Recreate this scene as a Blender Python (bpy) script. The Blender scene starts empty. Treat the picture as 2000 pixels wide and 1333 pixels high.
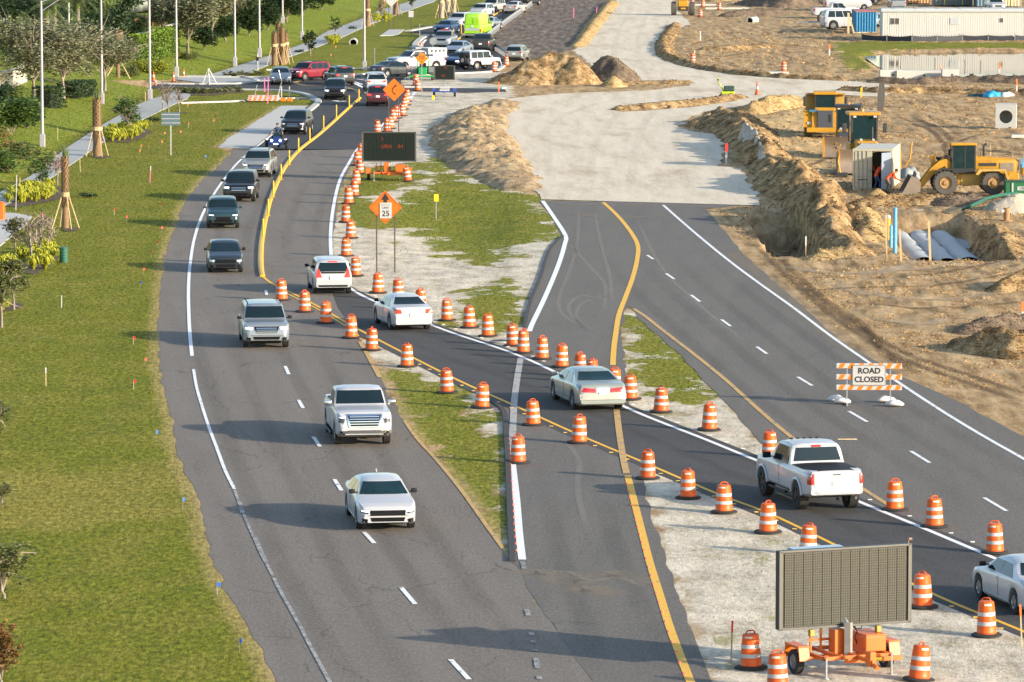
import bpy, bmesh, math, random
import numpy as np
from mathutils import Vector, Matrix
from mathutils.bvhtree import BVHTree
R = math.radians
random.seed(7)
SC = bpy.context.scene
COL = SC.collection
# ---------------------------------------------------------------- camera, sky, sun, exposure
CAM_H, FPX, HOR = 22.0, 9700.0, -320.0
TH = math.atan((666.5 - HOR) / FPX)
cam = bpy.data.cameras.new('camera'); cam.lens = FPX / 2000 * 36; cam.sensor_width = 36
cam.clip_start = 1; cam.clip_end = 6000
camo = bpy.data.objects.new('camera', cam); COL.objects.link(camo)
camo.location = (0, 0, CAM_H); camo.rotation_euler = (math.pi / 2 - TH, 0, 0)
SC.camera = camo
SUN_EL, SH = R(15.5), (-3.35, 2.05)          # shadows fall left and away from the camera
sun_to = Vector((-SH[0], -SH[1], 0)).normalized() * math.cos(SUN_EL) + Vector((0, 0, math.sin(SUN_EL)))
W = bpy.data.worlds.new('World'); SC.world = W; W.use_nodes = True
nt = W.node_tree; nt.nodes.clear()
sky = nt.nodes.new('ShaderNodeTexSky'); sky.sky_type = 'NISHITA'; sky.sun_disc = False
sky.sun_elevation = SUN_EL; sky.sun_rotation = math.atan2(sun_to.x, sun_to.y)
sky.air_density = 1.0; sky.dust_density = 1.2; sky.ozone_density = 1.2
bg = nt.nodes.new('ShaderNodeBackground'); bg.inputs[1].default_value = 0.15
wo = nt.nodes.new('ShaderNodeOutputWorld')
nt.links.new(sky.outputs[0], bg.inputs[0]); nt.links.new(bg.outputs[0], wo.inputs[0])
sl = bpy.data.lights.new('sun', 'SUN'); sl.energy = 4.0; sl.angle = R(0.5); sl.color = (1.0, 0.87, 0.70)
so = bpy.data.objects.new('sun', sl); COL.objects.link(so)
so.rotation_euler = sun_to.to_track_quat('Z', 'Y').to_euler()
SC.view_settings.view_transform = 'Standard'; SC.view_settings.look = 'None'
SC.view_settings.exposure = 1.16; SC.view_settings.gamma = 1.0; SC.view_settings.use_curve_mapping = False
SC.cycles.max_bounces = 6; SC.cycles.transparent_max_bounces = 8

# ---------------------------------------------------------------- picture point -> place on the ground
_c, _s = math.cos(TH), math.sin(TH)
def ray(px, py):
    a, b = (px - 1000) / FPX, (666.5 - py) / FPX
    return (a, _c + b * _s, -_s + b * _c)
def P(px, py, z=0.0):
    r = ray(px, py); t = (z - CAM_H) / r[2]
    return Vector((r[0] * t, r[1] * t, z))
def mpp(px, py):                                 # metres per photo pixel at a ground point
    return P(px, py).y / _c / FPX
def PN(pts, z=0.0):
    a = np.array(pts, float)
    x = (a[:, 0] - 1000) / FPX; b = (666.5 - a[:, 1]) / FPX
    ry = _c + b * _s; rz = -_s + b * _c
    t = (z - CAM_H) / rz
    return np.stack([x * t, ry * t], 1)

# ---------------------------------------------------------------- materials
MATS = {}
def newmat(name):
    m = bpy.data.materials.new(name); m.use_nodes = True
    return m, m.node_tree, m.node_tree.nodes['Principled BSDF']
def lnk(t, a, b): t.links.new(a, b)
def N(t, kind, **kw):
    n = t.nodes.new(kind)
    for k, v in kw.items(): setattr(n, k, v)
    return n
def noise(t, vec, scale, detail=4, rough=.55, dim='3D'):
    n = N(t, 'ShaderNodeTexNoise'); n.inputs['Scale'].default_value = scale
    n.inputs['Detail'].default_value = detail; n.inputs['Roughness'].default_value = rough
    if vec is not None: lnk(t, vec, n.inputs['Vector'])
    return n.outputs['Fac']
def mapping(t, src, sc=(1, 1, 1), rot=(0, 0, 0)):
    m = N(t, 'ShaderNodeMapping'); m.inputs['Scale'].default_value = sc; m.inputs['Rotation'].default_value = rot
    lnk(t, src, m.inputs['Vector']); return m.outputs[0]
def ramp(t, fac, stops):
    r = N(t, 'ShaderNodeValToRGB'); e = r.color_ramp.elements
    while len(e) < len(stops): e.new(.5)
    for i, (p, c) in enumerate(stops):
        e[i].position = p; e[i].color = (*c, 1) if len(c) == 3 else c
    lnk(t, fac, r.inputs[0]); return r.outputs[0]
def g3(v): return (v, v, v)
def mixc(t, fac, a, b, mode='MIX'):
    m = N(t, 'ShaderNodeMix', data_type='RGBA', blend_type=mode)
    for s, v in ((m.inputs[0], fac), (m.inputs[6], a), (m.inputs[7], b)):
        if isinstance(v, (int, float)): s.default_value = v
        elif isinstance(v, tuple): s.default_value = (*v, 1)
        else: lnk(t, v, s)
    return m.outputs[2]
def math_(t, op, a, b=None, c=None, clamp=False):
    m = N(t, 'ShaderNodeMath', operation=op); m.use_clamp = clamp
    for i, v in enumerate((a, b, c)):
        if v is None: continue
        if isinstance(v, (int, float)): m.inputs[i].default_value = v
        else: lnk(t, v, m.inputs[i])
    return m.outputs[0]
def bump(t, p, h, strength=.3, dist=.02):
    b = N(t, 'ShaderNodeBump'); b.inputs['Strength'].default_value = strength; b.inputs['Distance'].default_value = dist
    lnk(t, h, b.inputs['Height']); lnk(t, b.outputs[0], p.inputs['Normal'])
def objco(t): return N(t, 'ShaderNodeTexCoord').outputs['Object']
def geoco(t): return N(t, 'ShaderNodeNewGeometry').outputs['Position']
def mat(name, col, rough=.6, metal=0., var=.12, scale=3., coat=0., spec=.5, emit=None, es=1., bmp=0., vary=0.):
    """plain surface with procedural wear; vary = per-object brightness variation"""
    if name in MATS: return MATS[name]
    m, t, p = newmat(name)
    co = objco(t)
    n = noise(t, co, scale, 5, .6)
    c = mixc(t, n, tuple(max(0, x * (1 - var)) for x in col), tuple(min(1, x * (1 + var)) for x in col))
    if vary:
        oi = N(t, 'ShaderNodeObjectInfo').outputs['Random']
        f = math_(t, 'MULTIPLY_ADD', oi, vary, 1 - vary / 2)
        hs = N(t, 'ShaderNodeHueSaturation'); lnk(t, f, hs.inputs['Value']); lnk(t, c, hs.inputs['Color']); c = hs.outputs[0]
    lnk(t, c, p.inputs['Base Color'])
    p.inputs['Roughness'].default_value = rough; p.inputs['Metallic'].default_value = metal
    p.inputs['Coat Weight'].default_value = coat; p.inputs['Coat Roughness'].default_value = .06
    p.inputs['Specular IOR Level'].default_value = spec
    if emit: p.inputs['Emission Color'].default_value = (*emit, 1); p.inputs['Emission Strength'].default_value = es
    if bmp: bump(t, p, noise(t, co, scale * 8, 4), bmp, .02)
    MATS[name] = m; return m

# ---------------------------------------------------------------- mesh builder
class MB:
    def __init__(s): s.v = []; s.f = []
    def add(s, vs, fs, M=None):
        o = len(s.v)
        s.v += [tuple(M @ Vector(v)) for v in vs] if M is not None else [tuple(v) for v in vs]
        s.f += [tuple(i + o for i in f) for f in fs]; return s
    def box(s, x0, x1, y0, y1, z0, z1, M=None):
        return s.add([(x0, y0, z0), (x1, y0, z0), (x1, y1, z0), (x0, y1, z0), (x0, y0, z1), (x1, y0, z1), (x1, y1, z1), (x0, y1, z1)],
                     [(0, 3, 2, 1), (4, 5, 6, 7), (0, 1, 5, 4), (1, 2, 6, 5), (2, 3, 7, 6), (3, 0, 4, 7)], M)
    def cbox(s, x0, x1, y0, y1, z0, z1, b=.03, M=None):          # box with chamfered edges
        bm = bmesh.new(); bmesh.ops.create_cube(bm, size=1)
        for v in bm.verts: v.co = ((x0 + x1) / 2 + v.co.x * (x1 - x0), (y0 + y1) / 2 + v.co.y * (y1 - y0), (z0 + z1) / 2 + v.co.z * (z1 - z0))
        bmesh.ops.bevel(bm, geom=bm.edges[:], offset=b, segments=2, affect='EDGES', profile=.5)
        bm.verts.index_update()
        s.add([v.co[:] for v in bm.verts], [[v.index for v in f.verts] for f in bm.faces], M); bm.free(); return s
    def prism(s, poly, a, b, axis='y', M=None):                  # polygon in the plane across `axis`, extruded from a to b
        n = len(poly)
        def pt(p, w): return {'y': (p[0], w, p[1]), 'x': (w, p[0], p[1]), 'z': (p[0], p[1], w)}[axis]
        vs = [pt(p, a) for p in poly] + [pt(p, b) for p in poly]
        fs = [tuple(range(n)), tuple(range(2 * n - 1, n - 1, -1))] + [(i, n + i, n + (i + 1) % n, (i + 1) % n) for i in range(n)]
        return s.add(vs, fs, M)
    def cyl(s, p0, p1, r0, r1=None, n=12, cap=True):
        r1 = r0 if r1 is None else r1
        p0 = Vector(p0); p1 = Vector(p1); d = (p1 - p0)
        if d.length < 1e-6: return s
        q = d.to_track_quat('Z', 'Y'); o = len(s.v)
        for p, r in ((p0, r0), (p1, r1)):
            for k in range(n):
                a = 2 * math.pi * k / n; s.v.append(tuple(p + q @ Vector((r * math.cos(a), r * math.sin(a), 0))))
        for k in range(n): s.f.append((o + k, o + (k + 1) % n, o + n + (k + 1) % n, o + n + k))
        if cap: s.f.append(tuple(o + k for k in reversed(range(n)))); s.f.append(tuple(o + n + k for k in range(n)))
        return s
    def tube(s, pts, r, n=8):
        rr = r if isinstance(r, (list, tuple)) else [r] * len(pts)
        pts = [Vector(p) for p in pts]; o = len(s.v)
        for i, p in enumerate(pts):
            d = (pts[min(i + 1, len(pts) - 1)] - pts[max(i - 1, 0)])
            q = d.to_track_quat('Z', 'Y')
            for k in range(n):
                a = 2 * math.pi * k / n; s.v.append(tuple(p + q @ Vector((rr[i] * math.cos(a), rr[i] * math.sin(a), 0))))
        for i in range(len(pts) - 1):
            for k in range(n): s.f.append((o + i * n + k, o + i * n + (k + 1) % n, o + (i + 1) * n + (k + 1) % n, o + (i + 1) * n + k))
        s.f.append(tuple(o + k for k in reversed(range(n)))); s.f.append(tuple(o + (len(pts) - 1) * n + k for k in range(n)))
        return s
    def lathe(s, prof, n=20, M=None, axis='z', cap=True):                  # profile of (radius, height)
        vs = []; fs = []
        for r, z in prof:
            for k in range(n):
                a = 2 * math.pi * k / n; c = (r * math.cos(a), r * math.sin(a), z)
                vs.append(c if axis == 'z' else (c[0], c[2], c[1]))
        for i in range(len(prof) - 1):
            for k in range(n): fs.append((i * n + k, i * n + (k + 1) % n, (i + 1) * n + (k + 1) % n, (i + 1) * n + k))
        if cap: fs.append(tuple(reversed(range(n)))); fs.append(tuple((len(prof) - 1) * n + k for k in range(n)))
        return s.add(vs, fs, M)
    def mesh(s, name, m, smooth=None):
        me = bpy.data.meshes.new(name); me.from_pydata(s.v, [], s.f)
        if m is not None: me.materials.append(m)
        if smooth is not None:
            me.shade_smooth()
            if smooth < 180: me.set_sharp_from_angle(angle=R(smooth))
        me.update(); return me
    def build(s, name, m, parent=None, smooth=None, fix=True):
        me = s.mesh(name, m, smooth)
        if fix:
            bm = bmesh.new(); bm.from_mesh(me); bmesh.ops.recalc_face_normals(bm, faces=bm.faces[:]); bm.to_mesh(me); bm.free()
        return link(name, me, parent)
def link(name, me, parent=None, loc=None, rot=None, scale=None, label=None):
    o = bpy.data.objects.new(name, me); COL.objects.link(o)
    if parent is not None: o.parent = parent
    if loc is not None: o.location = loc
    if rot is not None: o.rotation_euler = rot
    if scale is not None: o.scale = scale
    if label: o['label'] = label
    return o
def thing(name, label, cat, loc=(0, 0, 0), rz=0., group=None, kind=None):
    o = bpy.data.objects.new(name, None); COL.objects.link(o); o.location = loc; o.rotation_euler = (0, 0, rz)
    o.empty_display_size = .2
    return tag(o, label, cat, group, kind)
def tag(o, label=None, cat=None, group=None, kind=None):
    if label: o['label'] = label
    if cat: o['category'] = cat
    if group: o['group'] = group
    if kind: o['kind'] = kind
    return o
def copy_tree(o, parent=None, label=None, group=None):
    c = o.copy(); COL.objects.link(c)
    if parent is not None: c.parent = parent
    if label: c['label'] = label
    if group: c['group'] = group
    for ch in list(o.children): copy_tree(ch, c)
    return c
def heading(a, b):                               # world angle of the direction from photo point a to photo point b, on the ground
    d = P(*b) - P(*a); return math.atan2(d.y, d.x)
def text(name, s, size, m, parent, loc, rot=(math.pi / 2, 0, 0), ext=.004, sx=1.0, bold=0.0):
    cu = bpy.data.curves.new(name, 'FONT'); cu.body = s; cu.size = size; cu.align_x = 'CENTER'; cu.align_y = 'CENTER'
    cu.extrude = ext; cu.offset = bold; cu.resolution_u = 3; cu.materials.append(m)
    c = bpy.data.objects.new(name, cu); me = bpy.data.meshes.new_from_object(c); bpy.data.objects.remove(c); bpy.data.curves.remove(cu)
    return link(name, me, parent, loc, rot, (sx, 1, 1))
# ================================================================ GROUND
rng = np.random.default_rng(3)
def vnoise(x, y, seed=0):
    xi = np.floor(x).astype(np.int64); yi = np.floor(y).astype(np.int64); fx = x - xi; fy = y - yi
    fx = fx * fx * (3 - 2 * fx); fy = fy * fy * (3 - 2 * fy)
    def h(a, b):
        n = (a * 374761393 + b * 668265263 + seed * 974634777) & 0xffffffff
        n = ((n ^ (n >> 13)) * 1274126177) & 0xffffffff
        return ((n ^ (n >> 16)) & 0xffff) / 65535.0
    return (h(xi, yi) * (1 - fx) + h(xi + 1, yi) * fx) * (1 - fy) + (h(xi, yi + 1) * (1 - fx) + h(xi + 1, yi + 1) * fx) * fy
def fbm(x, y, oct=4, seed=0):
    a = 0; w = 1; s = 0
    for i in range(oct): a = a + w * vnoise(x * 2 ** i + 17 * i, y * 2 ** i - 9 * i, seed + i); s += w; w *= .5
    return a / s
def sdf(X, Y, poly):                            # signed distance, positive inside, metres (rough beyond 12 m outside)
    p = np.asarray(poly); n = len(p); lo = p.min(0) - 12; hi = p.max(0) + 12
    k = (X > lo[0]) & (X < hi[0]) & (Y > lo[1]) & (Y < hi[1])
    if X.size == 1 and not k.all(): return np.full(X.shape, -12.)
    if X.size > 1 and not k.all():
        out = np.full(X.shape, -12.)
        if k.any(): out[k] = sdf(X[k], Y[k], poly)
        return out
    d = np.full(X.shape, 1e18); ins = np.zeros(X.shape, bool)
    for i in range(n):
        a = p[i]; b = p[(i + 1) % n]; e = b - a; L = e @ e + 1e-12
        t = np.clip(((X - a[0]) * e[0] + (Y - a[1]) * e[1]) / L, 0, 1)
        d = np.minimum(d, (X - a[0] - t * e[0]) ** 2 + (Y - a[1] - t * e[1]) ** 2)
        c = ((a[1] > Y) != (b[1] > Y)) & (X < (b[0] - a[0]) * (Y - a[1]) / (b[1] - a[1] + 1e-12) + a[0]); ins ^= c
    return np.sqrt(d) * np.where(ins, 1, -1)
# outlines, in photograph points, all lying on the ground
A_LEFT = [(560, 1420), (535, 1333), (505, 1262), (450, 1170), (415, 1090), (400, 1040), (388, 985), (365, 930), (345, 880), (335, 810), (318, 760), (312, 700),
          (308, 640), (312, 580), (322, 500), (340, 450), (350, 422), (365, 390), (397, 350), (431, 321), (451, 299)]
A_OLD = A_LEFT + [(455, 288), (700, 289), (695, 310), (673, 345), (660, 390), (653, 440), (651, 500), (660, 540), (690, 573), (720, 600), (700, 655), (722, 700), (745, 745), (790, 830),
                  (850, 900), (900, 960), (950, 1030), (985, 1078), (1013, 1108), (1050, 1180), (1100, 1255), (1160, 1333), (1220, 1420)]
B_MID = [(1220, 1420), (1160, 1333), (1100, 1255), (1050, 1180), (1013, 1108), (1000, 1100), (996, 1000), (990, 900), (986, 825), (975, 795), (990, 760), (1005, 700), (1023, 640), (1035, 590),
         (1054, 544), (1072, 490), (1097, 462), (1075, 420), (1052, 392), (1482, 398), (1380, 408), (1450, 495), (1540, 575), (1640, 665), (1750, 730), (1870, 785), (2010, 860), (2300, 1010),
         (2300, 1300), (2010, 1135), (1700, 1000), (1560, 925), (1490, 868), (1420, 790), (1330, 695), (1250, 625), (1232, 600), (1224, 600), (1212, 650), (1221, 707), (1229, 781), (1245, 860), (1257, 940), (1277, 1020),
         (1298, 1085), (1327, 1165), (1349, 1227), (1380, 1306), (1395, 1345), (1440, 1420)]
D_NEW = [(640, 545), (662, 545), (700, 568), (765, 598), (870, 640), (1000, 684), (1100, 728), (1230, 792), (1380, 851), (1480, 890), (1600, 938), (1700, 981), (1800, 1022), (1930, 1076), (2010, 1110), (2300, 1240),
         (2300, 1385), (2010, 1250), (1820, 1172), (1620, 1072), (1500, 1014), (1400, 975), (1250, 911), (1130, 861), (1000, 802), (900, 757), (800, 706), (700, 656), (660, 600)]
E_FAR = [(452, 292), (492, 295), (526, 267), (560, 240), (592, 222), (624, 198), (616, 190), (590, 182), (538, 176), (490, 174), (380, 174), (200, 172), (60, 170), (60, 163), (200, 163), (440, 166), (502, 159), (524, 156), (526, 152),
         (590, 150), (638, 148), (700, 147), (732, 143), (775, 128), (806, 112), (812, 100), (812, 88), (832, 71), (820, 66), (796, 62), (840, 54), (867, 48), (914, 27), (958, 6), (985, -8), (1072, -8), (1050, 6),
         (951, 76), (958, 94), (988, 113), (985, 128), (960, 140), (886, 144), (847, 147), (798, 148), (783, 158), (782, 170), (905, 172), (985, 174), (990, 180), (905, 181), (804, 178), (785, 205), (762, 232), (735, 262), (706, 292)]
APRON = [(425, 289), (450, 267), (482, 248), (550, 207), (602, 207), (592, 219), (560, 237), (526, 264), (494, 290)]
LIME = [(1056, 390), (1040, 372), (1022, 345), (1018, 325), (1005, 290), (985, 255), (965, 232), (950, 212), (965, 202), (1000, 192), (1080, 184), (1160, 181), (1260, 178), (1340, 168), (1352, 162), (1300, 158), (1240, 158), (1180, 148), (1120, 100),
        (1140, 80), (1160, 50), (1180, 25), (1210, -8), (1316, -8), (1318, 20), (1340, 36), (1350, 48), (1300, 64), (1288, 85), (1282, 105), (1290, 118), (1340, 133), (1400, 142), (1500, 150), (1580, 156), (1720, 162),
        (1760, 178), (1715, 190), (1640, 186), (1570, 190), (1520, 200), (1450, 208), (1390, 216), (1345, 232), (1330, 250), (1345, 256), (1395, 262), (1412, 280), (1415, 310), (1408, 325), (1440, 330), (1462, 352), (1478, 378), (1484, 402)]
LIME_HOLES = [[(1200, 214), (1212, 219), (1260, 217), (1340, 211), (1420, 201), (1452, 194), (1440, 189), (1380, 193), (1300, 198), (1220, 206)]]
POND = [(1690, 106), (1745, 101), (1900, 99), (2100, 97), (2200, 110), (2200, 160), (2010, 152), (1900, 146), (1840, 143), (1780, 141), (1735, 135), (1712, 122)]
WALK = [(-160, 520), (-100, 420), (-60, 395), (0, 377), (60, 345), (130, 290), (200, 245), (270, 205), (330, 182), (345, 176), (372, 186), (366, 194), (340, 205), (272, 238), (225, 262), (140, 322), (80, 362), (20, 398), (0, 408), (-60, 440), (-80, 520)]
WALK2 = [(400, 150), (470, 128), (520, 112), (600, 84), (640, 62), (700, 40), (740, 22), (800, 4), (830, -8), (862, -8), (848, 4), (790, 24), (742, 42), (720, 50), (668, 74), (622, 92), (560, 114), (500, 138), (480, 148)]
WALK3 = [(-60, 430), (0, 417), (30, 418), (63, 424), (50, 440), (0, 482), (-60, 520)]
WALK4 = [(200, 152), (220, 149), (330, 150), (540, 152), (540, 157), (470, 163), (395, 163), (340, 156), (220, 158)]
SLAB = [(742, 71), (760, 59), (790, 59), (775, 70)]
W_ = {}
for k, v in dict(A=A_OLD, B=B_MID, D=D_NEW, E=E_FAR, AP=APRON, L=LIME, PO=POND, W1=WALK, W2=WALK2, W3=WALK3, W4=WALK4).items(): W_[k] = PN(v)
LH = [PN(h) for h in LIME_HOLES]
GRASS = [
    [(-400, 1600), (600, 1500)] + A_LEFT[1:] + [(425, 289), (450, 267), (482, 248), (550, 207), (602, 207), (624, 198), (616, 190), (590, 182), (538, 176), (490, 174), (200, 172), (340, 156), (450, 150), (735, 143), (775, 128), (806, 112), (812, 88),
     (832, 71), (796, 62), (840, 54), (867, 48), (914, 27), (985, -8), (1000, -60), (-400, -60)],
    [(745, 718), (760, 720), (820, 742), (900, 768), (940, 790), (955, 830), (975, 850), (985, 900), (985, 1000), (990, 1080), (960, 1035), (905, 960), (855, 900), (795, 830), (755, 760)],
    [(700, 395), (740, 400), (800, 380), (850, 350), (840, 325), (860, 300), (890, 340), (960, 365), (1040, 380), (1062, 400), (1096, 455), (1075, 472), (1000, 480), (960, 520), (900, 500), (840, 470), (800, 440), (740, 448), (655, 430), (660, 380), (690, 330), (820, 318), (840, 345), (760, 372)],
    [(940, 560), (1000, 545), (1010, 580), (1015, 640), (960, 650), (900, 625), (900, 600)],
    [(1230, 620), (1290, 640), (1340, 700), (1400, 760), (1340, 790), (1290, 780), (1250, 740), (1240, 700), (1260, 690), (1225, 660)],
    [(1628, 84), (1650, 82), (1700, 80), (1800, 82), (2200, 84), (2200, 95), (1900, 94), (1745, 97), (1700, 103), (1692, 118), (1700, 135), (1668, 137), (1640, 108)],
]
DEADEDGE = A_LEFT + [(435, 284), (452, 262), (482, 245), (552, 203), (602, 203)]
SAND = [
    [(640, 470), (700, 290), (735, 258), (770, 222), (800, 178), (780, 150), (900, 145), (985, 140), (1000, 172), (1000, 190), (950, 205), (900, 230), (860, 260), (850, 300), (890, 340), (1040, 385), (1105, 460), (1060, 580), (1010, 700), (800, 640), (660, 560)],
    [(940, 780), (985, 780), (1000, 900), (1000, 1100), (975, 1050), (985, 950), (960, 850), (900, 830)],
    [(700, 650), (900, 745), (960, 790), (940, 800), (900, 775), (760, 718), (740, 710)],
    [(1225, 600), (1245, 620), (1330, 700), (1420, 790), (1510, 880), (1450, 900), (1235, 800), (1215, 690)],
    [(1240, 900), (1400, 960), (1620, 1060), (2020, 1230), (2400, 1400), (2400, 1600), (1400, 1600), (1380, 1306), (1349, 1227), (1298, 1085), (1257, 940)],
]
DARK = [[(951, 76), (1060, 0), (1072, -60), (1230, -60), (1195, 5), (1165, 40), (1140, 75), (1118, 98), (1060, 112), (1010, 118), (985, 110), (960, 95)]]
STRAW = [[(330, 880), (355, 915), (385, 985), (400, 1010), (330, 1015), (200, 1030), (0, 1040), (-300, 1050), (-300, 920), (0, 915), (200, 925)]]
YELD = [[(860, 262), (900, 228), (985, 190), (1000, 195), (955, 212), (985, 255), (1005, 290), (1020, 345), (1040, 372), (1060, 392), (1000, 378), (900, 352), (870, 310)],
        [(1440, 262), (1560, 200), (1570, 190), (1600, 290), (1640, 380), (1560, 340)]]
GRAVELY = [[(1190, 95), (1300, 64), (1350, 48), (1650, 80), (1700, 138), (1720, 160), (1400, 140), (1290, 116)]]
GW = [PN(g) for g in GRASS]; SW = [PN(g) for g in SAND]; DW = [PN(g) for g in DARK]; YW = [PN(g) for g in YELD]; STW = [PN(g) for g in STRAW]
ROADS = ['A', 'B', 'D', 'E', 'AP', 'L', 'W1', 'W2', 'W3', 'W4']
BANKLINE = PN([(-300, 620), (-60, 395), (0, 372), (60, 340), (130, 285), (200, 240), (262, 205), (300, 178), (330, 160), (400, 148), (470, 125), (520, 108), (600, 80), (640, 58), (700, 36), (740, 18), (800, 0), (840, -40)])
BANKPOLY = np.concatenate([BANKLINE, np.array([[-260, 1400.], [-260, 60.]])])
PITS = [  # centre, half width across (photo px), half depth (photo px), depth m
    ((1530, 458), 46, 38, 1.8), ((1835, 462), 88, 40, 1.1), ((1520, 55), 0, 0, 0)]
def hills(X, Y):
    d = sdf(X, Y, BANKPOLY)
    z = 1.9 * np.clip((d - .6) / 13., 0, 1) ** .9
    return z
def height(X, Y, rough=True):
    dr = np.full(X.shape, -1e9)
    for k in ROADS:
        s = sdf(X, Y, W_[k])
        if k == 'L':
            for h in LH: s = np.minimum(s, -sdf(X, Y, h))
        dr = np.maximum(dr, s)
    out = np.clip((-dr - .25) / 2.5, 0, 1)
    z = hills(X, Y)
    dp = sdf(X, Y, W_['PO'])
    gm = np.full(X.shape, -1e9)
    for g in GW: gm = np.maximum(gm, sdf(X, Y, g))
    grassy = np.clip(gm / 1.5, 0, 1)
    sm = np.full(X.shape, -1e9)
    for g in SW: sm = np.maximum(sm, sdf(X, Y, g))
    sandy = np.clip(sm / 1.5 + .5, 0, 1)
    site = np.clip((X - 10) / 5., 0, 1) * (Y > 100) + np.clip((Y - 560) / 40, 0, 0)
    site = np.where((Y > 225), site, np.clip((X - 19) / 3., 0, 1)) * (1 - grassy) * (1 - sandy)
    n = fbm(X * .9, Y * .35, 5, 5) - .5
    n2 = fbm(X * .16, Y * .08, 3, 9) - .5
    rut = np.abs(((X * .55 + Y * .05 + 3 * fbm(X * .05, Y * .03, 2, 31)) % 1) - .5) * .12 * (fbm(X * .1, Y * .05, 2, 77) > .5)
    amp = .02 * grassy + .05 * sandy * (1 - grassy) + .15 * site * np.where((Y > 330) & (Y < 450) & (X > 26), .3, 1)
    z = z + out * (n * amp * 2 + n2 * (.05 * grassy + .35 * site + .12 * sandy) - 1.6 * rut * site)
    # shallow swale in the wide median
    c = P(900, 440); z = z - .35 * out * np.exp(-(((X - c.x) / 3.2) ** 2 + ((Y - c.y) / 22) ** 2))
    for (c, wx, wy, dep) in PITS:
        if not wx: continue
        q = P(*c); sx = wx * mpp(*c); ny = P(c[0], c[1] - wy).y; sy = (ny - P(c[0], c[1] + wy).y) / 2; cy = (ny + P(c[0], c[1] + wy).y) / 2
        r = np.maximum(np.abs(X - q.x + .8 * n) / sx, np.abs(Y - cy) / sy)
        z = z - dep * np.clip((1.12 - r) / .22, 0, 1)
    z = z - np.clip((dp + 1.2) / 2.4, 0, 1) * .8
    z = z - .006 - .04 * np.clip((dr - .1) / .3, 0, 1)
    return z
def hz(x, y): return float(height(np.array([x]), np.array([y]))[0])
def G(px, py):                                  # photo point -> point on the real ground surface (banks and pits included)
    z = 0.
    for _ in range(7):
        p = P(px, py, z); n = hz(p.x, p.y)
        if abs(n - z) < .01: z = n; break
        z = .3 * z + .7 * n
    p = P(px, py, z); return p
def steps(a, b, n): return list(np.linspace(a, b, n, endpoint=False))
cols = np.array(steps(-9000, -1500, 12) + steps(-1500, -150, 40) + steps(-150, 2150, 620) + steps(2150, 3500, 40) + steps(3500, 11000, 13))
rows = np.array(steps(-300, -150, 12) + steps(-150, -10, 30) + steps(-10, 1350, 500) + steps(1350, 2200, 30) + steps(2200, 5000, 12))
CX, RY = np.meshgrid(cols, rows)
b_ = (666.5 - RY) / FPX; t_ = -CAM_H / (-_s + b_ * _c)
GX = (CX - 1000) / FPX * t_; GY = (_c + b_ * _s) * t_
GX = GX.ravel(); GY = GY.ravel(); GZ = height(GX, GY)
nr, nc = CX.shape
me = bpy.data.meshes.new('ground'); me.vertices.add(nr * nc)
me.vertices.foreach_set('co', np.stack([GX, GY, GZ], 1).astype(np.float32).ravel())
ii, jj = np.meshgrid(np.arange(nr - 1), np.arange(nc - 1), indexing='ij')
q = np.stack([ii * nc + jj, (ii + 1) * nc + jj, (ii + 1) * nc + jj + 1, ii * nc + jj + 1], -1).reshape(-1, 4)
nf = len(q); me.loops.add(nf * 4); me.polygons.add(nf)
me.loops.foreach_set('vertex_index', q.ravel().astype(np.int32))
me.polygons.foreach_set('loop_start', np.arange(0, nf * 4, 4, dtype=np.int32))
me.update(calc_edges=True); me.shade_smooth()
def attr(mesh, name, vals):
    a = mesh.attributes.new(name, 'FLOAT', 'POINT'); a.data.foreach_set('value', np.clip(vals, -8, 8).astype(np.float32))
def union(polys):
    d = np.full(GX.shape, -1e9)
    for g in polys: d = np.maximum(d, sdf(GX, GY, g))
    return d
attr(me, 'grass', union(GW[1:])); attr(me, 'verge', union(GW[:1])); attr(me, 'sand', union(SW)); attr(me, 'dark', union(DW)); attr(me, 'gold', union(YW)); attr(me, 'straw', union(STW))
attr(me, 'bank', sdf(GX, GY, BANKPOLY)); attr(me, 'edge', -np.maximum(sdf(GX, GY, W_['A']), sdf(GX, GY, W_['AP'])))
attr(me, 'pond', sdf(GX, GY, W_['PO']))
def A(t, n):
    a = N(t, 'ShaderNodeAttribute'); a.attribute_name = n; return a.outputs['Fac']
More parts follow.
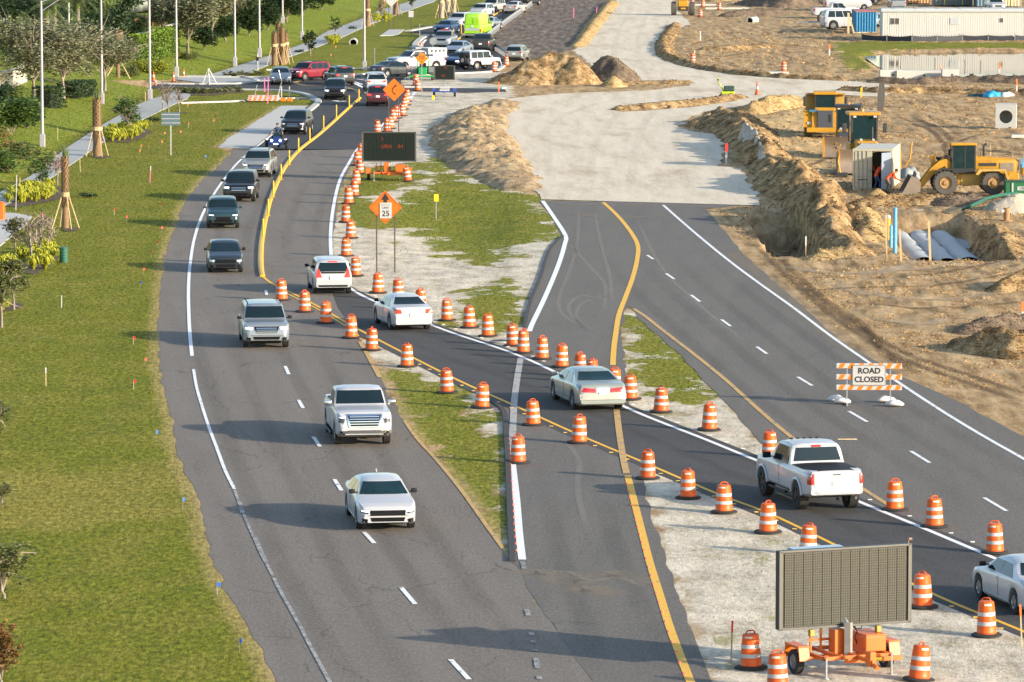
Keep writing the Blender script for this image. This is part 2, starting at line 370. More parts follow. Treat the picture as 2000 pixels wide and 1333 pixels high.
def grass_nodes(t, co):
    speck = noise(t, mapping(t, co, (0.8, 0.268, 0.8)), 7, 5, .8); patch = noise(t, mapping(t, co, (0.8, 0.427, 0.8)), .55, 7, .7)
    gr1 = ramp(t, speck, [(.34, (0.0415, 0.0561, 0.00488)), (.48, (0.128, 0.146, 0.011)), (.62, (0.262, 0.262, 0.0305))])
    gr2 = ramp(t, speck, [(.34, (0.0976, 0.0854, 0.0122)), (.5, (0.25, 0.213, 0.0415)), (.64, (0.464, 0.378, 0.11))])
    pf = math_(t, 'MULTIPLY', math_(t, 'SUBTRACT', patch, .45), 4.5, clamp=True)
    sf = math_(t, 'ADD', A(t, 'straw'), math_(t, 'MULTIPLY', math_(t, 'SUBTRACT', patch, .5), 8))
    pf = math_(t, 'MAXIMUM', math_(t, 'MULTIPLY', pf, .6), math_(t, 'MULTIPLY', math_(t, 'MULTIPLY_ADD', sf, .5, .4, clamp=True), .75))
    c = mixc(t, pf, gr1, gr2)
    dk = math_(t, 'MULTIPLY', math_(t, 'SUBTRACT', noise(t, mapping(t, co, (0.61, 0.244, 0.8)), .8, 5, .7), .5, clamp=True), 3, clamp=True)
    c = mixc(t, math_(t, 'MULTIPLY', dk, .6), c, (0.0427, 0.0915, 0.0122))
    bk = math_(t, 'MULTIPLY', A(t, 'bank'), .6, clamp=True)
    c = mixc(t, math_(t, 'MULTIPLY', bk, .55), c, ramp(t, speck, [(.35, (0.0732, 0.122, 0.0146)), (.65, (0.244, 0.317, 0.0427))]))  # sun-facing bank: its brighter lit look is put into the grass colour
    ed = math_(t, 'SUBTRACT', 1.0, math_(t, 'MULTIPLY', math_(t, 'SUBTRACT', A(t, 'edge'), math_(t, 'MULTIPLY', patch, .5)), 2.8), clamp=True)
    return mixc(t, math_(t, 'MULTIPLY', ed, .6), c, ramp(t, speck, [(.35, (0.195, 0.146, 0.0488)), (.65, (0.561, 0.427, 0.183))])), speck, patch
def ground_mat():
    m, t, p = newmat('ground_earth'); co = geoco(t)
    grass, speck, patch = grass_nodes(t, co)
    fine = noise(t, mapping(t, co, (0.8, 0.36, 0.8)), 7, 6, .8); mid = noise(t, mapping(t, co, (0.8, 0.42, 0.8)), .9, 6, .65)
    streak = noise(t, mapping(t, co, (1.2, .12, 1), (0, 0, 0.42)), 1.3, 6, .65); streak2 = noise(t, mapping(t, co, (.9, .10, 1), (0, 0, -.9)), 1.6, 6, .7)
    mix4 = math_(t, 'ADD', math_(t, 'MULTIPLY', mid, .35), math_(t, 'ADD', math_(t, 'MULTIPLY', streak, .25), math_(t, 'MULTIPLY', streak2, .4)))
    dirt = ramp(t, mix4, [(.36, (.13, .083, .042)), (.46, (.30, .198, .098)), (.54, (.46, .32, .168)), (.66, (.60, .45, .27))])
    fd = math_(t, 'MULTIPLY', math_(t, 'SUBTRACT', fine, .48, clamp=True), 4, clamp=True)
    dirt = mixc(t, fd, dirt, mixc(t, .5, dirt, (0.144, 0.096, 0.054)))
    gold = mixc(t, math_(t, 'MULTIPLY', fd, .7), ramp(t, mix4, [(.36, (0.264, 0.162, 0.066)), (.5, (0.552, 0.384, 0.18)), (.64, (0.72, 0.54, 0.3))]), (0.288, 0.192, 0.096))
    sand = ramp(t, math_(t, 'ADD', math_(t, 'MULTIPLY', fine, .5), math_(t, 'MULTIPLY', mid, .5)), [(.35, (0.204, 0.174, 0.12)), (.46, (0.444, 0.39, 0.3)), (.56, (0.624, 0.558, 0.444)), (.66, (0.744, 0.684, 0.564))])
    dark = ramp(t, streak, [(.3, (0.066, 0.0504, 0.0408)), (.5, (0.15, 0.12, 0.096)), (.7, (0.288, 0.24, 0.186))])
    wob = math_(t, 'MULTIPLY', math_(t, 'SUBTRACT', mid, .5), 3.2); wob2 = math_(t, 'MULTIPLY', math_(t, 'SUBTRACT', patch, .5), 9)
    def mask(name, amp, w): return math_(t, 'MULTIPLY_ADD', math_(t, 'ADD', A(t, name), amp), w, .5, clamp=True)
    c = mixc(t, mask('gold', wob2, .8), dirt, gold)
    c = mixc(t, mask('dark', wob, 1.5), c, dark)
    c = mixc(t, mask('sand', wob, 1.5), c, sand)
    c = mixc(t, math_(t, 'MULTIPLY', math_(t, 'GREATER_THAN', A(t, 'sand'), .5), math_(t, 'MULTIPLY', math_(t, 'SUBTRACT', patch, .56), 9, clamp=True)), c, mixc(t, .35, grass, sand))
    c = mixc(t, mask('grass', math_(t, 'MULTIPLY_ADD', wob2, 1.4, .2), 1.4), c, grass)
    c = mixc(t, mask('verge', math_(t, 'MULTIPLY', wob2, .05), 4), c, grass)
    c = mixc(t, mask('pond', wob, .7), c, (0.12, 0.108, 0.06))
    lnk(t, c, p.inputs['Base Color']); p.inputs['Roughness'].default_value = .95; p.inputs['Specular IOR Level'].default_value = .1
    bump(t, p, math_(t, 'ADD', math_(t, 'MULTIPLY', math_(t, 'ADD', fine, speck), .55), math_(t, 'MULTIPLY', mid, .9)), .75, .12)
    return m
me.materials.append(ground_mat())
tag(link('ground', me), kind='structure')

# ---------------------------------------------------------------- flat sheets: roads, paths
def wob_poly(w, amp, step, seed, keep=lambda x, y: True):
    out = []
    n = len(w)
    for i in range(n):
        a = w[i]; b = w[(i + 1) % n]; L = float(np.hypot(*(b - a))); k = max(1, int(L / step))
        nrm = np.array([-(b - a)[1], (b - a)[0]]) / (L + 1e-9)
        for j in range(k):
            p = a + (b - a) * j / k
            if keep(*p): p = p + nrm * amp * 2 * (vnoise(np.array([p[0] * 1.3]), np.array([p[1] * .45]), seed)[0] + .6 * vnoise(np.array([p[0] * 4]), np.array([p[1] * 1.6]), seed)[0] - .8)
            out.append(p)
    return out
def sheet(name, w, z, m, holes=(), thick=0.):
    """flat polygon; triangulated so that no T-joints show"""
    bm = bmesh.new()
    loops = [w] + list(holes); edges = []
    for lp in loops:
        vs = [bm.verts.new((p[0], p[1], z)) for p in lp]
        edges += [bm.edges.new((vs[i], vs[(i + 1) % len(vs)])) for i in range(len(vs))]
    bmesh.ops.triangle_fill(bm, edges=edges, use_beauty=True)
    bmesh.ops.recalc_face_normals(bm, faces=bm.faces[:])
    for f in bm.faces:
        if f.normal.z < 0: f.normal_flip()
    if thick:
        r = bmesh.ops.extrude_face_region(bm, geom=bm.faces[:])
        for g in r['geom']:
            if isinstance(g, bmesh.types.BMVert): g.co.z += thick
        bmesh.ops.recalc_face_normals(bm, faces=bm.faces[:])
    me = bpy.data.meshes.new(name); bm.to_mesh(me); bm.free(); me.materials.append(m)
    return tag(link(name, me), kind='structure')
def asphalt(name, base, crack=0., rot=0., tint=(1, 1, 1), streak=.25, gritty=.25, marks=0.):
    m, t, p = newmat(name); co = geoco(t)
    r = mapping(t, co, (1, 1, 1), (0, 0, rot))
    st = noise(t, mapping(t, r, (.9, .03, 1)), 1.1, 5, .6)
    blot = noise(t, mapping(t, r, (1, .35, 1)), .35, 6, .65)
    grit = noise(t, mapping(t, co, (1, .3, 1)), 12, 5, .85)
    v = math_(t, 'ADD', math_(t, 'MULTIPLY', st, .5), math_(t, 'MULTIPLY', blot, .5))
    c = ramp(t, v, [(.3, tuple(base * (1 - streak) * x for x in tint)), (.7, tuple(base * (1 + streak) * x for x in tint))])
    c = mixc(t, math_(t, 'MULTIPLY', math_(t, 'SUBTRACT', grit, .44, clamp=True), gritty * 14, clamp=True), mixc(t, .25, c, (0, 0, 0)), mixc(t, .5, c, tuple(base * 1.9 * x for x in tint)))
    h = grit
    if crack:
        dn = N(t, 'ShaderNodeTexNoise'); dn.inputs['Scale'].default_value = .9; dn.inputs['Detail'].default_value = 5; lnk(t, r, dn.inputs['Vector'])
        va = N(t, 'ShaderNodeVectorMath', operation='MULTIPLY_ADD'); lnk(t, dn.outputs['Color'], va.inputs[0]); va.inputs[1].default_value = (.9, 2.2, 0); lnk(t, r, va.inputs[2])
        vo = N(t, 'ShaderNodeTexVoronoi', feature='DISTANCE_TO_EDGE'); vo.inputs['Scale'].default_value = .34; lnk(t, mapping(t, va.outputs[0], (1, .22, 1)), vo.inputs['Vector'])
        ok = math_(t, 'MULTIPLY', math_(t, 'SUBTRACT', noise(t, r, .35, 3), .42), 6, clamp=True)
        k = math_(t, 'MULTIPLY', math_(t, 'SUBTRACT', 1, math_(t, 'DIVIDE', vo.outputs['Distance'], .010), clamp=True), math_(t, 'MULTIPLY', ok, crack))
        vo2 = N(t, 'ShaderNodeTexVoronoi', feature='DISTANCE_TO_EDGE'); vo2.inputs['Scale'].default_value = 1.6; lnk(t, mapping(t, va.outputs[0], (1, .5, 1)), vo2.inputs['Vector'])
        ok2 = math_(t, 'MULTIPLY', math_(t, 'SUBTRACT', blot, .5), 7, clamp=True)
        k2 = math_(t, 'MULTIPLY', math_(t, 'SUBTRACT', 1, math_(t, 'DIVIDE', vo2.outputs['Distance'], .05), clamp=True), math_(t, 'MULTIPLY', ok2, crack * .5))
        k = math_(t, 'MAXIMUM', k, k2)
        c = mixc(t, k, c, tuple(base * .25 * x for x in tint)); h = math_(t, 'SUBTRACT', grit, k)
    lnk(t, c, p.inputs['Base Color']); p.inputs['Roughness'].default_value = .88; p.inputs['Specular IOR Level'].default_value = .25
    bump(t, p, h, .25, .015); return m
def limerock():
    m, t, p = newmat('crushed_limerock'); co = geoco(t)
    a = noise(t, mapping(t, co, (.9, .08, 1), (0, 0, 0.285)), .9, 7, .7); b = noise(t, mapping(t, co, (0.8, 0.342, 0.8)), 5, 5, .8); d = noise(t, mapping(t, co, (1, .25, 1), (0, 0, -.5)), .25, 5, .6)
    c = ramp(t, math_(t, 'ADD', math_(t, 'MULTIPLY', a, .55), math_(t, 'MULTIPLY', b, .45)), [(.36, (0.422, 0.353, 0.245)), (.48, (0.581, 0.502, 0.382)), (.62, (0.667, 0.593, 0.467))])
    c = mixc(t, math_(t, 'MULTIPLY', math_(t, 'SUBTRACT', d, .55, clamp=True), 5, clamp=True), c, (0.376, 0.302, 0.205))
    lnk(t, c, p.inputs['Base Color']); p.inputs['Roughness'].default_value = .95; p.inputs['Specular IOR Level'].default_value = .1
    bump(t, p, math_(t, 'ADD', b, a), .3, .05); return m
M_OLD = asphalt('worn_asphalt', .150, crack=.6, rot=R(-6), tint=(1.16, 1.01, .85), streak=.24)
M_MID = asphalt('road_asphalt', .128, crack=.3, rot=R(4), tint=(1.11, 1.01, .88), streak=.2)
M_NEW = asphalt('fresh_asphalt', .062, rot=R(-40), tint=(1.05, 1, .95), streak=.28)
M_FAR = asphalt('far_asphalt', .050, rot=R(0), tint=(.98, 1, 1.06), streak=.2)
M_LIME = limerock()
M_CONC = mat('concrete', (.32, .33, .32), .9, scale=1.2, var=.16, bmp=.2)
M_CONC_L = mat('pale_concrete', (.42, .41, .38), .9, scale=1.2, var=.14, bmp=.15)
right = lambda x, y: True
sheet('road', wob_poly(W_['A'], .10, .7, 4, lambda x, y: True), .000, M_OLD)
sheet('road_closed_lanes', wob_poly(W_['B'], .07, .9, 6, lambda x, y: y > 136), .004, M_MID)
sheet('crossover_lane', W_['D'], .008, M_NEW)
sheet('far_road', W_['E'], .004, M_FAR)
sheet('concrete_apron', wob_poly(W_['AP'], .08, 1., 8), .012, M_CONC_L)
sheet('haul_road', wob_poly(W_['L'], .30, 1.3, 12, lambda x, y: not (y > 296 and y < 302)), .016, M_LIME, holes=[wob_poly(h, .2, 1., 3) for h in LH])
sheet('sidewalk', W_['W1'], .0, M_CONC, thick=.05)
sheet('sidewalk_far', W_['W2'], .0, M_CONC, thick=.05)
sheet('sidewalk_landing', W_['W3'], .0, M_CONC_L, thick=.05)
sheet('sidewalk_corner', W_['W4'], .0, M_CONC, thick=.05)
sheet('concrete_pad', PN(SLAB), .0, M_CONC_L, thick=.06)
def water():
    m, t, p = newmat('pond_water'); co = geoco(t)
    lnk(t, mixc(t, noise(t, co, .3), (.045, .05, .03), (.06, .06, .035)), p.inputs['Base Color']); p.inputs['Roughness'].default_value = .04
    p.inputs['IOR'].default_value = 1.33
    bump(t, p, noise(t, mapping(t, co, (1, 3, 1)), 1.5, 3), .02, .02); return m
pc = W_['PO'].mean(0)
sheet('pond_water', [pc + (p - pc) * 1.02 for p in W_['PO']], -.25, water())

# ---------------------------------------------------------------- kerbs: real steps
def strip_pts(pts, z=0.):
    return [Vector((p[0], p[1], z)) for p in PN(pts)]
def smooth_line(v, n=6):
    out = []
    for i in range(len(v) - 1):
        a = v[max(i - 1, 0)]; b = v[i]; c = v[i + 1]; d = v[min(i + 2, len(v) - 1)]
        for k in range(n):
            t = k / n; out.append(.5 * ((2 * b) + (c - a) * t + (2 * a - 5 * b + 4 * c - d) * t * t + (3 * b - a - 3 * c + d) * t ** 3))
    out.append(v[-1]); return out
def ribbon(name, pts, w, z, m, h=0., kind='structure', sm=6, parent=None):
    v = smooth_line(strip_pts(pts), sm) if sm else strip_pts(pts); mb = MB(); n = len(v)
    for i, p in enumerate(v):
        d = (v[min(i + 1, n - 1)] - v[max(i - 1, 0)]).normalized(); s = Vector((-d.y, d.x, 0)) * w / 2
        for q in (p - s, p + s): mb.v.append((q.x, q.y, z))
        if h:
            for q in (p + s * .85, p - s * .85): mb.v.append((q.x, q.y, z + h))
    k = 4 if h else 2
    for i in range(n - 1):
        o = i * k
        if h:
            for a, b in ((1, 2), (2, 3), (3, 0)): mb.f.append((o + a, o + b, o + k + b, o + k + a))
        else: mb.f.append((o, o + k, o + k + 1, o + 1))
    if h: mb.f.append((0, 1, 2, 3)); mb.f.append(tuple((n - 1) * k + j for j in (3, 2, 1, 0)))
    o = mb.build(name, m, parent, fix=bool(h))
    return tag(o, kind=kind) if kind and parent is None else o
M_KERB = mat('kerb_concrete', (.42, .41, .37), .85, var=.15, scale=.7)
for nm, pts, w in (
    ('kerb', [(380, 175), (440, 176), (538, 178), (590, 184), (612, 192), (622, 199), (610, 212), (592, 224)], .55),
    ('kerb', [(200, 162), (330, 165), (440, 165), (470, 164), (502, 158), (470, 152)], .5),
    ('kerb', [(350, 152), (450, 152.5), (540, 152), (590, 150), (638, 148), (700, 147), (732, 143)], .6),
    ('kerb', [(200, 149), (330, 149.5), (450, 151)], .4),
    ('kerb', [(352, 203), (420, 201), (470, 199), (530, 195), (600, 193)], .35),
    ('kerb', [(805, 113), (811, 100), (811, 88), (820, 78), (833, 70)], .7),
    ('kerb', [(796, 62), (840, 54), (867, 48), (914, 27), (958, 6), (985, -8)], .7),
    ('kerb', [(520, 138), (640, 136), (700, 135), (735, 132)], .3),
    ('kerb', [(798, 149), (847, 148), (886, 145), (960, 141), (985, 129)], .45),
    ('kerb', [(790, 171.5), (905, 172), (985, 174)], .8),
    ('kerb', [(858, 106), (875, 112), (888, 122)], .6)):
    ribbon(nm, pts, w, .0, M_KERB, h=.13)
M_CURBBLK = mat('fresh_asphalt_edge', (.03, .03, .032), .9)
ribbon('asphalt_kerb', [(960, 786), (975, 795), (986, 812), (989, 850), (992, 900), (996, 1000), (1001, 1098)], .22, 0, M_CURBBLK, h=.07)
ribbon('asphalt_kerb', [(1099, 462), (1073, 490), (1055, 544), (1036, 590), (1024, 640)], .2, 0, M_CURBBLK, h=.06)

# ---------------------------------------------------------------- wheel wear and tyre tracks: see-through stains on the surface
def stain(name, col, amt, brk=.5):
    m, t, p = newmat(name); co = geoco(t); lnk(t, mixc(t, noise(t, co, 4, 4), col, tuple(x * .75 for x in col)), p.inputs['Base Color']); p.inputs['Roughness'].default_value = .9; p.inputs['Specular IOR Level'].default_value = .1
    n = noise(t, mapping(t, co, (1, .12, 1)), 1.6, 5, .7)
    k = math_(t, 'MULTIPLY', math_(t, 'MULTIPLY', A(t, 'wear'), amt), math_(t, 'MULTIPLY_ADD', math_(t, 'SUBTRACT', n, brk), 4, .8, clamp=True)); lnk(t, k, p.inputs['Alpha']); return m
def track(pts, w, m, z=.0105, name='wheel_track', drape=False):
    v = smooth_line(strip_pts(pts), 6) if not isinstance(pts[0], Vector) else pts
    n = len(v); me = bpy.data.meshes.new(name); vs = []; fs = []; at = []
    for i, p in enumerate(v):
        d = (v[min(i + 1, n - 1)] - v[max(i - 1, 0)]).normalized(); s = Vector((-d.y, d.x, 0)) * w / 2
        f = min(1, i / 3, (n - 1 - i) / 3)
        for u, a in ((-1, 0), (-.5, 1), (.5, 1), (1, 0)):
            q = p + s * u; vs.append((q.x, q.y, (hz(q.x, q.y) + .035) if drape else z)); at.append(a * f)
    for i in range(n - 1):
        for k in range(3): fs.append((4 * i + k, 4 * i + k + 1, 4 * i + k + 5, 4 * i + k + 4))
    me.from_pydata(vs, [], fs); a = me.attributes.new('wear', 'FLOAT', 'POINT'); a.data.foreach_set('value', at); me.materials.append(m); tag(link(name, me), kind='structure')
T_DK = stain('dark_wheel_wear', (.045, .042, .04), .09, .45); T_SC = stain('tyre_scuff', (.34, .32, .28), .42, .38); T_DIRT = stain('dark_tyre_track', (.13, .085, .05), .5, .42); T_LR = stain('limerock_track', (.28, .235, .17), .06, .46); T_LT = stain('pale_dust_track', (.50, .40, .28), .5, .45); T_MUD = stain('dust_on_road', (.38, .31, .22), .34, .50)
def lanepath(pts, offs, w, m):
    for o in offs:
        v = smooth_line(strip_pts(pts), 2); q = []
        for i, p in enumerate(v): d = (v[min(i + 1, len(v) - 1)] - v[max(i - 1, 0)]).normalized(); q.append(p + Vector((-d.y, d.x, 0)) * o)
        track(q, w, m)
lanepath([(470, 560), (505, 680), (560, 800), (625, 930), (705, 1080), (800, 1220), (930, 1390)], (-2.6, -1.0, 1.0, 2.6), .75, T_DK)
lanepath([(540, 300), (478, 400), (450, 480), (447, 560)], (-.8, .8), .7, T_DK); lanepath([(655, 310), (612, 380), (590, 450), (592, 540)], (-.8, .8), .7, T_DK)
lanepath([(700, 600), (850, 675), (1050, 745), (1300, 850), (1550, 955), (1800, 1070), (2050, 1190)], (-.85, .85), .7, T_DK)
lanepath([(1262, 480), (1340, 562), (1460, 660), (1600, 770), (1790, 888), (2000, 1020)], (-2.7, -1., 1., 2.7), .8, T_DK); lanepath([(1110, 900), (1130, 1000), (1165, 1120), (1210, 1230), (1260, 1350)], (-.9, .9), .8, T_DK)
for q in ([(1130, 400), (1128, 470), (1112, 530), (1092, 580), (1095, 610), (1120, 630), (1160, 650)], [(1180, 590), (1140, 578), (1115, 590), (1112, 612), (1140, 640)], [(1200, 575), (1155, 586), (1130, 600), (1128, 625), (1150, 650)], [(1160, 410), (1172, 470), (1190, 540), (1196, 600)], [(1105, 470), (1150, 520), (1182, 560), (1175, 620)], [(1240, 420), (1290, 520), (1370, 600), (1470, 680)], [(1100, 860), (1130, 900), (1128, 960), (1150, 1050)], [(1060, 1120), (1110, 1118), (1150, 1135), (1210, 1130), (1260, 1150)]): track(q, .28, T_SC, z=.0112, name='tyre_scuff')
for q in ([(1080, 402), (1200, 400), (1340, 403), (1440, 408)], [(1100, 415), (1200, 425), (1330, 420)], [(1010, 1125), (1060, 1118), (1120, 1140), (1200, 1120), (1290, 1150)], [(1420, 490), (1470, 520), (1550, 590), (1640, 665), (1740, 722)], [(1090, 1160), (1150, 1150), (1220, 1170)]): track(q, 1.5, T_MUD, z=.0116, name='dust_stain')
for q in ([(1470, 470), (1560, 560), (1660, 640), (1760, 700), (1880, 745), (2010, 790)], [(1490, 470), (1580, 560), (1680, 640), (1780, 695), (1900, 735), (2010, 775)], [(1640, 600), (1690, 640), (1730, 690), (1800, 735)], [(1500, 540), (1640, 545), (1800, 540), (2010, 500)], [(1560, 570), (1700, 565), (1850, 560), (2010, 530)], [(1640, 590), (1760, 600), (1880, 600), (2010, 590)], [(1750, 225), (1820, 255), (1850, 300), (1830, 345)], [(1765, 222), (1838, 252), (1868, 300), (1850, 345)], [(1930, 262), (1870, 280), (1850, 330)], [(1700, 250), (1800, 262), (1900, 258), (2010, 255)], [(1690, 205), (1800, 215), (1950, 212)], [(1640, 300), (1590, 320), (1540, 330), (1500, 320)],
          [(1660, 330), (1600, 345), (1550, 350)], [(1300, 80), (1360, 84), (1440, 76), (1500, 86), (1600, 95)], [(1330, 100), (1400, 110), (1500, 104), (1600, 130)], [(1600, 60), (1650, 75), (1700, 82)]):
    track(q, .55, T_DIRT, drape=True, name='tyre_track')
for q in ([(1520, 520), (1650, 535), (1800, 525), (1950, 515), (2010, 490)], [(1600, 555), (1750, 585), (1900, 580), (2010, 560)], [(1700, 620), (1800, 635), (1860, 620)], [(1700, 235), (1850, 240), (2010, 235)], [(1780, 280), (1760, 330), (1790, 370)], [(1820, 480), (1760, 525), (1680, 540)]): track(q, 1.1, T_LT, drape=True, name='pale_track')
for q in ([(1150, 385), (1160, 300), (1190, 240), (1240, 190), (1200, 120), (1210, 60), (1240, 0)], [(1230, 385), (1240, 300), (1260, 240), (1290, 190), (1250, 120), (1250, 60), (1280, 0)], [(1080, 370), (1070, 300), (1080, 240), (1200, 196), (1400, 172), (1600, 168), (1740, 172)], [(1350, 385), (1330, 320), (1320, 250), (1360, 205), (1500, 178), (1700, 168)]): track(q, .8, T_LR, z=.022, name='limerock_track')
def tufts(name, n, polys, x0, x1, y0, y1, h, w, label, keep, seed, mm=None):
    """short grass standing on the lawn, many small blades, sampled over the ground in view"""
    r = np.random.default_rng(seed); px = r.uniform(x0, x1, n); py = r.uniform(y0, y1, n); q = PN(np.stack([px, py], 1)); X, Y = q[:, 0], q[:, 1]
    d = np.full(X.shape, -9.)
    for g in polys: d = np.maximum(d, sdf(X, Y, g))
    k = keep(X, Y, d, r); X = X[k]; Y = Y[k]; n = len(X); Z = height(X, Y) - .01; sc = (Y / 150) ** .8
    a = r.uniform(0, 6.283, n); hh = h * r.uniform(.5, 1.3, n) * sc; ww = w * r.uniform(.6, 1.3, n) * sc; lx = r.normal(0, .5, n) * hh; ly = r.normal(0, .5, n) * hh; b = np.stack([X, Y, Z], 1); e = np.stack([np.cos(a) * ww, np.sin(a) * ww * .4, 0 * X], 1)
    v = np.stack([b - e, b + e, b + np.stack([lx, ly, hh], 1)], 1).reshape(-1, 3)
    me = bpy.data.meshes.new(name); me.vertices.add(3 * n); me.vertices.foreach_set('co', v.astype(np.float32).ravel()); me.loops.add(3 * n); me.polygons.add(n); me.loops.foreach_set('vertex_index', np.arange(3 * n, dtype=np.int32)); me.polygons.foreach_set('loop_start', np.arange(0, 3 * n, 3, dtype=np.int32)); me.update(calc_edges=True)
    for nm, vals in (('straw', np.maximum.reduce([sdf(X, Y, s) for s in STW])), ('bank', sdf(X, Y, BANKPOLY)), ('edge', -np.maximum(sdf(X, Y, W_['A']), sdf(X, Y, W_['AP'])))): attr(me, nm, np.repeat(vals, 3))
    m, t, p = newmat(name); c, s_, p_ = grass_nodes(t, geoco(t)); rr = N(t, 'ShaderNodeNewGeometry').outputs['Random Per Island']; c = mixc(t, .7, c, ramp(t, rr, [(0, (.012, .022, .002)), (.6, (.06, .068, .006)), (1, (.17, .145, .035))])); lnk(t, c, p.inputs['Base Color']); p.inputs['Roughness'].default_value = .8; p.inputs['Specular IOR Level'].default_value = .15
    me.materials.append(mm or m); tag(link(name, me), label, kind='stuff')
solid = lambda X, Y, d, r: d > r.uniform(-.1, .3, len(X))
broken = lambda X, Y, d, r: (d > .15) & (d + (fbm(X * .5, Y * .2, 4, 55) - .5) * 13 > .1)
tufts('lawn_grass', 190000, GW[:1], -20, 640, 130, 1360, .05, .014, 'short mown grass of the verge', solid, 1)
tufts('median_grass', 60000, GW[1:5], 640, 1420, 300, 1100, .06, .016, 'patchy grass and weeds of the medians', broken, 2)
tufts('sand_weeds', 9000, SW, 640, 2010, 300, 1333, .05, .016, 'thin weeds on the pale sand', lambda X, Y, d, r: (d > .4) & (fbm(X * .55, Y * .25, 4, 21) > .60), 3)
# ================================================================ ROAD MARKINGS
def paint(name, col, worn):
    m, t, p = newmat(name); co = geoco(t)
    n = noise(t, mapping(t, co, (1, .5, 1)), 5, 6, .7); g = noise(t, co, 1.2, 4)
    k = math_(t, 'MULTIPLY', math_(t, 'SUBTRACT', math_(t, 'ADD', math_(t, 'MULTIPLY', n, .7), math_(t, 'MULTIPLY', g, .3)), (.68 - worn * .38)), 12, clamp=True)
    c = mixc(t, k, col, (.15, .14, .13)) if worn > 0 else mixc(t, n, col, tuple(x * .85 for x in col))
    lnk(t, c, p.inputs['Base Color']); p.inputs['Roughness'].default_value = .7; return m
P_W = paint('white_line_paint', (.72, .72, .70), 0.34); P_WN = paint('fresh_white_paint', (.80, .80, .79), 0)
P_Y = paint('yellow_line_paint', (.72, .40, .035), 0.30); P_YN = paint('fresh_yellow_paint', (.80, .43, .02), 0.0)
P_YO = paint('old_yellow_paint', (.50, .30, .09), .42); P_WO = paint('worn_white_paint', (.34, .33, .31), .60); P_ISL = paint('pale_ghost_paint', (.36, .34, .31), .42)
def line(name, pts, w, m, z=.014, sm=6): return ribbon(name, pts, w, z, m, sm=sm)
line('white_edge_line', [(624, 201), (600, 217), (560, 242), (526, 268), (492, 295), (462, 321), (431, 360), (399, 412), (380, 465), (371, 520), (368, 570), (370, 640), (375, 696)], .16, P_WN)
line('white_edge_line', [(378, 722), (384, 757), (395, 795), (408, 835), (422, 872), (440, 920), (458, 956)], .12, P_W)
line('white_edge_line', [(458, 958), (480, 1015), (505, 1070), (533, 1126)], .10, P_WO, z=.0135)
line('white_edge_line', [(468, 982), (474, 1003)], .15, P_WO); line('white_edge_line', [(498, 1050), (508, 1075), (519, 1097)], .15, P_WO)
line('white_edge_line', [(535, 1130), (550, 1160), (580, 1213), (610, 1270), (645, 1335), (690, 1420)], .11, P_WO)
line('white_edge_line', [(798, 190), (780, 208), (757, 234), (730, 262), (700, 290), (682, 318), (664, 352), (652, 400), (646, 450), (647, 500), (655, 535), (695, 571), (765, 603), (870, 646), (1000, 690), (1100, 735),
     (1230, 800), (1380, 860), (1480, 901), (1600, 948), (1700, 990), (1800, 1031), (1930, 1086), (2010, 1120), (2200, 1200)], .2, P_WN)
line('yellow_edge_line', [(512, 540), (530, 554), (555, 566), (600, 588), (640, 610), (700, 644), (800, 696), (900, 746), (1000, 791), (1130, 850), (1250, 901), (1400, 965), (1500, 1003), (1620, 1060), (1820, 1160), (2010, 1239), (2200, 1325)], .15, P_YN)
line('yellow_edge_line', [(560, 574), (600, 594), (640, 616), (690, 648), (705, 664)], .10, P_YN, z=.017)
line('yellow_edge_line', [(703, 668), (716, 690), (729, 714), (742, 738)], .2, P_YO)
line('yellow_edge_line', [(790, 822), (815, 858), (850, 896), (900, 957), (950, 1027), (983, 1073)], .14, P_YO)
line('white_lane_line', [(1060, 393), (1082, 425), (1104, 460), (1103, 478), (1090, 520), (1065, 580), (1040, 632), (1034, 648)], .24, P_WN)
line('white_lane_line', [(1017, 700), (1011, 735), (1005, 780), (1002, 830), (1000, 890)], .26, P_ISL, z=.020)
line('white_lane_line', [(1001, 908), (1009, 977), (1014, 1040), (1020, 1094)], .24, P_WN)
for a, b in (((1020, 1098), (1024, 1112)), ((1029, 1192), (1032, 1204)), ((1037, 1237), (1040, 1243)), ((1040, 1252), (1043, 1257)), ((1044, 1270), (1045, 1273)), ((1047, 1287), (1050, 1306)), ((1052, 1322), (1054, 1328))):
    line('white_lane_line', [a, b], .15, P_WO, z=.018, sm=2)
line('yellow_lane_line', [(1178, 396), (1196, 412), (1216, 433), (1236, 460), (1246, 482), (1244, 510), (1235, 545), (1222, 580), (1209, 615), (1203, 650), (1199, 680), (1197, 714)], .24, P_Y)
line('yellow_lane_line', [(1204, 800), (1210, 850), (1218, 900), (1224, 926)], .24, P_YO, z=.020)
line('yellow_lane_line', [(1226, 930), (1240, 985), (1256, 1048), (1270, 1102), (1288, 1160), (1307, 1222), (1327, 1277), (1350, 1336), (1384, 1420)], .24, P_Y)
line('white_edge_line', [(1295, 401), (1352, 451), (1420, 507), (1480, 552), (1550, 602), (1620, 655), (1690, 704), (1770, 758), (1850, 810), (1930, 858), (2010, 903), (2150, 985)], .17, P_W)
line('yellow_edge_line', [(1238, 604), (1262, 620), (1300, 650), (1360, 696), (1420, 745), (1490, 808), (1555, 862), (1640, 925), (1700, 965), (1740, 990)], .19, P_YO)
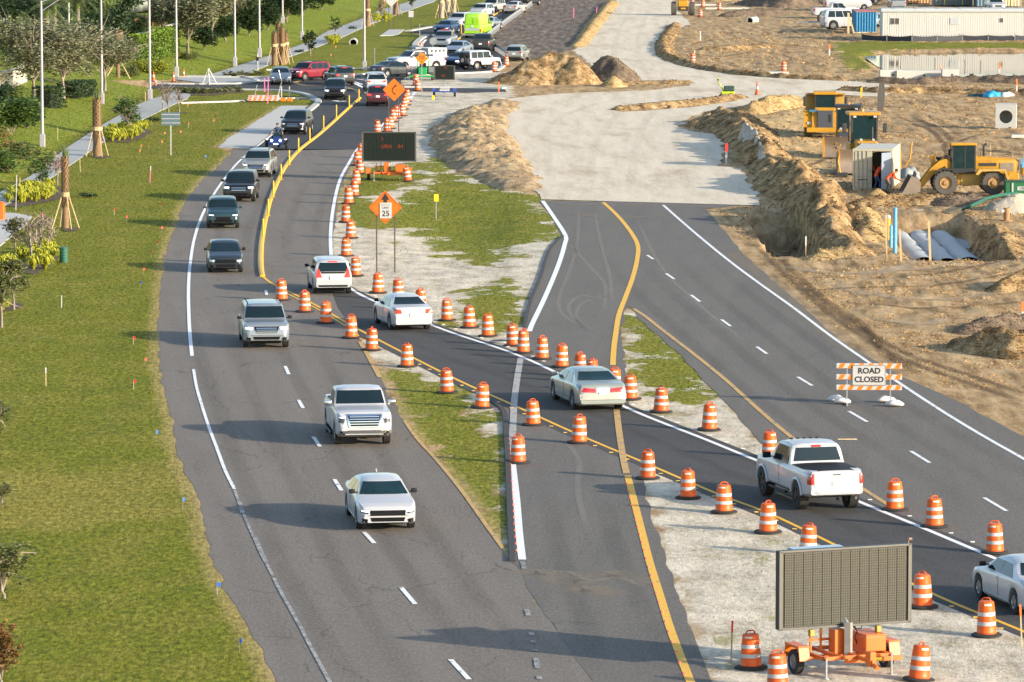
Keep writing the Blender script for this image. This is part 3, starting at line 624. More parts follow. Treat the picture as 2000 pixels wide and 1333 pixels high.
for a, b in (((1264, 499), (1276, 507)), ((1301, 535), (1317, 546)), ((1350, 577), (1367, 590)), ((1409, 625), (1427, 638)), ((1478, 678), (1498, 692)), ((1558, 737), (1586, 754)), ((1658, 804), (1694, 825)), ((1779, 882), (1816, 905)), ((1922, 973), (1966, 999)), ((2090, 1085), (2140, 1115)),
             ((519, 568), (521, 577)), ((557, 716), (564, 732)), ((583, 782), (592, 798)), ((612, 854), (625, 873)), ((653, 937), (667, 959)), ((711, 1040), (731, 1062)), ((783, 1148), (811, 1181)), ((880, 1289), (916, 1328))):
    line('lane_dash', [a, b], .145, P_W, sm=1)
# splitter markings of the far junction
line('yellow_edge_line', [(702, 181), (690, 175), (660, 169), (625, 167), (597, 167), (581, 164), (578, 161), (590, 158), (620, 155), (668, 153)], .45, P_YO)
line('yellow_edge_line', [(716, 184), (714, 179), (702, 176), (670, 173)], .35, P_YO, z=.02)
line('white_island_line', [(696, 155), (712, 157), (724, 163), (720, 167), (706, 165), (690, 160)], .35, P_WN)
line('white_island_line', [(688, 160), (702, 168), (712, 172)], .35, P_WN)
line('white_edge_line', [(606, 194), (620, 200), (616, 206)], .3, P_WN, z=.02)
line('white_edge_line', [(832, 78), (824, 88), (826, 98)], .3, P_WN)
line('white_arrow', [(653, 197), (664, 199), (672, 198)], .5, P_W)
line('white_edge_line', [(798, 196), (806, 187), (811, 181)], .3, P_WN, z=.024)
# little marker tiles stuck along the two lines
stud_w = MB().cbox(-.07, .07, -.05, .05, 0, .02, .006).mesh('road_stud', mat('stud_white', (.8, .8, .78), .4))
stud_y = MB().cbox(-.07, .07, -.05, .05, 0, .02, .006).mesh('road_stud', mat('stud_yellow', (.75, .45, .05), .4))
stud_r = MB().cyl((0, 0, 0), (0, 0, .06), .045, .03, 6).mesh('road_stud', mat('stud_red', (.75, .13, .08), .5))
def resample(pts, step):
    v = smooth_line(strip_pts(pts), 4); out = []; acc = 0
    for a, b in zip(v, v[1:]):
        L = (b - a).length; d = step - acc
        while d <= L: out.append(a + (b - a) * d / L); d += step
        acc = (acc + L) % step
    return out
def studs(pts, step, me, label, grp, z=.014):
    for p in resample(pts, step): tag(link('road_stud', me, loc=(p.x, p.y, z), rot=(0, 0, random.uniform(-.3, .3))), label, 'road stud', grp)
studs([(718, 572), (775, 599), (880, 640), (1008, 684), (1110, 729), (1240, 793), (1390, 853), (1490, 893), (1610, 940), (1710, 982), (1810, 1023), (1940, 1077)], 2.05, stud_w, 'small white marker tile beside the white line of the crossover lane', 'white marker tiles along the crossover lane')
studs([(800, 703), (900, 753), (1000, 799), (1130, 858), (1250, 909), (1400, 973), (1500, 1011), (1620, 1068), (1820, 1168), (1995, 1247)], 2.05, stud_y, 'small yellow marker tile beside the yellow line of the crossover lane', 'yellow marker tiles along the crossover lane')
studs([(993, 850), (997, 910), (1003, 1000), (1009, 1085)], 1.5, stud_r, 'small red survey marker by the white line left of the closed lane', 'red survey markers along the white line')
studs([(1220, 935), (1250, 1048), (1281, 1160), (1320, 1277), (1340, 1330)], 1.75, stud_r, 'small red survey marker beside the long yellow line', 'red survey markers along the yellow line')
# ================================================================ VEHICLES
def paintmat(name, col, metal=0.0, rough=.32):
    if name in MATS: return MATS[name]
    m, t, p = newmat(name); co = objco(t)
    n = noise(t, co, 1.6, 5, .6)
    lnk(t, mixc(t, math_(t, 'MULTIPLY', n, .5), col, tuple(x * .8 + .02 for x in col)), p.inputs['Base Color'])
    p.inputs['Metallic'].default_value = metal
    lnk(t, math_(t, 'MULTIPLY_ADD', n, .18, rough - .09), p.inputs['Roughness'])
    p.inputs['Coat Weight'].default_value = .4; p.inputs['Coat Roughness'].default_value = .05
    MATS[name] = m; return m
WHITE = lambda: paintmat('white_paint', (.66, .66, .655))
PM = {'white': ('white_paint', (.39, .405, .43), 0), 'cream': ('offwhite_paint', (.37, .355, .32), 0), 'silver': ('silver_paint', (.27, .30, .33), .45), 'silvblue': ('silver_blue_paint', (.25, .30, .36), .45), 'silvgreen': ('silver_green_paint', (.27, .31, .29), .35),
      'black': ('black_paint', (.006, .007, .010), 0), 'char': ('charcoal_paint', (.022, .025, .028), .0), 'navy': ('navy_paint', (.010, .024, .07), .0), 'blue': ('blue_paint', (.008, .030, .095), .0), 'teal': ('teal_paint', (.010, .034, .044), .0),
      'slate': ('slate_paint', (.012, .020, .028), .0), 'red': ('red_paint', (.20, .008, .022), .1), 'dred': ('maroon_paint', (.055, .004, .012), .1), 'sage': ('sage_paint', (.30, .31, .29), .45), 'lime': ('lime_paint', (.27, .58, .012), 0), 'grayb': ('grey_blue_paint', (.13, .16, .20), .4)}
GLASS = mat('car_glass', (.008, .018, .024), .07, spec=.3, var=.3, scale=1.)
GLASS_B = mat('car_glass_clearer', (.008, .024, .030), .07, spec=.35, var=.7, scale=2.)
TRIM = mat('black_plastic', (.012, .012, .013), .6, var=.2, spec=.2)
CHROME = mat('chrome', (.62, .63, .65), .15, 1., var=.05)
GRB = mat('grille_black', (.005, .005, .006), .5, spec=.15)
GREYP = mat('grey_plastic', (.20, .21, .22), .5)
TYRE = mat('tyre_rubber', (.013, .013, .013), .85, var=.25, scale=9)
RIM = mat('alloy_rim', (.34, .35, .37), .3, .8); RIMB = mat('black_rim', (.03, .03, .033), .4, .3)
LAMP = mat('headlight_lens', (.55, .58, .62), .08, .3, var=.35, scale=9., spec=.8)
LAMPD = mat('dark_headlight_lens', (.06, .065, .075), .08, .3, var=.6, scale=12.)
LAMPON = mat('lit_headlight', (.9, .9, .95), .2, emit=(1, .96, .95), es=1.0)
TAIL = mat('taillight_lens', (.35, .012, .012), .15, var=.3, scale=6., spec=.7)
TAILON = mat('lit_taillight', (.55, .02, .015), .2, emit=(1, .06, .03), es=.45)
TAILAMB = mat('amber_lamp_lens', (.42, .045, .012), .2)
PLATE = mat('licence_plate', (.60, .62, .60), .5, var=.25, scale=20.)
UNDER = mat('underbody', (.012, .012, .012), .9)
def lerp(pts, x):
    if x <= pts[0][0]: return pts[0][1]
    for (a, u), (b, v) in zip(pts, pts[1:]):
        if x <= b: return u + (v - u) * (x - a) / (b - a + 1e-9)
    return pts[-1][1]
T = {}   # unit-free templates: x from rear (-.5) to front (+.5) of length, z as a share of height
T['sedan'] = dict(top=[(-.5, .40), (-.496, .56), (-.485, .66), (-.46, .715), (-.36, .745), (-.30, .80), (-.20, .95), (-.13, .99), (-.02, 1.), (.06, .98), (.12, .93), (.25, .70), (.31, .655), (.42, .585), (.465, .53), (.49, .46), (.5, .36)],
                  belt=[(-.5, .38), (-.485, .60), (-.40, .68), (-.2, .67), (.22, .63), (.42, .55), (.48, .46), (.5, .34)], wx=(-.30, .31), r=.235, tb=.54, nose=.16)
T['suv'] = dict(top=[(-.5, .40), (-.496, .52), (-.49, .64), (-.475, .72), (-.43, .90), (-.40, .95), (-.33, .985), (-.1, 1.), (.05, .985), (.11, .94), (.24, .68), (.28, .655), (.41, .61), (.455, .57), (.485, .49), (.496, .40), (.5, .33)],
                belt=[(-.5, .38), (-.49, .60), (-.42, .63), (-.2, .61), (.22, .60), (.42, .575), (.48, .45), (.5, .32)], wx=(-.31, .31), r=.215, tb=.26, nose=.13)
T['bigsuv'] = dict(top=[(-.5, .40), (-.497, .52), (-.492, .64), (-.48, .74), (-.45, .93), (-.42, .97), (-.3, .99), (-.1, 1.), (.07, .985), (.12, .94), (.23, .67), (.27, .645), (.41, .62), (.46, .59), (.488, .52), (.497, .42), (.5, .33)],
                   belt=[(-.5, .38), (-.49, .58), (-.42, .61), (.22, .60), (.43, .59), (.485, .48), (.5, .32)], wx=(-.29, .32), r=.215, tb=.22, nose=.10)
T['hatch'] = dict(top=[(-.5, .42), (-.495, .60), (-.485, .74), (-.44, .84), (-.33, .93), (-.2, .985), (-.05, 1.), (.03, .985), (.09, .93), (.28, .68), (.33, .64), (.43, .57), (.47, .51), (.492, .43), (.5, .34)],
                  belt=[(-.5, .40), (-.485, .66), (-.35, .70), (.24, .62), (.43, .53), (.48, .44), (.5, .33)], wx=(-.31, .31), r=.22, tb=.34, nose=.16)
T['pickup'] = dict(top=[(-.5, .40), (-.498, .56), (-.495, .655), (-.485, .675), (-.125, .675), (-.122, .70), (-.105, .93), (-.085, .975), (.0, 1.), (.09, .985), (.13, .95), (.225, .71), (.25, .69), (.42, .665), (.465, .64), (.488, .58), (.496, .47), (.5, .36)],
                   belt=[(-.5, .38), (-.495, .62), (-.13, .63), (.21, .64), (.44, .62), (.488, .53), (.5, .34)], wx=(-.30, .33), r=.215, tb=.18, nose=.07)
T['crewtruck'] = dict(T['pickup'], top=[(-.5, .40), (-.498, .56), (-.495, .655), (-.485, .675), (-.155, .675), (-.150, .70), (-.125, .93), (-.105, .975), (.0, 1.), (.09, .985), (.13, .95), (.215, .71), (.24, .69), (.42, .665), (.465, .64), (.488, .58), (.496, .47), (.5, .36)])
T['van'] = dict(top=[(-.5, .20), (-.498, .50), (-.495, .90), (-.485, .965), (-.4, .99), (0, 1.), (.16, .985), (.22, .93), (.34, .60), (.38, .53), (.46, .45), (.49, .38), (.5, .25)],
                belt=[(-.5, .18), (-.495, .50), (.3, .50), (.45, .42), (.5, .22)], wx=(-.29, .33), r=.125, tb=.09, nose=.09)
T['jeep'] = dict(top=[(-.5, .42), (-.498, .62), (-.495, .93), (-.48, .985), (-.2, 1.), (.10, .99), (.13, .96), (.17, .66), (.19, .635), (.42, .60), (.45, .56), (.455, .40), (.5, .36)],
                 belt=[(-.5, .40), (-.495, .60), (.17, .60), (.43, .56), (.45, .40), (.5, .33)], wx=(-.30, .32), r=.225, tb=.10, nose=.04)
def body_shape(t, L, W, H, clear):
    r = t['r'] * H; xr, xf = t['wx'][0] * L, t['wx'][1] * L; ra = r * 1.16
    xs = set(np.linspace(-.5, .5, 70) * L) | {p[0] * L for p in t['top']}
    for xw in (xr, xf):
        for k in np.linspace(-1, 1, 15): xs.add(xw + ra * math.sin(k * math.pi / 2))
    xs = sorted(xs); xs = [x for i, x in enumerate(xs) if i == 0 or x - xs[i - 1] > .012]
    mb = MB(); K = 10; rows = []
    for x in xs:
        u = x / L
        zt = lerp(t['top'], u) * H; zs = min(lerp(t['belt'], u) * H, zt - .025)
        zb = clear + max(0, abs(u) - .40) * 1.0
        for xw in (xr, xf):
            if abs(x - xw) < ra: zb = max(zb, r + math.sqrt(ra * ra - (x - xw) ** 2))
        zb = min(zb, zs - .06)
        e = max(0, (abs(u) - (.5 - t['nose'])) / t['nose']) if u > 0 else max(0, (abs(u) - .41) / .09)
        w = W / 2 * (1 - (.19 if u > 0 else .12) * e ** 2.4)
        g = max(0, zt - zs); wb = w * .945
        topw = wb - t['tb'] * g
        pts = [(w * .90, zb), (w * .985, zb + .10 * (zs - zb)), (w, zb + .5 * (zs - zb)), (w * .992, zb + .86 * (zs - zb)), (w * .965, zs), (wb, zs + min(.02, g)),
               (wb - t['tb'] * g * .88, zs + .9 * g), (topw - min(.05, g * .3), zt - .004), (topw * .55, zt + min(.03, g * .05 + .012)), (0, zt + min(.035, g * .06 + .016))]
        rows.append([(x, y, z) for y, z in pts] + [(x, -y, z) for y, z in reversed(pts[:-1])])
    n = len(rows[0])
    for rw in rows: mb.v += rw
    for i in range(len(rows) - 1):
        for j in range(n): a = i * n + j; b = i * n + (j + 1) % n; mb.f.append((a, b, b + n, a + n))
    mb.f.append(tuple(range(n))); mb.f.append(tuple((len(rows) - 1) * n + j for j in reversed(range(n))))
    return mb
_wheels = {}
def wheel_parts(black, W):
    k = (black, round(W, 2))
    if k not in _wheels:
        ty = MB().lathe([(.60, -W / 2), (.93, -W / 2), (1.0, -W / 2 + .03), (1.0, W / 2 - .03), (.93, W / 2), (.60, W / 2), (.60, -W / 2)], 24, axis='y', cap=False)
        rm = MB().lathe([(.62, -W / 2 + .02), (.62, W / 2 - .06), (.55, W / 2 - .02), (.50, W / 2 - .07), (.12, W / 2 - .05), (.1, W / 2 - .02)], 24, axis='y')
        for q in range(5):
            a = 2 * math.pi * q / 5; M = Matrix.Rotation(a, 4, 'Y')
            rm.box(.08, .56, W / 2 - .06, W / 2 - .015, -.06, .06, M)
        _wheels[k] = (ty.mesh('tyre', TYRE, 30), rm.mesh('rim', RIMB if black else RIM, 30))
    return _wheels[k]
def patch(bvh, name, quad, side, m, parent, nu=8, nv=4, off=.012, far=6.):
    """lay a thin panel onto the bodywork; quad = 4 corners in (across, up), listed bottom-left, bottom-right, top-right, top-left"""
    d = {'f': Vector((-1, 0, 0)), 'r': Vector((1, 0, 0)), 'l': Vector((0, -1, 0)), 'R': Vector((0, 1, 0)), 't': Vector((0, 0, -1))}[side]
    mb = MB(); ok = True; grid = []
    for i in range(nv + 1):
        for j in range(nu + 1):
            u, v = j / nu, i / nv
            a = [quad[0][k] * (1 - u) + quad[1][k] * u for k in (0, 1)]; b = [quad[3][k] * (1 - u) + quad[2][k] * u for k in (0, 1)]
            p = [a[k] * (1 - v) + b[k] * v for k in (0, 1)]
            o = {'f': Vector((far, p[0], p[1])), 'r': Vector((-far, p[0], p[1])), 'l': Vector((p[0], far, p[1])), 'R': Vector((p[0], -far, p[1])), 't': Vector((p[0], p[1], far))}[side]
            h, nn, _, _ = bvh.ray_cast(o, d)
            if h is None: h = grid[-1][0] if grid else Vector((p[0], 0, p[1])); nn = -d
            if nn.dot(d) > 0: nn = -nn
            grid.append((h, nn))
    nn_ = len(grid)
    for h, q in grid: mb.v.append(tuple(h + q * off))
    for h, q in grid: mb.v.append(tuple(h - q * .01))
    w = nu + 1
    for i in range(nv):
        for j in range(nu): a = i * w + j; mb.f.append((a, a + 1, a + 1 + w, a + w))
    ring = [j for j in range(w)] + [i * w + nu for i in range(1, nv + 1)] + [nv * w + j for j in range(nu - 1, -1, -1)] + [i * w for i in range(nv - 1, 0, -1)]
    for a, b in zip(ring, ring[1:] + ring[:1]): mb.f.append((a, b, b + nn_, a + nn_))
    return mb.build(name, m, parent, smooth=40)
def xat(t, L, H, z, front=True):                       # x where the roof silhouette passes height z
    pts = t['top']; seq = list(reversed(pts)) if front else pts
    for (a, u), (b, v) in zip(seq, seq[1:]):
        if (u - z / H) * (v - z / H) <= 0 and v >= u and v > .66: return (a + (b - a) * ((z / H - u) / (v - u + 1e-9))) * L
    return 0
def vehicle(name, cat, label, kind, L, W, H, col, at, toward=None, end='front', rz=None, face='front', lit=None, brake=False, black_rims=False, grille='wide', rails=False, cover=None, group='vehicles in the traffic queues',
            mirror=None, plate=True, lift=0, offroad=False, rearlamp='side', glassmat=None, spare=False, extra=None, stripes=None):
    t = T[kind]; pm = paintmat(*(PM[col][:2]), metal=PM[col][2])
    z0 = P(*at)
    g = thing(name, label, cat, group=group)
    clear = {'sedan': .20, 'hatch': .2, 'suv': .26, 'bigsuv': .28, 'pickup': .34, 'crewtruck': .36, 'van': .28, 'jeep': .42}[kind] + lift
    mb = body_shape(t, L, W, H, clear)
    body = mb.build('body', pm, g, smooth=38)
    bm = bmesh.new(); bm.from_mesh(body.data); bvh = BVHTree.FromBMesh(bm); bm.free()
    gm = glassmat or GLASS
    r = t['r'] * H * (1.0 + lift * .6); xr, xf = t['wx'][0] * L, t['wx'][1] * L
    zcowl = lerp(t['top'], xat(t, L, H, .70 * H) / L) * H if 0 else {'sedan': .70, 'suv': .69, 'bigsuv': .68, 'hatch': .69, 'pickup': .72, 'crewtruck': .72, 'van': .60, 'jeep': .67}[kind] * H
    zroof = {'sedan': .94, 'suv': .945, 'bigsuv': .945, 'hatch': .94, 'pickup': .955, 'crewtruck': .955, 'van': .94, 'jeep': .965}[kind] * H
    def hw(z, x): zs = lerp(t['belt'], x / L) * H; return W / 2 * .945 - t['tb'] * max(0, z - zs)
    xc, xt = xat(t, L, H, zcowl + .02), xat(t, L, H, zroof)
    a, b = hw(zcowl, xc) - .055, hw(zroof, xt) - .055
    ws = patch(bvh, 'windshield', [(-a, zcowl + .015), (a, zcowl + .015), (b, zroof - .01), (-b, zroof - .01)], 'f', gm, g, 10, 6)
    # rear glass
    if kind in ('pickup', 'crewtruck'): zr0, zr1 = .72 * H, .93 * H
    elif kind == 'sedan': zr0, zr1 = .77 * H, .95 * H
    elif kind == 'van': zr0 = None
    elif kind == 'jeep': zr0, zr1 = .64 * H, .92 * H
    elif kind == 'hatch': zr0, zr1 = .76 * H, .93 * H
    else: zr0, zr1 = .67 * H, .91 * H
    if zr0:
        a, b = hw(zr0, -.3 * L) - .09, hw(zr1, -.3 * L) - .13
        patch(bvh, 'rear_window', [(-a, zr0), (a, zr0), (b, zr1), (-b, zr1)], 'r', gm, g, 8, 4)
    # side glass, in two or three panes
    zb_, zt_ = (lerp(t['belt'], 0) * H + .05), zroof - .035
    xf0, xf1 = xat(t, L, H, zcowl + .06) - .16, xat(t, L, H, zt_ + .01) - .10
    if kind in ('pickup', 'crewtruck'): xb0 = xb1 = (-.09 if kind == 'pickup' else -.115) * L; cuts = [0, .53, 1]
    elif kind == 'van': xb0 = xb1 = .17 * L; cuts = [0, 1]
    elif kind == 'jeep': xb0 = xb1 = -.47 * L; cuts = [0, .36, .68, 1]
    elif kind == 'sedan': xb0, xb1 = -.27 * L, -.17 * L; cuts = [0, .52, 1]
    elif kind == 'hatch': xb0, xb1 = -.34 * L, -.26 * L; cuts = [0, .48, .82, 1]
    else: xb0, xb1 = -.42 * L, -.385 * L; cuts = [0, .38, .70, 1]
    for sd, sg in (('l', 1), ('R', -1)):
        for c0, c1 in zip(cuts, cuts[1:]):
            q = [(xf0 + (xb0 - xf0) * (c1 - .015), zb_), (xf0 + (xb0 - xf0) * (c0 + .015), zb_), (xf1 + (xb1 - xf1) * (c0 + .015), zt_), (xf1 + (xb1 - xf1) * (c1 - .015), zt_)]
            patch(bvh, 'side_window', q, sd, gm, g, 4, 2, off=.008)
        # door seams and handles
        for c in ([.50] if kind in ('pickup', 'crewtruck', 'sedan', 'hatch') else [.38, .70] if kind != 'van' else []):
            x = xf0 + (xb0 - xf0) * c
            patch(bvh, 'door_seam', [(x - .012, clear + .14), (x + .012, clear + .14), (x + .012, zb_ - .06), (x - .012, zb_ - .06)], sd, TRIM, g, 1, 5, off=.004)
            hd = patch(bvh, 'door_handle', [(x + .10, zb_ - .15), (x + .28, zb_ - .15), (x + .28, zb_ - .12), (x + .10, zb_ - .12)], sd, CHROME if grille == 'chrome' else pm, g, 2, 1, off=.035)
        patch(bvh, 'sill_trim', [(xr + r * 1.25, clear + .015), (xf - r * 1.25, clear + .015), (xf - r * 1.25, clear + .11), (xr + r * 1.25, clear + .11)], sd, TRIM if kind not in ('sedan',) else pm, g, 6, 1, off=.01)
    # front
    zn = lerp(t['top'], .46) * H; zl = lerp(t['top'], .485) * H; wn = W / 2 * .86
    hl = LAMPON if lit == 'head' else LAMPD if lit == 'drl' else LAMP
    hz0, hz1 = (zn - .22, zn - .10)
    if kind in ('pickup', 'crewtruck'): hz0, hz1 = zn - .38, zn - .14
    if kind == 'jeep': hz0, hz1 = zn - .26, zn - .08
    if kind == 'van': hz0, hz1 = .36 * H, .44 * H
    hin = {'wide': .62, 'slim': .70, 'chrome': .77, 'oval': .66, 'bar': .66, 'black': .5}[grille]
    for sg in (1, -1):
        q = [(sg * wn * (hin + .08), hz0), (sg * wn * 1.06, hz0 + .04), (sg * wn * 1.02, hz1 - .005), (sg * wn * hin, hz1 - .02)]
        o = patch(bvh, 'headlight', q, 'f', hl, g, 5, 3, off=.014)
        if lit == 'drl': patch(bvh, 'running_light', [(sg * wn * (hin + .04), hz1 - .065), (sg * wn * 1.0, hz1 - .045), (sg * wn * 1.0, hz1 - .012), (sg * wn * hin, hz1 - .028)], 'f', LAMPON, g, 4, 1, off=.022)
    gw = wn * (hin - .03)
    if grille == 'chrome':
        fr = patch(bvh, 'grille', [(-gw * .86, zn - .52), (gw * .86, zn - .52), (gw * 1.02, zn - .06), (-gw * 1.02, zn - .06)], 'f', CHROME, g, 8, 4, off=.025)
        patch(bvh, 'grille_mesh', [(-gw * .76, zn - .48), (gw * .76, zn - .48), (gw * .92, zn - .11), (-gw * .92, zn - .11)], 'f', GRB, fr, 8, 4, off=.034)
        for k in range(4): patch(bvh, 'slat', [(-gw * .82, zn - .42 + .085 * k), (gw * .82, zn - .42 + .085 * k), (gw * .83, zn - .39 + .085 * k), (-gw * .83, zn - .39 + .085 * k)], 'f', CHROME, fr, 6, 1, off=.05)
    elif grille == 'slim':
        patch(bvh, 'grille', [(-gw * 1.0, zn - .27), (gw * 1.0, zn - .27), (gw * 1.05, zn - .11), (-gw * 1.05, zn - .11)], 'f', GRB, g, 8, 4, off=.02)
    elif grille == 'oval':
        patch(bvh, 'grille', [(-gw * .75, zn - .40), (gw * .75, zn - .40), (gw * .9, zn - .22), (-gw * .9, zn - .22)], 'f', GRB, g, 8, 4, off=.02)
    elif grille == 'bar':
        fr = patch(bvh, 'grille', [(-gw * .8, zn - .36), (gw * .8, zn - .36), (gw * 1.0, zn - .10), (-gw * 1.0, zn - .10)], 'f', GRB, g, 8, 4, off=.02)
        for k in range(3): patch(bvh, 'slat', [(-gw * .8, zn - .325 + .08 * k), (gw * .8, zn - .325 + .08 * k), (gw * .83, zn - .30 + .08 * k), (-gw * .83, zn - .30 + .08 * k)], 'f', CHROME, fr, 6, 1, off=.022)
    else:
        patch(bvh, 'grille', [(-gw * .8, zn - .30), (gw * .8, zn - .30), (gw * .95, zn - .12), (-gw * .95, zn - .12)], 'f', GRB, g, 8, 4, off=.02)
    zlow = clear + .06
    patch(bvh, 'lower_grille', [(-wn * .60, zlow + .02), (wn * .60, zlow + .02), (wn * .68, zlow + .20), (-wn * .68, zlow + .20)], 'f', GRB, g, 8, 3, off=.02)
    for sg in (1, -1): patch(bvh, 'fog_lamp', [(sg * wn * .80, zlow + .04), (sg * wn * .98, zlow + .06), (sg * wn * .98, zlow + .18), (sg * wn * .78, zlow + .15)], 'f', GRB if lit != 'fog' else LAMP, g, 3, 2, off=.02)
    if kind in ('pickup', 'crewtruck'): patch(bvh, 'front_bumper', [(-wn * 1.04, zlow + .0), (wn * 1.04, zlow + .0), (wn * 1.06, zlow + .19), (-wn * 1.06, zlow + .19)], 'f', CHROME if grille == 'chrome' else pm, g, 10, 2, off=.05)
    if kind in ('sedan', 'suv', 'hatch', 'bigsuv'): patch(bvh, 'bumper_seam', [(-wn * .98, zlow + .255), (wn * .98, zlow + .255), (wn * .98, zlow + .268), (-wn * .98, zlow + .268)], 'f', TRIM, g, 10, 1, off=.008)
    # rear
    tl = TAILON if brake else TAIL; zd = .62 * H
    if kind == 'sedan': rq = lambda s: [(s * W * .29, .535 * H), (s * W * .455, .54 * H), (s * W * .45, .66 * H), (s * W * .31, .65 * H)]
    elif kind in ('pickup', 'crewtruck'): rq = lambda s: [(s * W * .395, .46 * H), (s * W * .475, .46 * H), (s * W * .475, .63 * H), (s * W * .395, .63 * H)]
    elif kind == 'van': rq = lambda s: [(s * W * .42, .22 * H), (s * W * .475, .22 * H), (s * W * .47, .38 * H), (s * W * .42, .38 * H)]
    elif kind == 'jeep': rq = lambda s: [(s * W * .37, .46 * H), (s * W * .46, .46 * H), (s * W * .46, .55 * H), (s * W * .37, .55 * H)]
    else: rq = lambda s: [(s * W * .27, .53 * H), (s * W * .455, .53 * H), (s * W * .44, .62 * H), (s * W * .30, .60 * H)]
    if rearlamp == 'bar': rq = lambda s: [(s * W * .14, .50 * H), (s * W * .46, .52 * H), (s * W * .455, .64 * H), (s * W * .15, .60 * H)]
    if rearlamp == 'tall': rq = lambda s: [(s * W * .29, .50 * H), (s * W * .455, .50 * H), (s * W * .40, .74 * H), (s * W * .365, .74 * H)]
    for s in (1, -1): patch(bvh, 'taillight', rq(s), 'r', TAILAMB if rearlamp == 'amber' else tl, g, 4, 3, off=.016)
    if brake and kind not in ('sedan',): patch(bvh, 'brake_light', [(-.22, .925 * H), (.22, .925 * H), (.22, .945 * H), (-.22, .945 * H)], 'r', TAILON, g, 3, 1, off=.02)
    if plate: patch(bvh, 'license_plate', [(-.155, .44 * H), (.155, .44 * H), (.155, .44 * H + .16), (-.155, .44 * H + .16)], 'r', PLATE, g, 2, 1, off=.045)
    if kind not in ('sedan',): patch(bvh, 'rear_bumper', [(-W * .44, clear + .05), (W * .44, clear + .05), (W * .45, clear + .22), (-W * .45, clear + .22)], 'r', (pm if col == 'white' and kind == 'crewtruck' else TRIM), g, 8, 2, off=.03)
    if kind in ('pickup', 'crewtruck'):
        x1 = (-.13 if kind == 'pickup' else -.162) * L; wv = W * .445
        patch(bvh, 'bed_cover', [(-.488 * L, -wv), (x1, -wv), (x1, wv), (-.488 * L, wv)], 't', TRIM if cover != 'open' else UNDER, g, 3, 6, off=.02)
        patch(bvh, 'tailgate', [(-W * .385, .44 * H), (W * .385, .44 * H), (W * .385, .65 * H), (-W * .385, .65 * H)], 'r', pm, g, 4, 3, off=.018)
    if kind in ('sedan',): k_ = .13 if rearlamp == 'bar' else .28; patch(bvh, 'boot_lid', [(-k_ * W, .52 * H), (k_ * W, .52 * H), (k_ * W, .665 * H), (-k_ * W, .665 * H)], 'r', pm, g, 4, 3, off=.008)
    # wheels
    tw = .215 if W < 1.95 else .25
    if lift: tw = .32
    for xw in (xr, xf):
        for sg in (1, -1):
            y = W / 2 * (1.02 if lift else .985) - tw / 2
            w = bpy.data.objects.new('wheel', None); COL.objects.link(w); w.parent = g; w.location = (xw, sg * y, r); w.rotation_euler = (0, random.uniform(0, 6), 0 if sg > 0 else math.pi)
            a_, b_2 = wheel_parts(black_rims, tw / r)
            link('tyre', a_, w, scale=(r, r, r)); link('rim', b_2, w, scale=(r, r, r))
    ub = MB().box(xr - .25, xf + .25, -W / 2 + tw + .1, W / 2 - tw - .1, max(.16, clear - .10), clear + .28)
    ub.box(xr - .06, xr + .06, -W / 2 + .12, W / 2 - .12, r - .07, r + .07).box(xf - .06, xf + .06, -W / 2 + .12, W / 2 - .12, r - .07, r + .07)
    ub.build('underbody', UNDER, g)
    # mirrors
    mm = {'chrome': CHROME, 'black': TRIM}.get(mirror, pm); xm = xf0 + .02; zm = zb_ + .06; big = 1.45 if kind in ('pickup', 'crewtruck', 'van') else 1.
    for sg in (1, -1):
        yb = hw(zm, xm) ; m = MB().cbox(xm - .06, xm + .07, min(sg * (yb + .08), sg * (yb + .08 + .19 * big)), max(sg * (yb + .08), sg * (yb + .08 + .19 * big)), zm - .02, zm + .12 * big, .03)
        m.box(xm - .02, xm + .03, min(sg * (yb - .02), sg * (yb + .1)), max(sg * (yb - .02), sg * (yb + .1)), zm - .0, zm + .035)
        m.build('mirror', mm, g, smooth=40)
    if rails:
        for sg in (1, -1):
            yy = hw(zroof, 0) - .10; MB().tube([(xt - .2, sg * yy, H - .02), (xt - .35, sg * yy, H + .05), (-.36 * L, sg * yy, H + .04), (-.40 * L, sg * yy, H - .05)], .022, 6).build('roof_rail', TRIM, g)
    if extra: extra(g, bvh, pm, t, L, W, H, clear, r)
    # place it
    if rz is None: rz = heading(at, toward) if face == 'front' else heading(toward, at)
    d = Vector((math.cos(rz), math.sin(rz), 0))
    c = P(*at) - d * (L / 2) if end == 'front' else P(*at) + d * (L / 2) if end == 'rear' else P(*at)
    g.location = (c.x, c.y, .014); g.rotation_euler = (0, 0, rz)
    return g
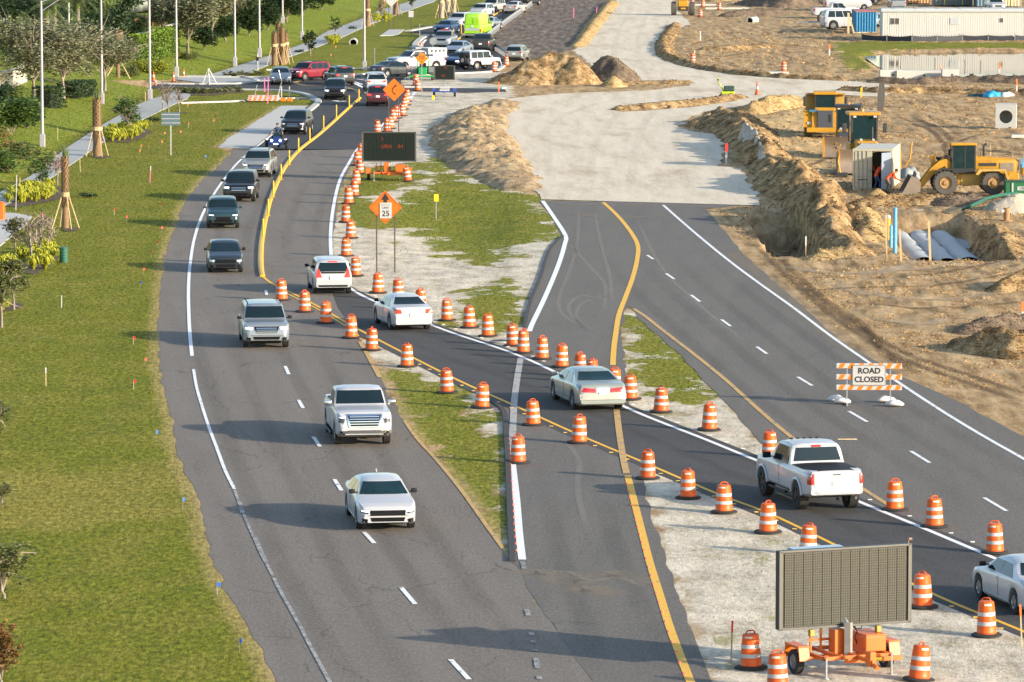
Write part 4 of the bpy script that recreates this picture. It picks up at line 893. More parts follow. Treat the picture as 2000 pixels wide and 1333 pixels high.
# -- near queue coming down the left road (fronts towards us)
def antenna(g, bvh, pm, t, L, W, H, cl, r): MB().prism([(-.12, 0), (.1, 0), (-.06, .09)], -.02, .02, 'y', Matrix.Translation((-.2 * L, 0, H + .01))).build('roof_fin', pm, g)
def steps_x(g, bvh, pm, t, L, W, H, cl, r):
    for s in (1, -1): MB().tube([(-.12 * L, s * (W / 2 + .02), cl - .05), (.18 * L, s * (W / 2 + .02), cl - .05)], .05, 8).build('side_step', TRIM, g)
def ram_x(g, bvh, pm, t, L, W, H, cl, r):
    steps_x(g, bvh, pm, t, L, W, H, cl, r)
    patch(bvh, 'brake_light', [(-.16, .935 * H), (.16, .935 * H), (.16, .955 * H), (-.16, .955 * H)], 'r', TAIL, g, 3, 1, off=.03)
    for k in range(5): MB().cbox(.10 * L - .05, .10 * L + .06, -.5 + .22 * k, -.42 + .22 * k, H - .02, H + .035, .012).build('roof_marker_lamp', TRIM, g)
    patch(bvh, 'tailgate_handle', [(-.13, .605 * H), (.13, .605 * H), (.13, .62 * H), (-.13, .62 * H)], 'r', TRIM, g, 2, 1, off=.03)
    MB().cyl((-.5 * L - .02, 0, cl - .02), (-.5 * L - .22, 0, cl - .04), .035).cyl((-.5 * L - .2, 0, cl - .05), (-.5 * L - .2, 0, cl + .06), .04).build('tow_hitch', TRIM, g)
    MB().cyl((-.47 * L, -.6, cl - .0), (-.5 * L - .02, -.66, cl - .02), .05).build('exhaust_pipe', CHROME, g)
    for s in (1, -1):
        for xw in (t['wx'][0] * L, t['wx'][1] * L):
            pts = [(xw + 1.15 * r * math.cos(a), s * (W / 2 + .01), r + 1.15 * r * math.sin(a)) for a in np.linspace(.1, math.pi - .1, 12)]
            MB().tube(pts, .05, 6).build('fender_flare', pm, g)
vehicle('sedan_car', 'car', 'white sedan with slim black grille, nearest car in the left road', 'sedan', 5.05, 1.90, 1.47, 'white', (758, 1040), rz=R(-82.5), lit='drl', grille='slim', mirror='black', extra=antenna, glassmat=GLASS_B)
vehicle('pickup_truck', 'pickup truck', 'white pickup with large chrome grille, behind the nearest white sedan', 'pickup', 5.85, 2.05, 1.92, 'white', (712, 874), rz=R(-83), lit='drl', grille='chrome', mirror='chrome', cover='open', extra=steps_x)
vehicle('suv_car', 'suv', 'silver suv with barred grille and black lower bumper in the left road', 'bigsuv', 5.05, 2.0, 1.78, 'silver', (521, 683), rz=R(-84), lit='head', grille='bar', mirror='black', rails=True)
vehicle('hatchback_car', 'car', 'dark slate rounded hatchback with a high sloping windshield', 'hatch', 4.5, 1.78, 1.50, 'slate', (441, 535), rz=R(-85), grille='slim', mirror='black')
vehicle('suv_car', 'suv', 'dark teal small suv with an oval black grille', 'suv', 4.55, 1.84, 1.62, 'teal', (436, 448), rz=R(-86), lit='drl', grille='oval')
vehicle('suv_car', 'suv', 'black suv with lit headlights and a slatted grille', 'bigsuv', 4.85, 1.95, 1.75, 'black', (466, 396), rz=R(-91), lit='head', grille='bar', mirror='black')
vehicle('suv_car', 'suv', 'sage grey suv with roof rails and a chequered grille', 'suv', 4.95, 1.90, 1.70, 'sage', (499, 348), rz=R(-93), lit='drl', grille='bar', rails=True)
vehicle('suv_car', 'suv', 'black suv with red trim, following the trike', 'suv', 4.4, 1.87, 1.72, 'black', (571, 264), rz=R(-97), grille='bar', lit='fog', mirror='black')
vehicle('suv_car', 'suv', 'very dark suv with bright headlights where the yellow kerb begins', 'suv', 4.6, 1.85, 1.68, 'black', (654, 196), rz=R(-90), lit='head', grille='wide')
# -- cars through the junction
vehicle('sedan_car', 'car', 'silver blue sedan leaving the junction, beside the red suv', 'sedan', 4.85, 1.87, 1.50, 'grayb', (549, 167), (552, 182), lit='drl', grille='chrome')
vehicle('suv_car', 'suv', 'bright red suv turning through the junction', 'bigsuv', 4.4, 1.90, 1.66, 'red', (602, 157), rz=R(-130), end='mid', grille='wide', lit='drl', rails=True)
vehicle('suv_car', 'suv', 'dark grey suv with lit brake lamps seen from behind', 'suv', 4.6, 1.87, 1.68, 'char', (675, 168), rz=R(106), end='rear', brake=True, rails=True)
vehicle('suv_car', 'suv', 'white suv with amber rear lamps ahead of the maroon suv', 'suv', 4.6, 1.85, 1.66, 'white', (736, 181), rz=R(96), end='rear', rearlamp='amber', brake=False)
vehicle('suv_car', 'suv', 'maroon suv seen from behind, beside the orange curve sign', 'suv', 4.65, 1.88, 1.70, 'dred', (738, 209), rz=R(92), end='rear', brake=True)
vehicle('sedan_car', 'car', 'dark blue grey sedan turning right, rear lamps to us', 'sedan', 4.3, 1.80, 1.44, 'slate', (766, 150), rz=R(42), end='mid', brake=False)
vehicle('sedan_car', 'car', 'deep blue sedan with bright headlight in front of the white jeep', 'sedan', 4.7, 1.82, 1.46, 'blue', (903, 131), rz=R(-118), end='mid', lit='head', grille='wide')
vehicle('sedan_car', 'car', 'pale silver blue sedan behind the deep blue sedan', 'sedan', 4.8, 1.85, 1.48, 'silvblue', (896, 109), rz=R(-106), end='mid', grille='wide')
def jeep_x(g, bvh, pm, t, L, W, H, cl, r):
    sw = bpy.data.objects.new('spare_wheel', None); COL.objects.link(sw); sw.parent = g; sw.location = (-.5 * L - .14, .02, .52 * H); sw.rotation_euler = (0, 0, math.pi / 2)
    a, b = wheel_parts(False, .26 / r); link('tyre', a, sw, scale=(r, r, r)); link('rim', b, sw, scale=(r, r, r))
    for s in (1, -1):
        for xw in (t['wx'][0] * L, t['wx'][1] * L):
            MB().prism([(xw - 1.35 * r, r * .9), (xw - .85 * r, 2.05 * r), (xw + .85 * r, 2.05 * r), (xw + 1.35 * r, r * .9), (xw + 1.2 * r, r * .9), (xw + .75 * r, 1.92 * r), (xw - .75 * r, 1.92 * r), (xw - 1.2 * r, r * .9)], s * (W / 2 - .15), s * (W / 2 + .13), 'y').build('fender_flare', pm if xw > 0 else TRIM, g)
    MB().cbox(-.5 * L - .15, -.5 * L + .05, -W * .42, W * .42, cl, cl + .2, .03).build('bumper_bar', TRIM, g)
vehicle('jeep_car', 'jeep', 'white boxy jeep with a spare wheel on its back', 'jeep', 4.1, 1.80, 1.80, 'white', (938, 136), rz=R(44), end='mid', extra=jeep_x)
vehicle('pickup_truck', 'pickup truck', 'charcoal pickup seen from behind under the lime van', 'pickup', 5.6, 2.0, 1.88, 'char', (938, 104), rz=R(84), end='rear', cover='open', brake=False)
vehicle('estate_car', 'car', 'silver estate car alone behind the dirt pile and guardrail', 'suv', 4.6, 1.80, 1.55, 'sage', (1003, 121), rz=R(80), end='rear')
def van_x(g, bvh, pm, t, L, W, H, cl, r):
    wh = paintmat(*PM['white'][:2], metal=0)
    patch(bvh, 'door_band', [(-W * .40, .30 * H), (W * .40, .30 * H), (W * .40, .40 * H), (-W * .40, .40 * H)], 'r', wh, g, 4, 1, off=.012)
    patch(bvh, 'door_seam', [(-.015, .14 * H), (.015, .14 * H), (.015, .90 * H), (-.015, .90 * H)], 'r', paintmat('lime_shade', (.16, .40, .02)), g, 1, 3, off=.014)
    for s in (-1, 1): patch(bvh, 'door_panel', [(s * W * .05, .55 * H), (s * W * .36, .55 * H), (s * W * .34, .80 * H), (s * W * .05, .80 * H)], 'r', pm, g, 2, 2, off=.03)
    patch(bvh, 'door_lettering', [(-W * .2, .87 * H), (W * .2, .87 * H), (W * .2, .895 * H), (-W * .2, .895 * H)], 'r', paintmat('lime_light', (.55, .8, .2)), g, 3, 1, off=.016)
    MB().cbox(-.5 * L - .1, -.5 * L + .05, -W * .45, W * .45, cl - .02, cl + .14, .03).build('step_bumper', GREYP, g)
vehicle('delivery_van', 'van', 'tall lime green delivery van seen from behind', 'van', 5.9, 2.05, 2.70, 'lime', (922, 75), rz=R(78), end='rear', extra=van_x, brake=False)
vehicle('sedan_car', 'car', 'silver sedan half hidden ahead of the lime green van', 'sedan', 4.7, 1.82, 1.45, 'silver', (948, 60), rz=R(76), end='rear')
def bar_x(g, bvh, pm, t, L, W, H, cl, r): MB().cbox(-.05, .12, -.45, .45, H + .02, H + .12, .03).build('roof_light_bar', TAIL, g)
vehicle('pickup_truck', 'pickup truck', 'silver white pickup with red lamps on its roof beside the grass island', 'pickup', 5.4, 1.95, 1.86, 'silver', (862, 97), rz=R(-98), end='front', grille='wide', extra=bar_x)
vehicle('sedan_car', 'car', 'dark blue sedan behind the silver white pickup', 'sedan', 4.7, 1.82, 1.46, 'blue', (860, 67), rz=R(-108), end='front')
vehicle('suv_car', 'suv', 'white suv with a dark pointed grille left of the lime van', 'suv', 4.8, 1.89, 1.68, 'white', (886, 55), rz=R(-108), end='front', grille='bar')
vehicle('suv_car', 'suv', 'white suv just above the lime van', 'suv', 4.6, 1.86, 1.66, 'white', (930, 35), rz=R(-108), end='front', grille='oval')
vehicle('suv_car', 'suv', 'white suv beside the top yellow posts, next behind the black pickup', 'suv', 4.6, 1.86, 1.66, 'cream', (951, 25), rz=R(-110), end='front', grille='wide')
vehicle('pickup_truck', 'pickup truck', 'black pickup facing us at the top of the queue', 'pickup', 5.6, 2.0, 1.90, 'black', (967, 15), rz=R(-112), end='front', grille='chrome')
vehicle('sedan_car', 'car', 'white sedan driving away in the empty far lane', 'sedan', 4.6, 1.80, 1.47, 'cream', (996, 27), rz=R(72), end='rear')
vehicle('suv_car', 'suv', 'white car partly hidden behind the top yellow post', 'suv', 4.6, 1.82, 1.60, 'white', (985, 12), rz=R(72), end='rear')
vehicle('pickup_truck', 'pickup truck', 'dark brown pickup driving away at the top of the far lane', 'pickup', 5.6, 2.0, 1.88, 'char', (1018, 13), rz=R(72), end='rear')
# -- cars driving away on the crossover
def crv_x(g, bvh, pm, t, L, W, H, cl, r):
    patch(bvh, 'tailgate_band', [(-W * .30, .615 * H), (W * .30, .615 * H), (W * .33, .66 * H), (-W * .33, .66 * H)], 'r', TRIM, g, 5, 1, off=.02)
vehicle('suv_car', 'suv', 'white suv with tall red rear lamps entering the crossover', 'suv', 4.62, 1.86, 1.68, 'white', (651, 577), rz=R(97), end='rear', rearlamp='tall', brake=True, mirror='black', extra=crv_x)
vehicle('sedan_car', 'car', 'white sedan with dark rear window on the crossover between the barrel rows', 'sedan', 4.9, 1.85, 1.48, 'white', (808, 648), rz=R(103.5), end='rear', brake=False, rearlamp='amber', mirror='black')
def marq_x(g, bvh, pm, t, L, W, H, cl, r):
    patch(bvh, 'rear_bumper', [(-W * .44, cl + .06), (W * .44, cl + .06), (W * .45, .46 * H), (-W * .45, .46 * H)], 'r', paintmat('silver_pale', (.40, .40, .36), .2), g, 8, 2, off=.03)
    patch(bvh, 'plate_surround', [(-.26, .50 * H), (.26, .50 * H), (.26, .62 * H), (-.26, .62 * H)], 'r', CHROME, g, 3, 1, off=.018)
vehicle('sedan_car', 'car', 'silver older sedan with wide red rear lamps on the crossover', 'sedan', 5.4, 1.98, 1.46, 'silvgreen', (1178, 805), rz=R(102.5), end='rear', rearlamp='bar', extra=marq_x, glassmat=GLASS_B)
vehicle('pickup_truck', 'pickup truck', 'white lifted pickup with black bed cover seen from behind', 'crewtruck', 5.75, 2.0, 2.05, 'white', (1634, 1003), rz=R(105), end='rear', lift=.14, black_rims=True, mirror='black', extra=ram_x)
vehicle('sedan_car', 'car', 'white sedan leaving the photo beside the front barrels', 'sedan', 4.9, 1.84, 1.45, 'white', (2003, 1183), rz=R(104), end='mid', mirror='black')
# ================================================================ BARRELS, POSTS, SIGNS
ORANGE = mat('orange_plastic', (.57, .085, .003), .5, var=.34, scale=4., vary=.35)
REFL = mat('white_reflective', (.42, .42, .42), .4, var=.10, scale=5., vary=.15)
RUBBER = mat('black_rubber', (.022, .021, .021), .9, var=.3)
STICK = mat('drum_sticker', (.60, .50, .42), .5, var=.35, scale=14)
DRUM = {}
def drum_meshes():
    body = MB().lathe([(.285, .04), (.285, .10), (.275, .11), (.262, .27)], 22).mesh('drum_body', ORANGE, 35)
    prof = [(.285, .045), (.288, .10), (.276, .12), (.272, .27), (.262, .275), (.262, .41), (.258, .415), (.254, .53), (.244, .535), (.244, .67), (.238, .675), (.232, .80), (.222, .81), (.218, .90), (.19, .935), (.08, .94)]
    DRUM['body'] = MB().lathe(prof, 24).mesh('drum_body', ORANGE, 30)
    for i, (z0, z1, r) in enumerate(((.285, .40, .268), (.545, .66, .250))):
        DRUM['s%d' % i] = MB().lathe([(r - .02, z0), (r, z0 + .004), (r - .003, z1 - .004), (r - .025, z1)], 24).mesh('reflective_band', REFL, 30)
    st = MB()
    for k in range(8):
        a0 = math.pi * (-.35 - .30 * (k / 8)); a1 = math.pi * (-.35 - .30 * ((k + 1) / 8)); r = .232
        o = len(st.v); st.v += [(r * math.cos(a0), r * math.sin(a0), .83), (r * math.cos(a1), r * math.sin(a1), .83), ((r - .006) * math.cos(a1), (r - .006) * math.sin(a1), .885), ((r - .006) * math.cos(a0), (r - .006) * math.sin(a0), .885)]
        st.f.append((o, o + 1, o + 2, o + 3))
    DRUM['label'] = st.mesh('sticker', STICK)
    DRUM['handle'] = MB().tube([(-.13, 0, .92), (-.12, 0, .99), (-.07, 0, 1.02), (.07, 0, 1.02), (.12, 0, .99), (.13, 0, .92)], .022, 6).mesh('handle', ORANGE, 60)
    DRUM['base'] = MB().lathe([(.44, 0), (.44, .035), (.40, .06), (.30, .07), (.2, .07)], 26).mesh('rubber_base', RUBBER, 30)
drum_meshes()
def drum(px, py, label, group, tilt=0., z=None, base=True):
    p = G(px, py) if z is None else P(px, py, z)
    g = thing('traffic_barrel', label, 'traffic barrel', (p.x, p.y, (p.z if z is None else z) + .02), random.uniform(-.5, .5), group)
    g.rotation_euler = (random.uniform(-.02, .02), tilt + random.uniform(-.025, .025), random.uniform(-.4, .4)); g.scale = (random.uniform(.96, 1.04), random.uniform(.96, 1.04), random.uniform(.95, 1.03))
    if base: link('rubber_base', DRUM['base'], g)
    link('drum_body', DRUM['body'], g); link('reflective_band', DRUM['s0'], g); link('reflective_band', DRUM['s1'], g)
    link('sticker', DRUM['label'], g, rot=(0, 0, random.uniform(-.3, .5))); link('handle', DRUM['handle'], g, rot=(0, 0, random.uniform(-.9, .9)))
    return g
ORD = ['first', 'second', 'third', 'fourth', 'fifth', 'sixth', 'seventh', 'eighth', 'ninth', 'tenth', 'eleventh', 'twelfth', 'thirteenth', 'fourteenth', 'fifteenth', 'sixteenth', 'seventeenth', 'eighteenth', 'nineteenth', 'twentieth', 'twenty first', 'twenty second']
low = [(550, 587), (595, 610), (636, 632), (686, 661), (726, 685), (795, 717), (873, 768), (941, 797), (1041, 831), (1131, 866), (1265, 936), (1344, 974), (1414, 1002), (1500, 1041), (1577, 1084), (1802, 1187), (1927, 1243)]
for i, (x, y) in enumerate(low): drum(x, y, 'orange white banded barrel, %s along the yellow line counted from the yellow kerb end' % ORD[i], 'barrels along the yellow line', tilt={7: .06, 6: -.02, 14: .05}.get(i, 0), z=.0)
drum(1012, 905, 'orange white barrel standing alone at the top of the short white line', 'barrels along the yellow line', z=0)
up = [(695, 540), (738, 573), (778, 586), (821, 607), (873, 627), (917, 641), (953, 658), (1002, 676), (1022, 690), (1059, 702), (1097, 718), (1133, 737), (1157, 748), (1199, 766), (1231, 781), (1291, 806), (1385, 841), (1503, 894), (1748, 997), (1825, 1030), (1943, 1081)]
for i, (x, y) in enumerate(up): drum(x, y, 'orange white barrel, %s of the white line row counted from the white suv' % ORD[i], 'barrels along the white line', tilt={7: -.07, 13: .03}.get(i, 0), z=.0)
colm = [(676, 501), (685, 466), (675, 435), (681, 399), (692, 384), (696, 361), (703, 340), (698, 324), (706, 309), (737, 262), (756, 258), (763, 252), (768, 239), (775, 232), (786, 227), (789, 214), (793, 206), (795, 199)]
for i, (x, y) in enumerate(colm): drum(x, y, 'orange white barrel, %s up the right edge of the road from the speed limit sign' % ORD[i], 'barrels up the right edge of the far road', z=.0)
for x, y, lb in ((816, 178, 'orange white barrel nearer of two beside the police board'), (812, 168, 'orange white barrel farther of two beside the police board'), (965, 141, 'orange white barrel in front of the white jeep'), (989, 130, 'orange barrel in front of the lone silver estate car'),
                 (1353, 124, 'orange white barrel with a white stake on the dirt edge'), (1531, 141, 'orange white barrel on the dirt spit near the pond'), (1368, 34, 'lowest orange barrel beside the yellow roller'), (1405, 21, 'orange white barrel on the far concrete strip'),
                 (1373, 15, 'orange barrel next to the far dirt heap'), (1352, 9, 'topmost orange barrel right behind the yellow roller'), (797, 355, 'leaning orange barrel at the end of the orange board trailer'),
                 (1467, 1306, 'darker orange barrel with a dented top beside the orange flag'), (1519, 1345, 'front barrel cut by the bottom edge beside the trailer wheel'), (1795, 1330, 'tilted orange barrel right of the orange trailer')):
    drum(x, y, lb, 'single barrels about the works', tilt={797: -.16, 1795: .09}.get(x, 0), z=0 if x not in (1353, 1531) else None)
# cone
def cone(px, py, label, h=.75, grp='traffic cones'):
    p = G(px, py); k = h / .75
    g = thing('traffic_cone', label, 'traffic cone', (p.x, p.y, p.z + .02), 0, grp); g.scale = (k, k, k)
    MB().lathe([(.14, .03), (.085, .32), (.06, .5), (.03, .72), (.02, .75)], 14).build('cone_body', mat('cone_orange', (.6, .08, .01), .45), g, smooth=40)
    MB().lathe([(.092, .33), (.066, .48), (.06, .48)], 14).build('white_collar', REFL, g, smooth=40)
    MB().cbox(-.19, .19, -.19, .19, 0, .035, .01).build('cone_base', RUBBER, g)
for x, y, lb, h in ((1479, 187, 'tall orange cone on the dirt strip by the plate compactor', 1.2), (300, 160, 'orange cone at the foot of the second far light pole', .9), (304, 168, 'lower orange cone beside the corner sidewalk', .7), (339, 160, 'orange cone on the far corner sidewalk, middle one', .9), (359, 152, 'orange cone beside the far corner light pole', .8),
                    (750, 8, 'orange cone on the grass behind the palm cluster', .9)): cone(x, y, lb, h)
# yellow lane separator with posts
YEL = mat('yellow_plastic', (.62, .36, .006), .5, var=.1, scale=2)
curb_path = [(516, 546), (511, 535), (509, 510), (510, 480), (514, 450), (520, 420), (528, 390), (540, 360), (553, 333), (570, 309), (590, 289), (620, 266), (650, 240), (675, 217), (692, 202), (703, 192)]
sep = thing('lane_separator', 'long yellow raised kerb dividing the two far lanes', 'lane separator', P(540, 360))
sp = sep.location.copy()
def curb_seg(a, b, parent, off):
    d = (b - a); L = d.length; n = d.normalized(); s = Vector((-n.y, n.x, 0))
    prof = [(-.15, 0), (-.13, .055), (-.06, .09), (.06, .09), (.13, .055), (.15, 0)]
    mb = MB(); e = .012
    for q in (a + n * e, b - n * e):
        for u, h in prof: w = q + s * u; mb.v.append((w.x - off.x, w.y - off.y, h + .012))
    k = len(prof)
    for i in range(k - 1): mb.f.append((i, i + 1, k + i + 1, k + i))
    mb.f.append(tuple(range(k))); mb.f.append(tuple(range(2 * k - 1, k - 1, -1)))
    mb.build('kerb_segment', YEL, parent)
pts = resample(curb_path, 1.4)
for a, b in zip(pts, pts[1:]): curb_seg(a, b, sep, sp)
sep2 = thing('lane_separator', 'short yellow raised kerb at the junction behind the dark suv', 'lane separator', P(870, 60)); s2 = sep2.location.copy()
pts = resample([(880, 90), (895, 77), (908, 66)], 1.4)
for a, b in zip(pts, pts[1:]): curb_seg(a, b, sep2, s2)
sep3 = thing('lane_separator', 'yellow raised kerb beside the lime van at the top of the road', 'lane separator', P(960, 35)); s3 = sep3.location.copy()
pts = resample([(948, 41), (965, 30), (985, 18), (1010, 4), (1030, -6)], 1.4)
for a, b in zip(pts, pts[1:]): curb_seg(a, b, sep3, s3)
postm = MB().lathe([(.05, 0), (.05, .95), (.045, .98), (.02, 1.0)], 10).mesh('post_tube', YEL, 40); footm = MB().cbox(-.12, .12, -.10, .10, 0, .03, .01).mesh('post_foot', YEL)
def ypost(px, py, label, h=1.0):
    p = P(px, py); g = thing('delineator_post', label, 'delineator post', (p.x, p.y, .085), 0, 'yellow posts on the lane separator')
    link('post_tube', postm, g, scale=(1, 1, h)); link('post_foot', footm, g)
posts = [(514, 466), (524, 425), (534, 388), (549, 354), (565, 325), (583, 300), (605, 279), (632, 254), (657, 232), (682, 213), (701, 200)]
for i, (x, y) in enumerate(posts): ypost(x, y, 'yellow round post, %s on the long yellow kerb from its near end' % ORD[i], 1.0)
for x, y, lb in ((880, 88, 'yellow post left of the charcoal pickup, nearer one'), (886, 78, 'yellow post left of the charcoal pickup, farther one'), (901, 68, 'yellow post just left of the lime van'), (949, 40, 'yellow post right behind the silver sedan, nearest of the top row'), (961, 31, 'second yellow post of the top row'), (980, 19, 'third yellow post of the top row, before the white sedan'), (997, 9, 'topmost yellow post between the white sedan and the brown pickup'), (1395, 170, 'never')):
    if lb != 'never': ypost(x, y, lb, 1.1)
# signs on posts
STEEL = mat('galvanised_steel', (.42, .43, .45), .4, .7, var=.15, scale=6); DKSTEEL = mat('rusty_dark_post', (.07, .05, .04), .7, var=.4, scale=3)
SIGNO = mat('orange_sign_sheet', (.62, .125, .004), .45, var=.04); BLACKP = mat('black_print', (.012, .012, .012), .6); WHITES = mat('white_sign_sheet', (.40, .40, .40), .45, var=.04); BACKS = mat('sign_back', (.30, .32, .33), .45, .4)
def plate(pts, th, name, m, parent, loc, rz=0.): # flat sign plate facing -y
    o = MB().prism(pts, -th / 2, th / 2, 'y').build(name, m, parent); o.location = loc; o.rotation_euler = (0, 0, rz); return o
def rnd_rect(w, h, r, n=4, rot=0.):
    out = []
    for cx, cz, a0 in ((w / 2 - r, h / 2 - r, 0), (-w / 2 + r, h / 2 - r, 90), (-w / 2 + r, -h / 2 + r, 180), (w / 2 - r, -h / 2 + r, 270)):
        for k in range(n + 1): a = R(a0 + 90 * k / n); x = cx + r * math.cos(a); z = cz + r * math.sin(a); out.append((x * math.cos(rot) - z * math.sin(rot), x * math.sin(rot) + z * math.cos(rot)))
    return out
# speed limit diamond
p = P(753, 531); s = mpp(753, 531)
g = thing('speed_limit_sign', 'orange diamond sign with white speed limit 25 plate on two posts', 'road sign', p)
for dx, b in ((-.45, 0), (.47, .0)):
    MB().box(dx - .035, dx + .035, -.03, .03, -.1, 3.3).build('post', DKSTEEL, g)
zc = 3.28; plate(rnd_rect(1.2, 1.2, .06, rot=R(45)), .02, 'diamond_panel', SIGNO, g, (0, -.06, zc))
for k in range(4):
    a = R(90 * k); b = R(90 * k + 90); rr = .77
    MB().tube([(rr * math.cos(a), -.075, zc + rr * math.sin(a)), (rr * math.cos(b), -.075, zc + rr * math.sin(b))], .009, 4).build('border_line', BLACKP, g)
plate([(-.22, .36), (.22, .36), (0, .70)], .012, 'arrow_head', BLACKP, g, (0, -.078, zc + .02)); plate([(-.09, .0), (.09, .0), (.09, .40), (-.09, .40)], .010, 'arrow_stem', BLACKP, g, (0, -.078, zc + .02))
pl = plate(rnd_rect(.60, .80, .04), .02, 'white_plate', WHITES, g, (0.02, -.10, zc - .16))
text('lettering', 'SPEED', .17, mat('grey_print', (.25, .30, .24), .6), pl, (0, -.013, .27)); text('lettering', 'LIMIT', .15, BLACKP, pl, (0, -.013, .12)); text('lettering', '25', .40, BLACKP, pl, (0, -.013, -.17), bold=.006)
# reverse curve diamond
p = P(770, 262)
g = thing('curve_warning_sign', 'orange diamond sign with a black curved arrow on two posts', 'road sign', p)
for dx in (-.40, .33): MB().box(dx - .035, dx + .035, -.03, .03, -.1, 3.2).build('post', DKSTEEL, g)
zc = 3.28; plate(rnd_rect(1.2, 1.2, .06, rot=R(45)), .02, 'diamond_panel', SIGNO, g, (0, -.06, zc))
MB().tube([(.12, -.08, zc - .34), (.05, -.08, zc - .28), (-.06, -.08, zc - .20), (-.12, -.08, zc - .08), (-.12, -.08, zc + .04), (-.06, -.08, zc + .14), (.05, -.08, zc + .22), (.1, -.08, zc + .28)], .035, 6).build('curved_arrow', BLACKP, g)
plate([(-.02, .22), (.20, .26), (.14, .42)], .012, 'arrow_head', BLACKP, g, (0, -.08, zc))
# small far diamond (work ahead)
p = P(824, 183)
g = thing('road_work_sign', 'small orange diamond sign over the green tractor', 'road sign', p)
MB().box(-.04, .04, -.03, .03, 0, 3.0).build('post', STEEL, g)
dp = plate(rnd_rect(.80, .80, .05, rot=R(45)), .02, 'diamond_panel', mat('orange_amber_sheet', (.55, .17, .006), .5), g, (0, -.06, 3.0))
text('lettering', 'ROAD', .17, BLACKP, dp, (0, -.013, .17)); text('lettering', 'WORK', .17, BLACKP, dp, (0, -.013, 0)); plate([(-.07, -.2), (.07, -.2), (0, -.34)], .01, 'arrow_head', BLACKP, dp, (0, -.014, 0))
# no left turn / no u-turn
p = P(803, 156)
g = thing('no_turn_sign', 'white square sign with a red crossed circle on a white stand', 'road sign', p, R(0))
pl = plate(rnd_rect(.62, .62, .04), .02, 'sign_plate', WHITES, g, (-.1, -.06, .97))
ring = MB(); REDP = mat('red_print', (.45, .02, .02), .5)
ring.tube([(.24 * math.cos(a), 0, .24 * math.sin(a)) for a in np.linspace(0, 2 * math.pi, 25)], .022, 4); ring.tube([(-.17, 0, .17), (.17, 0, -.17)], .018, 4)
o = ring.build('red_ring', REDP, pl); o.location = (0, -.016, 0)
MB().tube([(-.05, -.014, -.15), (-.05, -.014, .08), (-.12, -.014, .11)], .022, 4).tube([(.05, -.014, -.15), (.05, -.014, .08), (.12, -.014, .02)], .018, 4).build('turn_arrows', BLACKP, pl)
for dx, mm in ((-.42, DKSTEEL), (.30, WHITES)): MB().box(dx - .03, dx + .03, -.03, .03, 0, 1.32).build('post', mm, g)
for zz in (.12,): MB().box(-.4, .3, -.02, .02, zz, zz + .06).build('crossbar', WHITES, g)
for dx in (-.42, .3): MB().box(dx - .04, dx + .04, -.45, .45, 0, .05).build('foot', WHITES, g)
# backs of signs
def back_sign(px, py, label, shape, w, h, zt, pc=STEEL, m=BACKS, name='road_sign', nposts=1):
    p = P(px, py); g = thing(name, label, 'road sign', p)
    for dx in ([0] if nposts == 1 else [-w * .28, w * .28]): MB().box(dx - .035, dx + .035, .0, .06, 0, zt).build('post', pc, g)
    if shape == 'oct': pts = [(w / 2 * math.cos(R(22.5 + 45 * k)), w / 2 * math.sin(R(22.5 + 45 * k))) for k in range(8)]
    elif shape == 'dia': pts = rnd_rect(w, w, .05, rot=R(45))
    else: pts = rnd_rect(w, h, .04)
    plate(pts, .02, 'sign_plate', m, g, (0, -.02, zt - h / 2)); return g
g = back_sign(334, 303, 'back of a rectangular grey sign with light bars on a white post', 'rect', 1.28, .90, 2.95, WHITES, mat('slate_sign_back', (.10, .15, .18), .45, .2))
for k in range(3): MB().box(-.64, .64, -.05, -.03, 2.2 + .29 * k, 2.24 + .29 * k).build('stiffener_bar', WHITES, g)
back_sign(846, 101, 'grey octagonal sign back by the silver white pickup', 'oct', .80, .8, 1.45)
back_sign(820, 101, 'thin bare sign post beside the white kerb bulge', 'rect', .12, .12, 2.8, STEEL)
back_sign(764, 56, 'pale diamond sign back on dark post among the palms', 'dia', .95, .95, 3.6, DKSTEEL, WHITES, nposts=2)
back_sign(803, 69, 'small white rectangular sign on a dark post by the driveway', 'rect', .55, .72, 2.7, DKSTEEL, WHITES)
back_sign(732, 127, 'thin pale sign post with a crossbar on the far grass', 'rect', .1, .1, 1.6, STEEL)
for x, y, lb, w, h, zt in ((852, 430, 'small yellow marker plate on a grey post in the green median', .25, .42, 1.5), (846, 216, 'small yellow marker plate in front of the police board', .2, .38, 1.2)):
    p = G(x, y); g = thing('marker_post', lb, 'marker post', p)
    MB().box(-.03, .03, -.02, .02, -.1, zt).build('post', STEEL, g); MB().cbox(-w / 2, w / 2, -.06, -.02, zt - h, zt, .02).build('marker_plate', mat('marker_yellow', (.85, .62, .01), .5), g)
# ROAD CLOSED barricade
p = P(1697, 791); g = thing('road_closed_barricade', 'striped orange and white barricade with a road closed panel', 'barricade', p, R(-3))
for dx in (-.85, .83): MB().box(dx - .025, dx + .025, -.025, .025, .0, 1.62).build('upright', STEEL, g); MB().box(dx - .03, dx + .03, -.6, .6, 0.01, .06).build('foot', STEEL, g)
WH = mat('barricade_white', (.42, .42, .415), .5); OS = mat('barricade_orange', (.64, .17, .005), .45)
for k, z in enumerate((.58, .99, 1.42)):
    bd = MB().cbox(-1.27, 1.27, -.055, -.03, z, z + .205, .01).build('board', WH, g)
    for q in range(7):
        x = -1.27 + .06 + q * .365; pts = [(max(-1.265, x), z + .002), (min(1.265, x + .18), z + .002), (min(1.265, x + .30), z + .203), (min(1.265, max(-1.265, x + .12)), z + .203)]
        MB().prism(pts, -.060, -.0555, 'y').build('orange_stripe', OS, bd)
